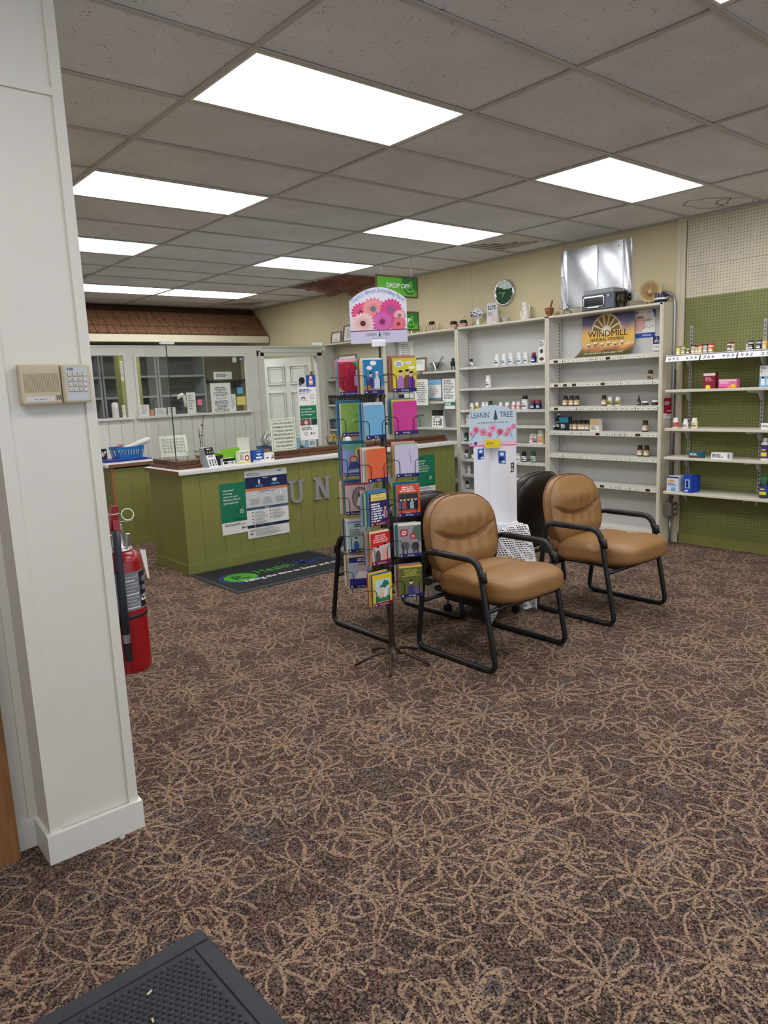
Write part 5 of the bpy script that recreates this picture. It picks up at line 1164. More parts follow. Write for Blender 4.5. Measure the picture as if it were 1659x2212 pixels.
M().lathe([(.045, 0), (.042, .01), (.02, .025), (.018, .06), (.03, .075), (.068, .11), (.074, .14), (.062, .17), (.045, .178), (.048, .188), (.04, .188)], CER).build('body', o)
DB = ink((62, 88, 150)); m_ = M()
for k in range(14):
    a = -2.7+k*.17; zz = .125+.025*sin(k*1.9); r_ = .0755-.004*abs(zz-.135)/.03
    m_.sphere((r_*cos(a), r_*sin(a), zz), .011, DB, 6, (1, 1, .6))
for z_, r_ in ((.112, .0705), (.165, .0655)): m_.lathe([(r_, z_), (r_, z_+.003)], DB, cap=False)
m_.build('painted_pattern', o); M().cyl((-.06, 0, .15), (-.105, 0, .172), .012, CER, 8, .008).build('spout', o); M().tube([(.06, 0, .165), (.1, 0, .175), (.105, 0, .14), (.068, 0, .12)], .006, CER, 7).build('handle', o)
leaflet('white brochure with small photos standing on the unit top beside the blue and white pot', *Z2(1218, 0)[:1], Z2(0, 308)[1], Z2(0, 452)[1], 22, UT, 6.07, lambda P, W_, H_: (P.rect(0, 0, W_, H_, ink((214, 214, 218))), [P.ell(W_*(.2+.2*(k % 4)), H_*(.72+.11*(k//4)), W_*.08, H_*.045, (DKGREY, BLUE, ink((200, 160, 140)))[k % 3]) for k in range(8)], P.words(W_*.1, W_*.7, H_*.4, H_*.58, 4, GREY), P.rect(W_*.45, H_*.12, W_*.9, H_*.35, ink((224, 190, 176)))))
def mortar(label, P_, s_, m, up=.0, stem=False):
    o = thing('mortar', label, 'mortar', P_, -pi/2)
    pr = [(.6, 0), (.62, .12), (.45, .2), (.85, .45), (1, 1), (.88, 1), (.6, .4)] if stem else [(.6, 0), (.85, .3), (1, 1), (.85, 1), (.6, .4)]
    M().lathe([(r_*s_, z_*s_*(1.9 if stem else 1.25)) for r_, z_ in pr], m).build('bowl', o); d = Vector((.35, 0, 1)) if stem else Vector((-.9, .1, .55)); d.normalize(); c = Vector((0, 0, s_*(1.2 if stem else .6)))
    M().cyl(c, c+d*s_*2.2, s_*.16, m, 10, s_*.2).sphere(c+d*s_*2.2, s_*.24, m, 10).build('pestle', o); return o
mortar('small grey marble mortar with pestle on the unit top', topP(*Z2(1318, 430)), .042, mat('marble', (176, 172, 164), .4, var=.1, vscale=40))
o = thing('leaf_vase', 'white ceramic jar painted with a green sprig on the unit top', 'vase', topP(*Z2(1450, 410)), -pi/2)
M().lathe([(.04, 0), (.046, .008), (.052, .03), (.052, .07), (.03, .125), (.026, .14), (.032, .155), (.032, .178), (.02, .18)], CER).build('body', o); M().tube([(.03, 0, .15), (.055, 0, .14), (.06, 0, .1), (.05, 0, .075)], .006, CER, 7).build('handle', o)
m_ = M()
for k in range(7): m_.sphere((-.008+.012*(k % 3), -.0505+.002*(k % 2), .035+.011*k), .008, ink((84, 110, 76)), 6, (1, .4, .6))
m_.build('painted_sprig', o)
WDM = wood_material('turned_wood', (150, 96, 52), (116, 70, 36), (20, 20, 4)); mortar('turned wooden mortar and pestle on the join of two unit tops', topP(*Z3(660, 640)), .046, WDM, stem=True)
o = thing('oil_lamp', 'small clear glass oil lamp with steel burner on the unit top', 'lamp', topP(*Z3(785, 628)), -pi/2); M().lathe([(.045, 0), (.05, .01), (.045, .04), (.02, .055), (.012, .065)], GB).build('glass_base', o); M().lathe([(.014, .065), (.014, .09), (.006, .095), (.006, .13)], STEEL, n=12).build('burner', o)
M().cyl((.01, 0, .005), (-.14, .02, .006), .004, BLACKP, 6).build('wick_cord', o)
# grey counting machine
P_ = onx(*Z3(985, 600), 6.0); o = thing('counting_machine', 'grey pill counting machine with chrome framed hatch on the unit top', 'machine', (6.0, P_.y, UT), -pi/2)
GM = mat('machine_grey', (98, 104, 118), .4); Wm, Hm = .34, .19
M().bevbox(-Wm/2, Wm/2, .01, .19, .008, Hm*.78, GM, .008).build('housing', o); M().bevbox(-Wm/2+.01, Wm/2-.01, .02, .19, Hm*.78, Hm, mat('machine_light', (158, 162, 168), .35), .008).build('lid', o)
m_ = M(); x0, x1, z0, z1 = -Wm/2+.025, Wm/2-.095, .035, .13
m_.box(x0, x1, 0, .012, z1-.01, z1, CHROME).box(x0, x1, 0, .012, z0, z0+.008, CHROME).box(x0, x0+.008, 0, .012, z0, z1, CHROME).box(x1-.008, x1, 0, .012, z0, z1, CHROME); m_.build('hatch_frame', o)
M().box(x0+.008, x1-.008, .004, .011, z0+.008, z1-.01, mat('hatch_glass', (40, 42, 46), .1)).build('hatch_window', o); M().cyl((x0+.05, .0, z0-.006), (x1-.05, .0, z0-.006), .006, CHROME, 8).build('catch_bar', o); M().cyl((Wm/2-.05, .011, .12), (Wm/2-.05, .0, .12), .012, STEEL, 12).build('knob', o)
M().box(-Wm/2, Wm/2, .0, .19, 0, .008, BLACKP).build('base', o)
o = thing('tankard', 'dark pewter tankard with bulged base on the unit top', 'tankard', topP(*Z3(1155, 570)), -pi/2); DM = mat('dark_pewter', (62, 54, 46), .3, metal=.6, var=.3, vscale=30)
M().lathe([(.04, 0), (.045, .012), (.038, .025), (.055, .055), (.058, .075), (.05, .1), (.053, .14), (.056, .145), (.05, .145), (.045, .1)], DM).build('body', o)
for k in range(6): M().tube([(.056*cos(pi/3*k), .056*sin(pi/3*k), .065), (.053*cos(pi/3*k), .053*sin(pi/3*k), .13)], .005, DM, 6).build('rib', o)
# horn speaker
HB_ = mat('horn_cream', (206, 186, 140), .45); hp = topP(1402, 662); o = thing('horn_speaker', 'cream horn loudspeaker on a short bracket on the unit top', 'speaker', (6.10, hp[1], UT), -pi/2+.55)
M().lathe([(.03, .09), (.05, .05), (.07, .02), (.092, -.03), (.096, -.03), (.098, -.025), (.074, .03), (.055, .06), (.034, .1), (.034, .15)], HB_, (0, 0, .115), 24, True, (0, -1, .1) if False else (0, 1, -.08), cap=False).build('horn', o)
M().lathe([(.0, -.012), (.018, -.01), (.022, .03), (.02, .07)], HB_, (0, 0, .115), 16, True, (0, 1, -.08)).build('driver', o); M().lathe([(.06, .04), (.0, .06)], mat('horn_shade', (170, 140, 92), .6), (0, 0, .115), 20, True, (0, 1, -.08), cap=False).build('throat', o)
M().box(-.02, .02, .05, .09, 0, .006, BLACKM).box(-.018, -.012, .055, .085, .006, .1, BLACKM).box(.012, .018, .055, .085, .006, .1, BLACKM).build('bracket', o)
o = thing('blue_mug', 'dark blue mug with a white band and handle at the unit top corner', 'mug', (6.07, onx(1427, 655, 6.07).y, UT), -pi/2); BM_ = mat('navy_glaze', (30, 36, 70), .2)
M().lathe([(.04, 0), (.05, .012), (.052, .045), (.045, .075), (.045, .08), (.04, .078), (.04, .02)], BM_).build('body', o); M().lathe([(.0525, .03), (.0525, .045)], CER, cap=False).build('band', o); M().tube([(.05, 0, .065), (.08, 0, .055), (.075, 0, .03), (.05, 0, .022)], .005, BM_, 7).build('handle', o)

# ------------------------------------------------------------------ on the cream wall
y0, y1, z0, z1 = 3.77, 4.543, 2.187, 2.735
o = thing('metal_sheet', 'galvanised sheet metal panel screwed to the cream wall', 'panel', (WX, (y0+y1)/2, z0), -pi/2); W_ = y1-y0; H_ = z1-z0
M().box(-W_/2-.02, W_/2+.02, -.004, -.0005, -.055, H_+.012, CREAM2).build('backing_board', o)
xs = [-W_/2, -W_/2+.075, -.0+.03, W_/2-.085, W_/2]
for k in range(4):
    a, b_ = xs[k], xs[k+1]
    def pnl(u, v, a=a, b_=b_): return (a+(b_-a)*u, -.008-.006*sin(pi*u)*(.6+.4*sin(3+5*v+k))-.002*sin(6*u+7*v), H_*v)
    M().grid(14, 14, pnl, GALV).build('sheet_panel', o)
for k in range(1, 4): M().cyl((xs[k], -.01, 0), (xs[k], -.01, H_), .006, GALV, 8).build('seam', o)
for (a, b_) in ((-W_/2+.02, .03), (-W_/2+.02, .3), (-W_/2+.02, .46), (.04, .48), (.25, .5), (W_/2-.02, .5), (W_/2-.02, .3), (W_/2-.02, .13), (W_/2-.02, .03), (-W_/2+.1, .5)): M().sphere((a, -.012, b_), .007, STEEL, 8, (1, .5, 1)).build('screw', o)
cl = thing('wall_clock', 'round chrome wall clock with dark green face', 'clock', (WX, 5.258, 2.435), -pi/2)
M().lathe([(.118, -.03), (.125, -.034), (.136, -.02), (.138, -.002), (.12, -.0005)], CHROME, n=40, axis=(0, 1, 0), cap=False).build('rim', cl)
M().lathe([(.12, -.012), (.0, -.0121)], ink((34, 84, 54)), n=40, axis=(0, 1, 0), cap=False).build('dial', cl)
P = Print((0, -.0125, 0))
for k in range(12):
    a = pi/2-2*pi*(k+1)/12; P.text(str(k+1), .095*cos(a), .095*sin(a)-.007, .014, ink((206, 220, 206)))
P.ring(0, .05, .018, .022, SG3).text('R', 0, .042, .016, SG3); P.build(cl, 'numerals')
for nm, a, L_ in (('minute_hand', radians(176), .088), ('hour_hand', radians(228), .055)):
    R_ = Matrix.Rotation(-a, 3, 'Y'); M().obox(R_ @ Vector((L_*.42, 0, 0))+Vector((0, -.016, 0)), (L_, .002, .005), R_, WHT).build(nm, cl)
M().lathe([(.117, -.026), (.0, -.027)], GLASS, n=40, axis=(0, 1, 0), cap=False).build('glass', cl)
ot = thing('wall_outlet', 'wide white wall outlet plate beside the horn speaker', 'outlet', (WX, onx(1381, 640, WX).y, onx(1381, 640, WX).z), -pi/2)
M().bevbox(-.055, .055, -.006, -.0005, -.04, .04, CER, .002).build('plate', ot)
for x in (-.026, .026): q = M().lathe([(.018, 0), (.018, .002)], WHT, (x, -.006, 0), 16, False, (0, -1, 0)).build('socket', ot); M().box(x-.007, x-.004, -.0088, -.008, .0, .009, BLACK).box(x+.004, x+.007, -.0088, -.008, .0, .009, BLACK).build('slots', q)
CD = mat('conduit', (168, 170, 168), .35, metal=.8)
cdt = thing('conduit_pipe', 'bent steel conduit down the shelving end to the outlet box', 'conduit', (6.14, 3.31, 0))
pth = [(.03, .33, 2.21), (.03, .12, 2.215)]+[(.03*(1-t)+.0*t, .12-.11*sin(t*pi/2), 2.215-.12*(1-cos(t*pi/2))) for t in (.2, .4, .6, .8, 1)]+[(0, .01, 1.5), (0, .01, .377)]
M().tube(pth, .0125, CD, 10).build('pipe', cdt); M().tube([(0, .01, .262), (0, .01, .0)], .0125, CD, 10).build('lower_pipe', cdt)
M().cyl((0, .01, 1.69), (0, .01, 1.73), .018, CD, 10).build('coupling', cdt)
M().tube([(.028, .005, .40), (.026, .005, 1.0), (.028, .005, 1.55)], .006, mat('grey_cable', (110, 108, 104), .5), 6).build('cable', cdt)
eb = thing('outlet_box', 'grey steel outlet box with four round covers on the shelving end', 'outlet', (6.08, 3.25, .262)); BXM = mat('box_grey', (128, 122, 114), .5, metal=.4)
M().bevbox(-.05, .06, 0, .072, 0, .115, BXM, .005).build('box', eb)
for i in range(2):
    for j in range(2): M().lathe([(.017, 0), (.017, .006), (.012, .007)], mat('cover_grey', (156, 152, 142), .4), (.028-.0+i*.0+.022*(i*2-1)*.9-.0, 0, .032+j*.05), 14, True, (0, -1, 0)).build('round_cover', eb)
# red card holder on the unit end
a, b_ = ony(1435, 860, YA-.012), ony(1464, 901, YA-.012)
o = sheet('donation_card', 'red and white card with a stethoscope drawing on the shelving end', 'card', (a.x-.01, YA-.012, b_.z), b_.x-a.x+.02, a.z-b_.z); W_, H_ = b_.x-a.x+.02, a.z-b_.z
RC = ink((166, 24, 50)); P = Print((0, -.0013, 0)); P.rect(0, H_*.25, W_, H_, RC).ring(W_*.68, H_*.72, W_*.09, W_*.12, WHT).ring(W_*.58, H_*.57, W_*.06, W_*.08, WHT).ring(W_*.85, H_*.62, W_*.06, W_*.08, WHT).words(W_*.05, W_*.5, H_*.66, H_*.84, 3, WHT).words(W_*.2, W_*.75, H_*.33, H_*.4, 1, WHT).rect(W_*.2, H_*.2, W_*.78, H_*.27, RC).words(W_*.1, W_*.85, H_*.1, H_*.16, 1, LGREY); P.build(o)

# ------------------------------------------------------------------ bracket shelves on the pegboard
SXF = 5.90; RS = [1.662, 1.376, 1.05, .805, .505]; RY1 = 3.262; RY0 = 1.2
for k, yy in enumerate((3.19, 2.58, 1.97, 1.36)):
    st_ = thing('shelf_standard', ['left slotted steel standard on the pegboard', 'second slotted steel standard on the pegboard', 'third slotted standard on the pegboard, off to the right', 'fourth slotted standard on the pegboard, off to the right'][k], 'standard', (WX, yy, .45), -pi/2, 'pegboard standards')
    M().box(-.013, .013, -.014, -.0005, 0, 1.46, CDW if False else mat('standard_grey', (176, 178, 176), .4, metal=.5)).build('rail', st_)
    m_ = M()
    for q in range(44): m_.box(-.004, .004, -.0148, -.0141, .02+q*.0325, .038+q*.0325, VD)
    m_.build('slots', st_)
BRK = mat('bracket_white', (206, 206, 200), .4)
NMS = ['top', 'second', 'third', 'fourth', 'lowest']
for k, z in enumerate(RS):
    sh = thing('bracket_shelf', '%s cream shelf on the green pegboard' % NMS[k] + (', with slanted price strips' if k == 0 else ''), 'shelf', (SXF, (RY0+RY1)/2, z), -pi/2, 'pegboard shelves'); Wd = RY1-RY0
    M().bevbox(-Wd/2, Wd/2, 0, WX-SXF-.016, -.022, 0, SHELFE, .003).build('shelf_board', sh)
    for yy in (3.19, 2.58, 1.97, 1.36):
        xx = (RY0+RY1)/2-yy
        M().prism([(.02, -.024), (.285, -.024), (.285, -.11), (.25, -.095), (.22, -.05), (.02, -.036)], (xx-.003, 0, 0), (0, 1, 0), (0, 0, 1), .006, BRK).build('bracket', sh)
    if k == 0:
        m_ = M(); x = -Wd/2+.012; seg = .30
        while x < Wd/2-.1:
            s_ = M(); s_.add([(x, -.026, -.052), (x+seg-.012, -.026, -.052), (x+seg-.012, -.002, -.002), (x, -.002, -.002), (x, -.022, -.054), (x+seg-.012, -.022, -.054), (x+seg-.012, -.001, -.004), (x, -.001, -.004)], [(0, 1, 2, 3), (7, 6, 5, 4), (0, 4, 5, 1), (3, 2, 6, 7), (0, 3, 7, 4), (1, 5, 6, 2)], CARDW); so = s_.build('price_strip', sh)
            v = Vector((0, .024, .05)).normalized(); P = Print((x, -.0262, -.052), (1, 0, 0), tuple(v)); P.rect(.0, .048, seg-.012, .054, NV2)
            rd = random.Random(int(x*100)); 
            for q, c in enumerate((.02, .055, .09, .175, .21, .245)): P.text(rd.choice('0235689'), c+.012, .012, .024, BLACK, w=.022, bold=True); P.k = 3
            P.build(so, 'prices'); x += seg
XR = 5.985
def rput(Zf, x, yt, yb, w_, z, label, body, cap, lab=None, lab2=None, style='pill', group=None): return put(Zf, x, yt, yb, w_, z, label, body, cap, lab, lab2, XR, style, group)
SPB = mat('spice_body', (222, 212, 190), .4)
def capm(n, c): return mat('cap_'+n, c, .4)
for x, a, b_, w_, cp, lb, lab in ((507, 1820, 1930, 55, capm('moss', (120, 130, 50)), YEL, 'first spice jar with moss green lid at the left end of the top pegboard shelf'), (575, 1815, 1930, 55, capm('moss', (120, 130, 50)), ink((150, 140, 60)), 'second spice jar with moss green lid'), (632, 1832, 1925, 48, capm('olive', (90, 100, 40)), ink((100, 110, 60)), 'shorter olive spice jar set back behind the moss lidded pair'), (700, 1805, 1922, 58, capm('umber', (80, 50, 40)), TANL, 'spice jar with umber lid before the standard'), (745, 1812, 1915, 44, capm('umber', (80, 50, 40)), TANL, 'spice jar with umber lid half hidden behind its neighbour'), (790, 1803, 1918, 55, capm('red2', (190, 40, 36)), ink((226, 190, 110)), 'spice jar with red lid and orange picture'), (855, 1797, 1915, 58, capm('slate', (60, 66, 76)), LGREY, 'spice jar with slate lid between two red lidded jars'), (925, 1790, 1912, 64, capm('red2', (190, 40, 36)), ink((230, 130, 60)), 'wider spice jar with red lid and orange band'),
      (1165, 1775, 1897, 62, capm('maroon', (110, 40, 44)), ink((90, 70, 60)), 'spice jar with maroon lid standing apart'), (1207, 1775, 1893, 40, capm('maroon', (110, 40, 44)), TANL, 'slim jar with maroon lid behind the one standing apart'), (1395, 1783, 1882, 40, capm('grey3', (120, 120, 120)), LGREY, 'slim grey lidded jar left of the dark lidded one'), (1440, 1752, 1878, 66, capm('ink2', (50, 52, 62)), ink((40, 40, 44)), 'jar with near black lid toward the right of the top pegboard shelf'), (1540, 1745, 1870, 62, capm('navy2', (40, 56, 100)), ink((50, 60, 90)), 'jar with navy lid toward the right edge'), (1615, 1735, 1865, 58, capm('ochre', (206, 140, 50)), ink((226, 190, 90)), 'jar with ochre lid at the right edge of the view')):
    rput(Z4, x, a, b_, w_, RS[0], lab, SPB, cp, WHT if lb is None else lb, WHT, 'spice')
MAR = ink((134, 30, 48)); ORP = ink((232, 150, 60)); MPK = ink((226, 110, 170))
XB2 = 5.99
sbox(Z5, 778, 130, 300, 100, RS[1], 'tall maroon carton on the second pegboard shelf', MAR, XB2, .05, lambda p, W_, H_: (p.rect(0, H_*.8, W_, H_*.97, PAPER), p.words(W_*.15, W_*.85, H_*.45, H_*.75, 4, PKL), p.ell(W_*.4, H_*.14, W_*.2, H_*.09, YEL), p.rect(W_*.2, 0, W_*.6, H_*.1, YLL)))
sbox(Z5, 980, 198, 292, 150, RS[1], 'pink and orange carton on the second pegboard shelf', MPK, XB2, .06, lambda p, W_, H_: (p.rect(0, H_*.75, W_, H_, ink((244, 196, 210))), p.poly([(0, 0), (W_, 0), (W_, H_*.5), (W_*.4, H_*.1)], ORP), p.ell(W_*.82, H_*.28, W_*.1, H_*.18, YLL), p.words(W_*.1, W_*.7, H_*.5, H_*.7, 2, WHT), p.rect(W_*.02, H_*.02, W_*.5, H_*.14, ink((180, 60, 120)))))
o = sbox(Z5, 1385, 55, 285, 110, RS[1], 'white sign card with bold blue lettering at the right edge of the second pegboard shelf', WHT, XB2, .02, lambda p, W_, H_: (p.text('No', W_*.1, H_*.84, H_*.12, NV2, 'l', bold=True), p.text('E', W_*.1, H_*.68, H_*.1, NV2, 'l', bold=True), p.rect(0, 0, W_, H_*.5, SKY), p.rect(W_*.12, H_*.08, W_*.4, H_*.4, WHT), p.ell(W_*.26, H_*.44, W_*.1, H_*.05, BLACK), p.words(W_*.5, W_*.9, H_*.1, H_*.4, 4, WHT)), name='shelf_sign')
for x, a, b_, w_, lb, lab in ((400, 620, 728, 62, ink((216, 90, 40)), 'white bottle with red orange label at the left of the third pegboard shelf'), (508, 630, 728, 58, WHT, 'plain white bottle between two orange labelled ones on the third pegboard shelf'), (603, 620, 730, 66, ink((240, 214, 150)), 'white bottle with pale orange label beside the standard')):
    rput(Z5, x, a, b_, w_, RS[2], lab, WPB, CAPW, lb, GREY)
sbox(Z5, 1400, 672, 735, 90, RS[2], 'small white carton cut by the right edge on the third pegboard shelf', WHT, XB2, .05, lambda p, W_, H_: p.words(W_*.1, W_*.9, H_*.3, H_*.7, 2, DKGREY))
sbox(Z5, 630, 992, 1055, 120, RS[3], 'teal carton on the fourth pegboard shelf', ink((24, 100, 120)), 5.95, .05, lambda p, W_, H_: (p.rect(0, 0, W_, H_*.25, ink((110, 60, 40))), p.words(W_*.1, W_*.8, H_*.4, H_*.8, 2, WHT)))
sbox(Z5, 900, 998, 1065, 160, RS[3], 'white carton on the fourth pegboard shelf', WHT, 5.95, .05, lambda p, W_, H_: (p.words(W_*.06, W_*.7, H_*.2, H_*.85, 3, DKGREY), p.rect(W_*.88, H_*.1, W_*.97, H_*.9, GREY)))
rput(Z5, 1365, 845, 1085, 80, RS[3], 'white foam pump bottle with purple label at the right of the fourth pegboard shelf', WPB, CAPW, ink((80, 50, 110)), YEL, 'tall')
WB = ink((214, 222, 232))
for k, (x, w_, xi) in enumerate(((385, 105, 5.94), (455, 70, 6.03))): sbox(Z5, x, 1258 if k == 0 else 1253, 1425-8*k, w_, RS[4], ['front white and blue carton at the left of the lowest pegboard shelf', 'white and blue carton set behind the first on the lowest pegboard shelf'][k], WB, xi, .07, lambda p, W_, H_: (p.rect(0, H_*.9, W_, H_, NV2), p.ell(W_*.4, H_*.72, W_*.28, H_*.07, ORP), p.words(W_*.1, W_*.9, H_*.4, H_*.6, 3, BLUE), p.rect(W_*.4, H_*.05, W_*.75, H_*.3, SKY)))
RB = ink((36, 70, 170))
for k, (x, w_, xi) in enumerate(((540, 70, 5.94), (590, 62, 5.99), (622, 46, 6.05))): sbox(Z5, x, 1235, 1432-10*k, w_, RS[4], ['front royal blue carton with white panel on the lowest pegboard shelf', 'middle royal blue carton on the lowest pegboard shelf', 'rear royal blue carton on the lowest pegboard shelf'][k], RB, xi, .05, lambda p, W_, H_: (p.rect(W_*.2, H_*.25, W_*.8, H_*.75, ink((150, 184, 224))), p.rect(W_*.32, H_*.3, W_*.62, H_*.68, NV2), p.words(W_*.15, W_*.85, H_*.05, H_*.18, 1, WHT)))
rput(Z5, 1355, 1262, 1497, 95, RS[4], 'navy labelled bottle with a leafy green cap at the right of the lowest pegboard shelf', mat('dark_bottle', (30, 30, 40), .3), CAPG, ink((40, 70, 130)), YEL)
# ================================================================== KEYPAD ON THE PIER
kp = thing('alarm_keypad', 'beige alarm keypad with speaker grille on the white pier', 'keypad', (.596, 2.397, 1.483))
M().bevbox(0, .118, -.028, 0, 0, .119, BEIGE, .005).build('speaker_housing', kp)
m_ = M()
for k in range(22): m_.box(.012+k*.0046, .0138+k*.0046, -.0288, -.0279, .036, .092, BEIGED)
m_.build('grille_slots', kp)
m_ = M()
for k in range(3): m_.box(.1+k*.0055, .1025+k*.0055, -.0288, -.0279, .012, .026, BLACK)
m_.build('vent_slots', kp)
q = M().box(.014, .094, -.0287, -.028, .009, .024, ink((206, 206, 206))).build('label_plate', kp)
P = Print((.014, -.0288, .009))
for k in range(5): P.rect(.024+k*.0075, .0085, .0255+k*.0075, .010, BLACK); P.words(.0215+k*.0075, .0275+k*.0075, .005, .0075, 1, DKGREY, seed=k)
P.build(q, 'lettering')
kh = M(); kh.bevbox(.121, .206, -.033, 0, .001, .117, BEIGE, .005); khb = kh.build('keypad_housing', kp)
M().box(.131, .197, -.0337, -.033, .009, .11, ink((196, 198, 204))).build('keypad_face', kp)
Print((.131, -.0338, .009)).text('FBI', .006, .09, .009, BLACK, 'l', w=.018, bold=True, slant=.2).build(kp, 'logo')
KEYS = '123 456 789 *0# '
for i in range(16):
    r_, c = divmod(i, 4); x = .137+c*.0152; z = .082-r_*.0155
    b_ = M(); b_.box(x-.0008, x+.0108, -.0343, -.0337, z-.0008, z+.0108, BEIGED).bevbox(x, x+.01, -.037, -.0343, z, z+.01, mat('key_ivory', (220, 212, 192), .5), .0012); bo = b_.build('key_button', kp)
    t = KEYS[i]
    if t != ' ': Print((x, -.0371, z)).text(t, .005, .003, .0048, BLACK, bold=True).build(bo, 'digit')

# ================================================================== FIRE EXTINGUISHER
fx = thing('fire_extinguisher', 'red fire extinguisher hung on the side of the white pier', 'extinguisher', (.918, 2.60, .505))
M().lathe([(.07, 0), (.074, .006), (.075, .02), (.075, .405), (.068, .43), (.045, .448), (.03, .452)], REDX, n=32).build('cylinder', fx)
M().lathe([(.0755, .235), (.0755, .375)], mat('label_grey', (120, 124, 130), .5), n=40, cap=False).build('label', fx)
m_ = M()
def cylrect(a0, a1, z0, z1, r_, m, n=10):
    vs = []
    for k in range(n+1):
        a = a0+(a1-a0)*k/n
        for z in (z0, z1): vs.append((r_*cos(a), r_*sin(a), z))
    m_.add(vs, [(2*k, 2*k+2, 2*k+3, 2*k+1) for k in range(n)], m)
A0 = -1.32  # towards the viewer
cylrect(A0+.25, A0+.95, .24, .37, .0759, BLACK)
for k in range(3): cylrect(A0+.30, A0+.42, .35-.032*k-.014, .35-.032*k, .0762, DKGREY, 4); cylrect(A0+.46, A0+.9, .345-.032*k-.014, .35-.032*k, .0762, GREY, 8)
cylrect(A0+.29, A0+.62, .263, .283, .0762, WHT, 5); cylrect(A0+.4, A0+.48, .267, .279, .0764, BLACK, 3); cylrect(A0+.66, A0+.9, .248, .266, .0762, ink((200, 170, 60)), 5)
for k in range(10): cylrect(A0-.55, A0+.18-.2*(k % 3 == 2), .243+.0125*k, .2465+.0125*k, .0759, LGREY if k % 4 else WHT, 8)
m_.build('label_print', fx)
M().lathe([(.0765, .205), (.0775, .206), (.0775, .216), (.0765, .217)], BLACKP, n=32, cap=False).build('strap', fx)
M().box(-.055, -.02, -.08, -.066, .18, .215, BLACKP).build('hose_clip', fx)
M().lathe([(.03, .45), (.03, .46), (.022, .465), (.022, .5), (.018, .52)], STEEL, n=18).build('valve', fx)
M().lathe([(.046, .446), (.05, .45), (.046, .454)], CHROME, n=24).build('neck_ring', fx)
hd = M(); hd.obox((-.012, -.012, .566), (.026, .02, .09), Matrix.Rotation(.15, 3, 'Y'), REDX).obox((.0, 0, .528), (.03, .026, .024), Matrix.Identity(3), STEEL); hd.build('handle', fx)
M().obox((-.01, -.02, .535), (.024, .02, .05), Matrix.Rotation(-.2, 3, 'X'), REDX).build('lever', fx)
M().cyl((.028, -.018, .46), (.03, -.02, .505), .008, CHROME, 10).cyl((.036, -.008, .46), (.038, -.008, .5), .006, CHROME, 8).build('gauge', fx)
M().tube([(-.0+.036+.022*cos(2*pi*k/20), -.02+.006*sin(2*pi*k/20), .575+.02*sin(2*pi*k/20)) for k in range(20)], .002, WHT, 6, True).build('pull_ring', fx)
M().tube([(-.015+.022*cos(2*pi*k/16), -.012+.018*sin(2*pi*k/16), .583) for k in range(16)], .0015, WHT, 5, True).build('seal_tie', fx)
M().cyl((-.05, -.012, .551), (.05, -.02, .551), .002, STEEL, 6).build('pin', fx)
hx, hy = -.036, -.086
M().tube([(-.012, -.02, .515), (-.022, -.05, .515), (-.03, -.075, .5), (hx, hy, .46), (hx, hy, .3), (hx, hy, .16)], .0135, mat('hose_rubber', (34, 40, 52), .55), 12).build('hose', fx)
M().cyl((hx, hy, .16), (hx, hy, .128), .0145, STEEL, 12).build('nozzle_ferrule', fx); M().cyl((hx, hy, .128), (hx, hy, .06), .013, BLACKP, 12).build('nozzle', fx)
M().box(-.095, -.02, -.01, .01, .5, .506, STEEL).box(-.095, -.088, -.02, .02, .42, .52, STEEL).build('wall_hook', fx)
M().prism([(0, 0), (.02, -.004), (.024, -.11), (.018, -.112)], (.06, -.04, .445), (.94, -.34, 0), (0, 0, 1), .0008, PAPER).build('inspection_tag', fx)

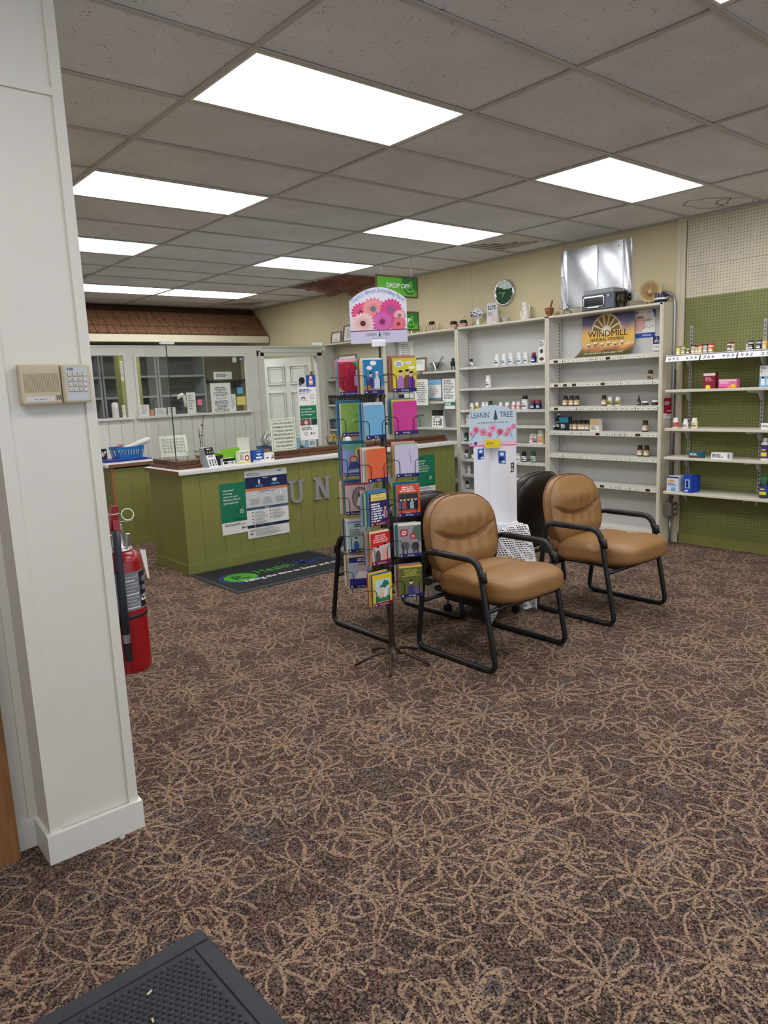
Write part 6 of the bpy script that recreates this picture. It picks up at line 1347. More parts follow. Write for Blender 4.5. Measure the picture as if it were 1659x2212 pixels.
# ================================================================== CHAIRS
def rnd_loop(pts, r, n=5):
    """closed polygon (y,z) with rounded corners"""
    out = []; k = len(pts)
    for i in range(k):
        p0, p1, p2 = Vector(pts[i-1]), Vector(pts[i]), Vector(pts[(i+1) % k]); rr = r[i] if isinstance(r, (list, tuple)) else r
        a = (p0-p1).normalized(); b_ = (p2-p1).normalized(); A, B = p1+a*rr, p1+b_*rr
        for j in range(n+1):
            t = j/n; out.append(A*(1-t)**2+p1*2*t*(1-t)+B*t*t)
    return out
def make_chair(label, LE, LP, group):
    c = thing('guest_chair', label, 'chair', (0, 0, 0), 0, group)
    loop = [(-.305, .016), (.285, .016), (.205, .592), (-.195, .592)]
    for s_ in (-1, 1):
        X = s_*.298
        pts = rnd_loop(loop, [.06, .06, .055, .07])
        fo = M().tube([(X, p.x, p.y) for p in pts], .0155, BLACKM, 10, True).build('sled_frame', c)
        ap = [(-.232, .48), (-.222, .53)]+[(p.x, p.y) for p in reversed(rnd_loop(loop, [.06, .06, .055, .07])[18:])]+[(.06, .592), (.14, .592)]
        M().tube([(X, y_, z_) for y_, z_ in ap], .0185, BLACKP, 10).build('arm_pad', c)
    M().tube([(-.298, -.25, .33), (.298, -.25, .33)], .013, BLACKM, 8).build('crossbar', c); M().tube([(-.298, .23, .30), (.298, .23, .30)], .013, BLACKM, 8).build('crossbar', c)
    M().box(-.2, .2, -.26, .24, .335, .36, BLACKP).build('seat_pan', c)
    def seatf(x, w_):
        u, v, t = w_
        if t > 0: x.z += -.024*math.exp(-((v-.1+.25*u*u)/.10)**2)*t+.010*math.exp(-((v-.45)/.2)**2)*t+.012*math.exp(-((v+.55)/.3)**2)*t-.012*(u*u)*t
        if t > 0 and v > .0: x.z += .003*sin(26*u+3*v)*math.exp(-((v-.25)/.25)**2)
        if t < 0 and v < -.5: x.z += .03*(-v-.5)*-t
        x.z += -.02*max(0, v)*1.0
        return x
    se = M().cushion((0, -.085, .425), (.262, .30, .078), LE, 4.2, 18, seatf).build('seat', c)
    tilt = Matrix.Rotation(radians(-10), 3, 'X')
    def backf(x, w_):
        u, d, v = w_
        x.x *= 1-.10*max(0, -v)*0-.16*max(0, v)**3
        if d < 0:
            dk_ = min(1, -3*d)
            vc = -.10+.34*u*u if abs(u) < .75 else -.10+.34*.5625+.5*(abs(u)-.75)
            f = math.exp(-((v-vc)/.042)**2)*(1 if abs(u) < .5 else max(0, 1-(abs(u)-.5)/.45))
            x.y += .05*f*dk_
            x.y -= dk_*(.034*math.exp(-((v-.36)/.30)**2)*(1-u*u)+.026*math.exp(-((v+.5)/.25)**2)*(1-u*u))
            x.y += .006*sin(22*u*(1-.35*v))*math.exp(-((v-vc-.22)/.25)**2)*(1-u*u)+.004*sin(19*u)*math.exp(-((v-vc+.2)/.16)**2)
        x.y += -.05*u*u*(1 if d < 0 else .8)*.5
        return x
    B0 = Vector((0, .232, .638))
    bk = M().cushion(B0, (.275, .066, .232), LE, 3.0, 46, backf, tilt).build('backrest', c)
    # piping round the back and the seat
    pp = []
    for k in range(48):
        a = 2*pi*k/48; e = 3.0; u, v = cos(a), sin(a); q = (abs(u)**e+abs(v)**e)**(1/e); u, v = u/q, v/q
        x = Vector((u*.272*(1-.16*max(0, v)**3), -.028-.05*u*u*.5, v*.229)); pp.append(B0+tilt @ (x*1.0))
    M().tube(pp, .0035, LP, 5, True).build('piping', bk)
    M().tube([(p.x, p.y+.05, p.z) for p in pp], .0035, LP, 5, True).build('piping', bk)
    # rear shell and side gussets joining seat and back
    M().cushion((0, .205, .45), (.235, .055, .09), LE, 3, 8, None, tilt).build('lumbar_gusset', c)
    for s_ in (-1, 1): M().box(s_*.298-.012, s_*.298+.012, .17, .25, .40, .43, BLACKM).cyl((s_*.298, .2, .40), (s_*.24, .2, .41), .012, BLACKM, 8).build('back_bracket', c)
    return c
c1 = make_chair('tan leather guest chair with black sled frame, nearest the card rack', TAN, TANP, 'guest chairs'); c1.location = (3.005, 2.695, 0)
dup(c1, (4.06, 2.675, 0), 0.0, 'tan leather guest chair with black sled frame, in front of the shelving')
c3 = make_chair('dark brown leather guest chair turned to the counter, behind the card rack', BROWN, BROWNP, 'guest chairs'); c3.location = (2.945, 3.42, 0); c3.rotation_euler.z = pi
dup(c3, (4.06, 3.44, 0), pi+.08, 'dark brown leather guest chair turned away, behind the lace covered table')

# ================================================================== TABLE WITH LACE CLOTH AND DISPLAY
tb = thing('rolling_pedestal', 'black pedestal on casters under the white lace cloth', 'table', (3.455, 3.17, 0))
M().bevbox(-.16, .16, -.19, .19, .09, .59, BLACKP, .006).build('cabinet', tb)
for sx in (-1, 1):
    for sy in (-1, 1):
        k_ = M().lathe([(.026, -.014), (.03, -.008), (.03, .008), (.026, .014)], BLACKP, (sx*.145, sy*.17, .03), 16, True, (1, .3, 0)).build('caster', tb); M().cyl((sx*.145, sy*.17, .05), (sx*.145, sy*.17, .09), .01, STEEL, 8).build('caster_stem', k_)
DPX = 3.51; cm = M(); NU = 81; S = 1.0; Hx, Hy, ZT = .18, .215, .594
uv = []
def drape(u, v):
    # cloth coordinates centred on the table, cloth turned a little
    cx_, cy_ = (u-.5)*1.4+.1, (v-.5)*1.46; a = .1
    px_, py_ = cx_*cos(a)-cy_*sin(a), cx_*sin(a)+cy_*cos(a)
    ex, ey = max(0, abs(px_)-Hx), max(0, abs(py_)-Hy); e = sqrt(ex*ex+ey*ey)
    x = max(-Hx, min(Hx, px_)); y = max(-Hy, min(Hy, py_)); sx = 1 if px_ > 0 else -1; sy = 1 if py_ > 0 else -1
    fl = .05*min(1, e/.3)
    if ex > 0 and ey > 0:
        th = atan2(ey, ex); fold = .02*sin(5*th)*min(1, e/.2); x += sx*(cos(th)*(.025+fl)+fold*.5); y += sy*(sin(th)*(.025+fl)+fold*.5); d = max(ex, ey)*.95+.12*min(ex, ey)
    elif ex > 0: d = ex; x += sx*(.006+fl*.4+.012*sin(py_*38)*min(1, e/.15))
    elif ey > 0: d = ey; y += sy*(.006+fl*.4+.012*sin(px_*34+1)*min(1, e/.15))
    else: d = 0
    uv.append((u*1.4, v*1.46))
    return (x, y, max(.02, ZT+.006-d*(.98 if d else 0)))
cm.grid(NU, NU, drape, LACE); cm.uv = uv
cm.build('lace_cloth', label='white crocheted lace cloth draped over the rolling pedestal', cat='cloth', loc=(3.455, 3.17, 0))
# white card display
dp = thing('card_display', 'white folded cardboard card display on the lace cloth', 'display', (DPX, 3.10, ZT+.006), radians(-34))
DW, DH = .135, .50
m_ = M(); t = .004
def plate(ax, ay, bx, by, z0=.012, z1=DH):
    d = Vector((bx-ax, by-ay, 0)); n = Vector((-d.y, d.x, 0)).normalized()*t
    A, B = Vector((ax, ay, 0)), Vector((bx, by, 0)); q = M()
    q.add([A+Vector((0, 0, z0)), B+Vector((0, 0, z0)), B+n+Vector((0, 0, z0)), A+n+Vector((0, 0, z0)), A+Vector((0, 0, z1)), B+Vector((0, 0, z1)), B+n+Vector((0, 0, z1)), A+n+Vector((0, 0, z1))], [(0, 3, 2, 1), (4, 5, 6, 7), (0, 1, 5, 4), (1, 2, 6, 5), (2, 3, 7, 6), (3, 0, 4, 7)], CARDW); return q.build('display_panel', dp)
plate(-.135, -.06, -.01, .03); plate(-.01, .03, .085, -.10); plate(.085, -.10, .145, -.03); plate(.145, -.03, .06, .10); plate(.06, .10, -.09, .08); plate(-.09, .08, -.135, -.06)
M().prism([(-.14, -.065), (.085, -.11), (.15, -.035), (.065, .105), (-.095, .085)], (0, 0, .0), (1, 0, 0), (0, 1, 0), .012, CARDW).build('base_board', dp)
def stick(ax, ay, bx, by, z0, z1, f0, f1, cols, nm):
    d = Vector((bx-ax, by-ay, 0)); u = d.normalized(); L_ = d.length; P = Print(Vector((ax, ay, 0))+u*0, tuple(u), (0, 0, 1)); P.k = 2
    c1_, c2_ = cols; P.rect(L_*f0, z0, L_*f1, z1, c1_); w_ = L_*(f1-f0); P.ell(L_*f0+w_*.5, z0+(z1-z0)*.75, w_*.3, (z1-z0)*.15, c2_); P.ell(L_*f0+w_*.45, z0+(z1-z0)*.35, w_*.35, (z1-z0)*.18, NAVY if c1_ is not BLACK else c2_); P.ell(L_*f0+w_*.7, z0+(z1-z0)*.15, w_*.25, (z1-z0)*.1, c2_); P.build(dp, nm)
stick(-.135, -.06, -.01, .03, .42, .50-.012, .22, .62, (ink((52, 104, 190)), ink((220, 230, 240))), 'sticker'); stick(-.01, .03, .085, -.10, .39, .47, .42, .78, (ink((52, 104, 190)), ink((220, 230, 240))), 'sticker'); stick(.085, -.10, .145, -.03, .335, .395, .05, .6, (BLACK, ink((190, 186, 176))), 'sticker')
hw, hh = .148, .255
def arch(W_, H_, rise, n=14): return [(-W_, 0), (W_, 0), (W_, H_-rise)]+[(W_*cos(pi*k/(2*n)*2) if False else W_*(1-2*k/n), H_-rise+rise*(1-(1-2*k/n)**2)) for k in range(1, n)]+[(-W_, H_-rise)]
hd = thing('display_header', 'arched pale blue card header with pine tree logo and pink blossoms on the white display', 'sign', (DPX, 3.10, ZT+.006+DH-.01), radians(-41))
M().prism(arch(hw, hh, .05), (0, -.02, .012), (1, 0, 0), (0, 0, 1), .006, ink((196, 214, 226))).build('board', hd)
M().box(-.05, .04, -.03, .02, .0, .012, CARDW).build('clip', hd)
P = Print((0, -.0261, .012), step=.00007); LTB = ink((40, 52, 88)); BLS = ink((222, 96, 124)); BLS2 = ink((232, 160, 190)); GRT = ink((52, 84, 96))
P.text('LEANIN\u2019', -.075, .178, .036, LTB, w=.118).tree(.018, .158, .068, GRT).text('TREE', .085, .178, .036, LTB, w=.082).text('AN AMERICAN TRADITION SINCE 1949', .0, .142, .010, LTB, w=.19)
for k, (x, y, r_) in enumerate(((-.105, .105, .026), (-.06, .088, .026), (.0, .112, .028), (.045, .088, .024), (.1, .1, .022), (.13, .118, .018), (-.02, .072, .02), (.085, .072, .018), (-.135, .08, .018))): P.daisy(x, y, r_, BLS if k % 2 else BLS2, BLS2 if k % 3 else BLS, ink((190, 60, 90)), 9)
for (x, y, x2, y2) in ((-.14, .04, -.1, .1), (.02, .05, .05, .085), (.12, .05, .1, .1)): P.poly([(x, y), (x+.003, y), (x2+.003, y2), (x2, y2)], ink((70, 80, 110)))
P.rect(-hw, 0, hw, .032, ink((222, 206, 224))).rect(-hw, 0, hw, .007, BLS).ell(-.11, .02, .011, .011, ink((50, 90, 140))).words(-.142, -.125, .012, .026, 2, BLUE)
for k in range(11): P.rect(.05+k*.009, .01, .055+k*.009, .028, BLS2); P.k -= 1
P.build(hd, 'print')
yt = M().box(-.052, .045, -.034, -.032, .0, .052, ink((232, 206, 50))).build('price_card', label='yellow handwritten price card clipped below the card header', cat='card', loc=(DPX, 3.10, ZT+DH-.004), rotz=radians(-41))
Print((0, -.0343, 0)).text('$3.75', -.02, .024, .013, BLACK, w=.04, slant=.15).rect(-.03, .012, .035, .0128, GREY).build(yt, 'lettering')

# ================================================================== SPINNER CARD RACK
RKX, RKY = 2.463, 2.927; RA = radians(-40.07)
rk = thing('card_rack', 'tall spinner rack of greeting cards with bronze pole and wire pockets', 'rack', (RKX, RKY, 0), RA)
M().lathe([(.016, .07), (.016, 1.44), (.014, 1.445)], BRONZE, n=16).build('pole', rk)
M().lathe([(.02, 1.44), (.02, 1.46), (.006, 1.462)], BRONZE, n=14).build('pole_cap', rk)
M().lathe([(.006, 1.0), (.006, 1.73)], BRONZE, n=10).build('sign_rod', rk)
M().lathe([(.045, .062), (.045, .068), (.024, .074), (.02, .1)], BRONZE, n=20).build('hub_plate', rk)
for k in range(5):
    a = radians(-90+72*k-4); d = Vector((cos(a), sin(a), 0))
    M().tube([d*.02+Vector((0, 0, .06)), d*.07+Vector((0, 0, .062)), d*.13+Vector((0, 0, .045)), d*.215+Vector((0, 0, .009))], .008, BRONZE, 8).build('foot', rk)
for z in (1.30, .535): M().lathe([(.017, z), (.023, z+.002), (.023, z+.014), (.017, z+.016)], BRONZE, n=14).build('collar', rk)
CK = Vector((RKX, RKY, 0)); vdir = Vector((-RKX, -RKY, 0)).normalized()
def rz(px, py):
    d = ray(px, py); t = (CK-CAM).dot(vdir)/d.dot(vdir); return (CAM+d*t).z
TB = [rz(870, v) for v in (846, 937, 1029, 1114, 1201, 1287)]
TM = [rz(808, v) for v in (850, 945, 1036, 1128, 1211, 1298)]
TL = [rz(762, v) for v in (853, 942, 1029, 1113, 1195, 1272)]
CW_, CHH = .127, .176
# pocket columns: lateral offset, depth (towards viewer negative), turn, bottoms
COLS = [('right', .118, -.01, radians(14), TB, 'Birthday'), ('middle', -.042, -.075, radians(38), TM, 'Bride'), ('left', -.155, .035, radians(10), TL, 'Encourage')]
CC = lambda *c: ink(c)
MAROON = ink((110, 24, 66)); PURP = ink((74, 46, 130))
def people(P, x, y, h, c, c2=None):
    P.poly([(x-h*.18, y), (x+h*.18, y), (x+h*.2, y+h*.45), (x+h*.08, y+h*.7), (x-h*.08, y+h*.7), (x-h*.2, y+h*.45)], c); P.ell(x, y+h*.82, h*.11, h*.14, CC(226, 186, 160)); P.ell(x, y+h*.92, h*.11, h*.06, c2 or BLACK)
def art(kind, P, w, h):
    if kind == 'strawberry':
        P.rect(0, 0, w, h, CC(176, 30, 60)); rd = random.Random(3)
        for k in range(26): P.ell(rd.uniform(0, w), rd.uniform(0, h), w*.06, h*.035, rd.choice((CC(214, 70, 96), CC(140, 16, 46), CC(196, 44, 70))), 8)
        P.poly([(w*.55, h), (w, h), (w, h*.8), (w*.75, h*.86)], CC(70, 150, 60)).poly([(0, 0), (w*.4, 0), (0, h*.25)], CC(170, 190, 80)); people(P, w*.78, h*.28, h*.55, CC(222, 150, 190))
    elif kind == 'couple':
        P.rect(0, 0, w, h, CC(46, 128, 180)).ell(w*.5, h*.9, w*.16, h*.07, WHT).ell(w*.3, h*.76, w*.14, h*.06, WHT).rect(0, 0, w, h*.22, CC(150, 150, 130)); people(P, w*.35, h*.15, h*.5, CC(60, 50, 110)); people(P, w*.66, h*.15, h*.52, CC(210, 214, 226), WHT); P.ell(w*.2, h*.18, w*.16, h*.08, CC(170, 110, 60))
    elif kind == 'yellow':
        P.rect(0, 0, w, h, CC(214, 204, 60)).ell(w*.27, h*.84, w*.19, h*.1, WHT).ell(w*.68, h*.86, w*.13, h*.05, WHT).ell(w*.8, h*.72, w*.14, h*.05, WHT).words(w*.14, w*.4, h*.78, h*.9, 4, BLUE, center=True).words(w*.6, w*.76, h*.84, h*.88, 2, BLUE, center=True)
        people(P, w*.33, h*.06, h*.6, CC(176, 120, 190)); people(P, w*.6, h*.1, h*.58, CC(110, 80, 50)); people(P, w*.78, h*.06, h*.56, CC(110, 50, 150))
    elif kind == 'green_env':
        P.rect(0, 0, w, h, CC(146, 190, 92)).poly([(0, h*.98), (w*.78, h*.5), (0, h*.02), (0, h*.04), (w*.75, h*.5), (0, h*.96)], CC(120, 168, 72)).ell(w*.5, h*.5, w*.06, h*.04, CC(170, 206, 120))
    elif kind == 'blue_env': P.rect(0, 0, w, h, CC(118, 180, 216)).poly([(0, h), (w, h), (w*.5, h*.965)], CC(98, 160, 200))
    elif kind == 'pink_env': P.rect(0, 0, w, h, CC(206, 64, 148))
    elif kind == 'kids':
        P.rect(0, 0, w, h, CC(150, 176, 226)).rect(0, h*.82, w, h, CC(120, 180, 150)).ell(w*.75, h*.72, w*.24, h*.17, YEL).words(w*.62, w*.92, h*.64, h*.8, 4, BLACK).ell(w*.45, h*.52, w*.18, h*.12, CC(206, 90, 50)).ell(w*.45, h*.5, w*.13, h*.09, CC(236, 190, 160)).poly([(w*.2, h*.2), (w*.75, h*.25), (w*.6, h*.45), (w*.3, h*.45)], CC(70, 80, 150)).poly([(0, 0), (w, h*.1), (w, h*.24), (0, h*.1)], CC(180, 220, 236))
    elif kind == 'orange': P.rect(0, 0, w, h, CC(226, 104, 66))
    elif kind == 'lavender': P.rect(0, 0, w, h, CC(206, 200, 222)).poly([(w*.62, h*.78), (w*.64, h*.78), (w*.7, h*.4), (w*.68, h*.4)], CC(90, 90, 120))
    elif kind == 'portrait':
        P.rect(0, 0, w, h, CC(206, 190, 188)).rect(0, h*.93, w, h, CC(170, 60, 80)).ell(w*.62, h*.52, w*.34, h*.36, CC(60, 54, 54)).ell(w*.62, h*.52, w*.31, h*.34, CC(150, 144, 140)).ell(w*.64, h*.62, w*.1, h*.09, CC(60, 50, 48)).poly([(w*.45, h*.28), (w*.85, h*.28), (w*.74, h*.55), (w*.55, h*.55)], WHT).words(w*.2, w*.8, h*.06, h*.12, 2, GREY, center=True)
    elif kind == 'anniversary':
        P.rect(0, 0, w, h, CC(44, 40, 100)).rect(w*.1, h*.76, w*.9, h*.97, CC(232, 212, 110)).text('Happy', w*.5, h*.9, h*.04, CC(180, 90, 50), bold=True).text('ANNIVERSARY', w*.5, h*.8, h*.05, CC(200, 110, 60), w=w*.7, bold=True).words(w*.1, w*.75, h*.1, h*.7, 8, WHT, .6); people(P, w*.82, h*.2, h*.4, CC(200, 150, 160))
    elif kind == 'red_photo':
        P.rect(0, 0, w, h, CC(214, 84, 48)).rect(w*.06, h*.2, w*.92, h*.72, CC(60, 60, 64)).words(w*.1, w*.85, h*.76, h*.95, 3, WHT, center=True).words(w*.35, w*.65, h*.08, h*.13, 1, WHT)
        for k in range(5): people(P, w*(.17+.16*k), h*.24, h*.36, (CC(90, 110, 140), CC(170, 80, 80), CC(40, 40, 46), CC(150, 180, 200), CC(30, 30, 36))[k])
    elif kind == 'nurse':
        P.rect(0, 0, w, h, CC(176, 206, 206)).rect(0, h*.94, w, h, CC(120, 160, 210)).words(w*.2, w*.85, h*.8, h*.92, 2, BLACK, center=True).words(w*.08, w*.7, h*.5, h*.76, 5, GREY); people(P, w*.35, h*.06, h*.44, CC(60, 110, 180)); people(P, w*.72, h*.04, h*.25, CC(226, 180, 160))
    elif kind == 'red_couple':
        P.rect(0, 0, w, h, CC(204, 40, 40)).words(w*.1, w*.9, h*.68, h*.94, 4, CC(240, 190, 180), .6, True).poly([(w*.05, h*.1), (w, h*.15), (w, h*.62), (w*.05, h*.55)], CC(196, 190, 186)); people(P, w*.35, h*.1, h*.5, CC(90, 70, 70)); people(P, w*.72, h*.12, h*.55, CC(226, 160, 150))
    elif kind == 'elephants':
        P.rect(0, 0, w, h, CC(150, 146, 150)).poly([(w*.5, h*.6), (w, h*.5), (w, h), (w*.7, h*.95)], CC(86, 110, 92)).rect(w*.1, h*.66, w*.42, h*.88, CC(190, 36, 50)).rect(w*.52, h*.56, w*.76, h*.72, CC(190, 36, 50)).words(w*.13, w*.39, h*.7, h*.85, 3, WHT, center=True).words(w*.55, w*.73, h*.6, h*.69, 2, WHT, center=True).ell(w*.3, h*.36, w*.2, h*.13, CC(92, 90, 94)).ell(w*.72, h*.32, w*.17, h*.14, CC(58, 56, 60))
        for x in (.18, .34, .64, .8): P.rect(w*x, h*.1, w*(x+.06), h*.3, CC(74, 72, 76))
    elif kind == 'doctor':
        P.rect(0, 0, w, h, CC(44, 44, 130)).rect(0, h*.3, w, h*.82, CC(170, 176, 196)).words(w*.3, w*.8, h*.86, h*.96, 2, WHT, center=True).ell(w*.55, h*.66, w*.14, h*.12, CC(210, 170, 150)).ell(w*.55, h*.76, w*.14, h*.05, CC(150, 146, 146)).poly([(w*.25, h*.3), (w*.9, h*.3), (w*.75, h*.52), (w*.4, h*.52)], WHT)
    elif kind == 'umbrella':
        P.rect(0, 0, w, h, CC(226, 198, 44)).rect(w*.12, h*.12, w*.88, h*.84, CC(190, 214, 220)).poly([(w*.35, h*.55), (w*.86, h*.62), (w*.8, h*.75), (w*.6, h*.8)], CC(30, 120, 90)).poly([(w*.12, h*.12), (w*.88, h*.12), (w*.88, h*.25), (w*.5, h*.4), (w*.12, h*.3)], CC(34, 124, 96)); people(P, w*.4, h*.25, h*.4, CC(226, 196, 150)); people(P, w*.62, h*.25, h*.36, CC(236, 220, 200))
    elif kind == 'olive':
        P.rect(0, 0, w, h, CC(96, 102, 44)).rect(0, h*.95, w, h, CC(222, 200, 60)).words(w*.1, w*.9, h*.66, h*.9, 5, CC(190, 184, 90), .5, True); people(P, w*.5, h*.06, h*.5, CC(70, 60, 130)); P.ell(w*.8, h*.2, w*.14, h*.16, CC(110, 90, 130)); P.ell(w*.8, h*.06, w*.2, h*.05, CC(216, 200, 130))
FR = {'right': [('yellow', 'yellow cartoon card of three figures'), ('pink_env', 'plain magenta envelope'), ('lavender', 'pale lavender envelope'), ('red_photo', 'orange red card with an old group photo'), ('elephants', 'grey photo card with two red captions'), ('olive', 'olive card of a child in purple')],
      'middle': [('couple', 'blue cartoon card of a couple'), ('blue_env', 'plain sky blue envelope'), ('orange', 'plain coral orange envelope'), ('anniversary', 'navy card with yellow anniversary banner'), ('red_couple', 'red and grey card of a couple'), ('umbrella', 'yellow bordered card with a green umbrella')],
      'left': [('strawberry', 'red strawberry patterned card'), ('green_env', 'light green envelope'), ('kids', 'pale blue card of a red haired child'), ('portrait', 'card with an oval portrait photo'), ('nurse', 'pale aqua card with a kneeling figure'), ('doctor', 'blue card with a photo of a man in white')]}
BACKC = [(236, 232, 220), (120, 176, 214), (60, 130, 170), (226, 196, 90), (214, 214, 224), (206, 90, 120), (140, 190, 90), (40, 90, 140), (228, 214, 170), (180, 120, 90), (86, 150, 140), (236, 160, 180)]
TN = ['top', 'second', 'third', 'fourth', 'fifth', 'bottom']
rdc = random.Random(11)
for cname, lx, ly, turn, bots, cap in COLS:
    for ti, zb in enumerate(bots):
        Rl = Matrix.Rotation(turn, 3, 'Z'); base = Vector((lx, ly, zb)); lab = 'Birthday' if cname == 'right' else (['Bride', 'Bride', 'Bride', 'Anniversary', 'Anniversary', 'Anniversary'][ti] if cname == 'middle' else (['Encouragement', 'Encouragement', 'Encouragement', 'Encouragement', 'Get Well', 'Get Well'][ti]))
        pk = M()
        def L(x, y, z): return base+Rl @ Vector((x, y, z))
        hw_ = CW_/2+.004
        # wire pocket: floor, back and curled front horns
        for sx in (-.33, .33):
            x = sx*CW_
            pk.tube([L(x, .055, .16), L(x, .055, -.004), L(x, -.008, -.004), L(x, -.009, .075), L(x*1.25, -.009, .088), L(x*1.9+(.02 if sx > 0 else -.02), .0, .094), L(x*1.9+(.028 if sx > 0 else -.028), .02, .092), L(x*1.9+(.012 if sx > 0 else -.012), .03, .086)], .0017, WIRE, 6)
            pk.tube([L(x, .055, -.004), L(x, .06, -.05)], .0017, WIRE, 5)
        pk.tube([L(-hw_, .055, .0), L(hw_, .055, .0)], .0017, WIRE, 5); pk.tube([L(-hw_, .055, .12), L(hw_, .055, .12)], .0017, WIRE, 5)
        arm0 = L(0, .055, .06); pk.tube([arm0, Vector((0, 0, arm0.z-.01))], .002, WIRE, 5)
        po = pk.build('wire_pocket', rk)
        # title strip
        tmat = PURP if (cname == 'left' and ti < 3) else (MAROON if (cname == 'middle' and ti > 2) else NAVY)
        tp_ = M(); R4 = Rl; c0 = L(0, -.0125, .008)
        tp_.obox(c0, (CW_*.98, .001, .019), Rl, tmat); to = tp_.build('title_strip', po)
        P = Print(L(-CW_*.49, -.0132, -.0015), tuple(Rl @ Vector((1, 0, 0))), (0, 0, 1)); P.rect(.006, .006, .014, .013, WHT).text(lab, CW_*.5, .0055, .0085, WHT, bold=False); P.build(po, 'title')
        # cards
        kind, desc = FR[cname][ti]
        wr_ = Matrix.Translation(Vector((RKX, RKY, 0))) @ Matrix.Rotation(RA, 4, 'Z')
        nb = rdc.choice((4, 5, 6)); th = .0025
        for q in range(nb+1):
            dy = -.0055+(q)*.0085*(1 if q else 0); dx = rdc.uniform(-.004, .004)-(.0035*q if q else 0); dz_ = 0 if q == 0 else rdc.uniform(.0, .016)
            hh_ = CHH-.006+dz_; rot = RA+turn+(rdc.uniform(-.05, .05) if q else 0)
            loc = wr_ @ L(dx, dy, -.001)
            if q == 0:
                o = M().box(-CW_/2, CW_/2, -th/2, th/2, 0, hh_, PAPER).build('greeting_card' if 'env' not in kind and kind not in ('orange', 'lavender') else 'envelope', label='%s, %s pocket, %s rack tier' % (desc, cname, TN[ti]), cat='card' if 'env' not in kind and kind not in ('orange', 'lavender') else 'envelope', loc=loc, rotz=rot, group='front cards in the spinner rack')
                P = Print((-CW_/2, -th/2-.0001, 0), step=.0001); art(kind, P, CW_, hh_); P.build(o)
            else:
                cc = ink(rdc.choice(BACKC))
                bx_ = bpy.data.objects.new('tucked_card', M().box(-CW_/2, CW_/2, -th/2, th/2, 0, hh_, cc).mesh('tucked_card')); COL.objects.link(bx_); bx_.location = loc; bx_.rotation_euler.z = rot
                tag(bx_, '%s card back in the %s pocket of the %s rack tier' % (['second', 'third', 'fourth', 'fifth', 'sixth', 'seventh'][q-1], cname, TN[ti]), 'card', 'cards tucked in the spinner rack')
# rack header sign
zs0 = rz(820, 741); hs = thing('rack_header', 'arched flower header sign on the rod above the card rack', 'sign', (RKX, RKY, zs0), RA-.03)
HW, HH = .145, .275
M().prism(arch(HW, HH, .062), (0, .0, 0), (1, 0, 0), (0, 0, 1), .006, ink((222, 222, 236))).build('board', hs)
M().bevbox(-.04, .03, -.012, .008, -.018, .014, CARDW, .003).build('clip', hs)
P = Print((0, -.0061, 0), step=.00007)
P.rect(-HW, 0, HW, .062, ink((206, 204, 226))).rect(-HW, .06, HW, .065, ink((130, 40, 90)))
F1, F2, F3, F4, F5 = ink((214, 60, 116)), ink((232, 130, 140)), ink((240, 214, 206)), ink((206, 84, 160)), ink((110, 116, 140)); F6 = ink((236, 196, 190))
for (x, y, r_, a, b_, c) in ((-.085, .155, .054, F1, ink((226, 90, 140)), ink((150, 40, 80))), (-.025, .17, .062, F2, ink((240, 160, 160)), F5), (.065, .165, .058, F1, ink((220, 80, 150)), F5), (.108, .132, .034, F2, F6, F5), (.1, .09, .040, ink((226, 90, 100)), F2, ink((150, 40, 60))), (.02, .105, .06, F4, ink((220, 110, 180)), ink((140, 40, 100))), (-.08, .1, .06, F3, F6, ink((80, 40, 56)))): P.daisy(x, y, r_, a, b_, c, 18, .92)
P.rect(-HW, 0, HW, .061, ink((206, 204, 226))).rect(-HW, .0605, HW, .065, ink((130, 40, 90)))
P.text('LEANIN', -.04, .036, .017, ink((66, 66, 84)), w=.052).tree(.003, .03, .03, GRT).text('TREE', .036, .036, .017, ink((66, 66, 84)), w=.04).text('AN AMERICAN TRADITION SINCE 1949', .0, .022, .005, GREY, w=.075)
BT_ = ink((96, 140, 190)); tx = "There\u2019s Always Something New!"
xx = -.128; n_ = len(tx)
wds = {' ': .55, 'i': .5, 'l': .45, "\u2019": .4, 't': .7, 'r': .75, 's': .85, 'm': 1.4, 'w': 1.3, 'A': 1.2, 'T': 1.1, 'S': 1.1, 'N': 1.2, '!': .5}
tot = sum(wds.get(c, 1) for c in tx); acc = 0
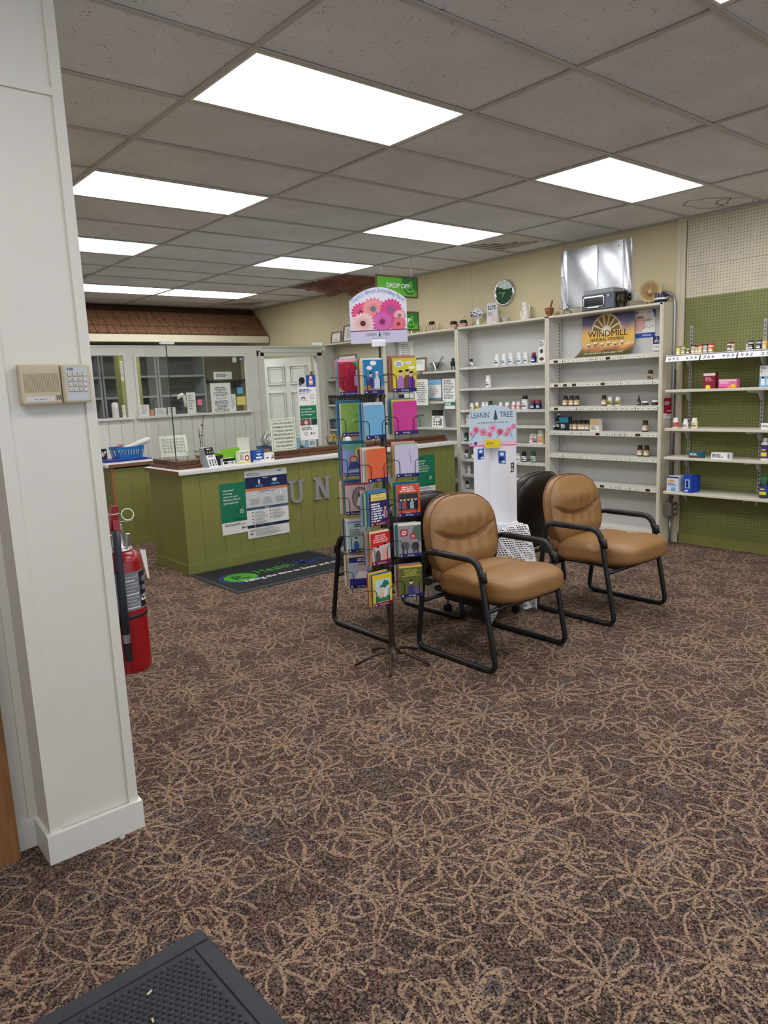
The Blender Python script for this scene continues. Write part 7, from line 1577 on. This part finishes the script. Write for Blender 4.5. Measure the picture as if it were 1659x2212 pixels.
for c in tx:
    wv = wds.get(c, 1); u = (acc+wv/2)/tot*2-1; acc += wv
    if c != ' ': P.text(c, u*HW*.9, .196+.056*(1-u*u), .021, BT_, w=wv/tot*HW*1.8*.85, rot=-u*.62); P.k -= 1
P.build(hs, 'print')

# ================================================================== ENTRANCE MAT
em = thing('entrance_mat', 'black rubber entrance mat with round studs in the foreground', 'mat', (.745, 1.775, 0), radians(1.2))
MX, MY = -1.3, -.9
M().bevbox(MX, 0, MY, 0, 0, .006, RUBBER, .004).build('base', em)
bd = M(); e = .055
for (a, b_, c, d_) in ((MX, 0, -e, 0), (MX, 0, MY, MY+e), (MX, MX+e, MY+e, -e), (-e, 0, MY+e, -e)):
    bd.bevbox(a+.004, b_-.004, c+.004, d_-.004, .005, .011, RUBBER, .003)
bd.build('border', em)
sd = M(); pit = .0175; j = 0; y = MY+e+.012
hexa = [(cos(pi*k/3), sin(pi*k/3)) for k in range(6)]
while y < -e-.01:
    x = MX+e+.012+(pit/2 if j % 2 else 0)
    while x < -e-.01:
        vs = [(x+.0064*a, y+.0064*b_, .006) for a, b_ in hexa]+[(x+.0056*a, y+.0056*b_, .0105) for a, b_ in hexa]+[(x+.003*a, y+.003*b_, .0118) for a, b_ in hexa]
        sd.add(vs, [(k, (k+1) % 6, 6+(k+1) % 6, 6+k) for k in range(6)]+[(6+k, 6+(k+1) % 6, 12+(k+1) % 6, 12+k) for k in range(6)]+[(12, 13, 14, 15, 16, 17)], RUBBER, True); x += pit
    y += pit*.866; j += 1
sd.build('rubber_studs', em, kind='stuff')
for k, (px, py, s_) in enumerate(((323, 2145, .008), (330, 2205, .007))):
    a = onz(px, py, .012); M().bevbox(-s_, s_, -s_*.35, s_*.35, 0, .003, ink((206, 196, 150)), .001).build('leaf_scrap', label=['pale scrap of leaf lying on the entrance mat', 'tan scrap lying on the entrance mat near the bottom edge'][k], cat='debris', loc=(a.x, a.y, .0118), rotz=.4+k)
a = onz(265, 1811, 0); M().bevbox(-.01, .01, -.006, .006, 0, .008, ink((190, 190, 186)), .003).build('paper_scrap', label='small crumpled paper scrap on the carpet by the pier', cat='debris', loc=(a.x, a.y, 0), rotz=.5)
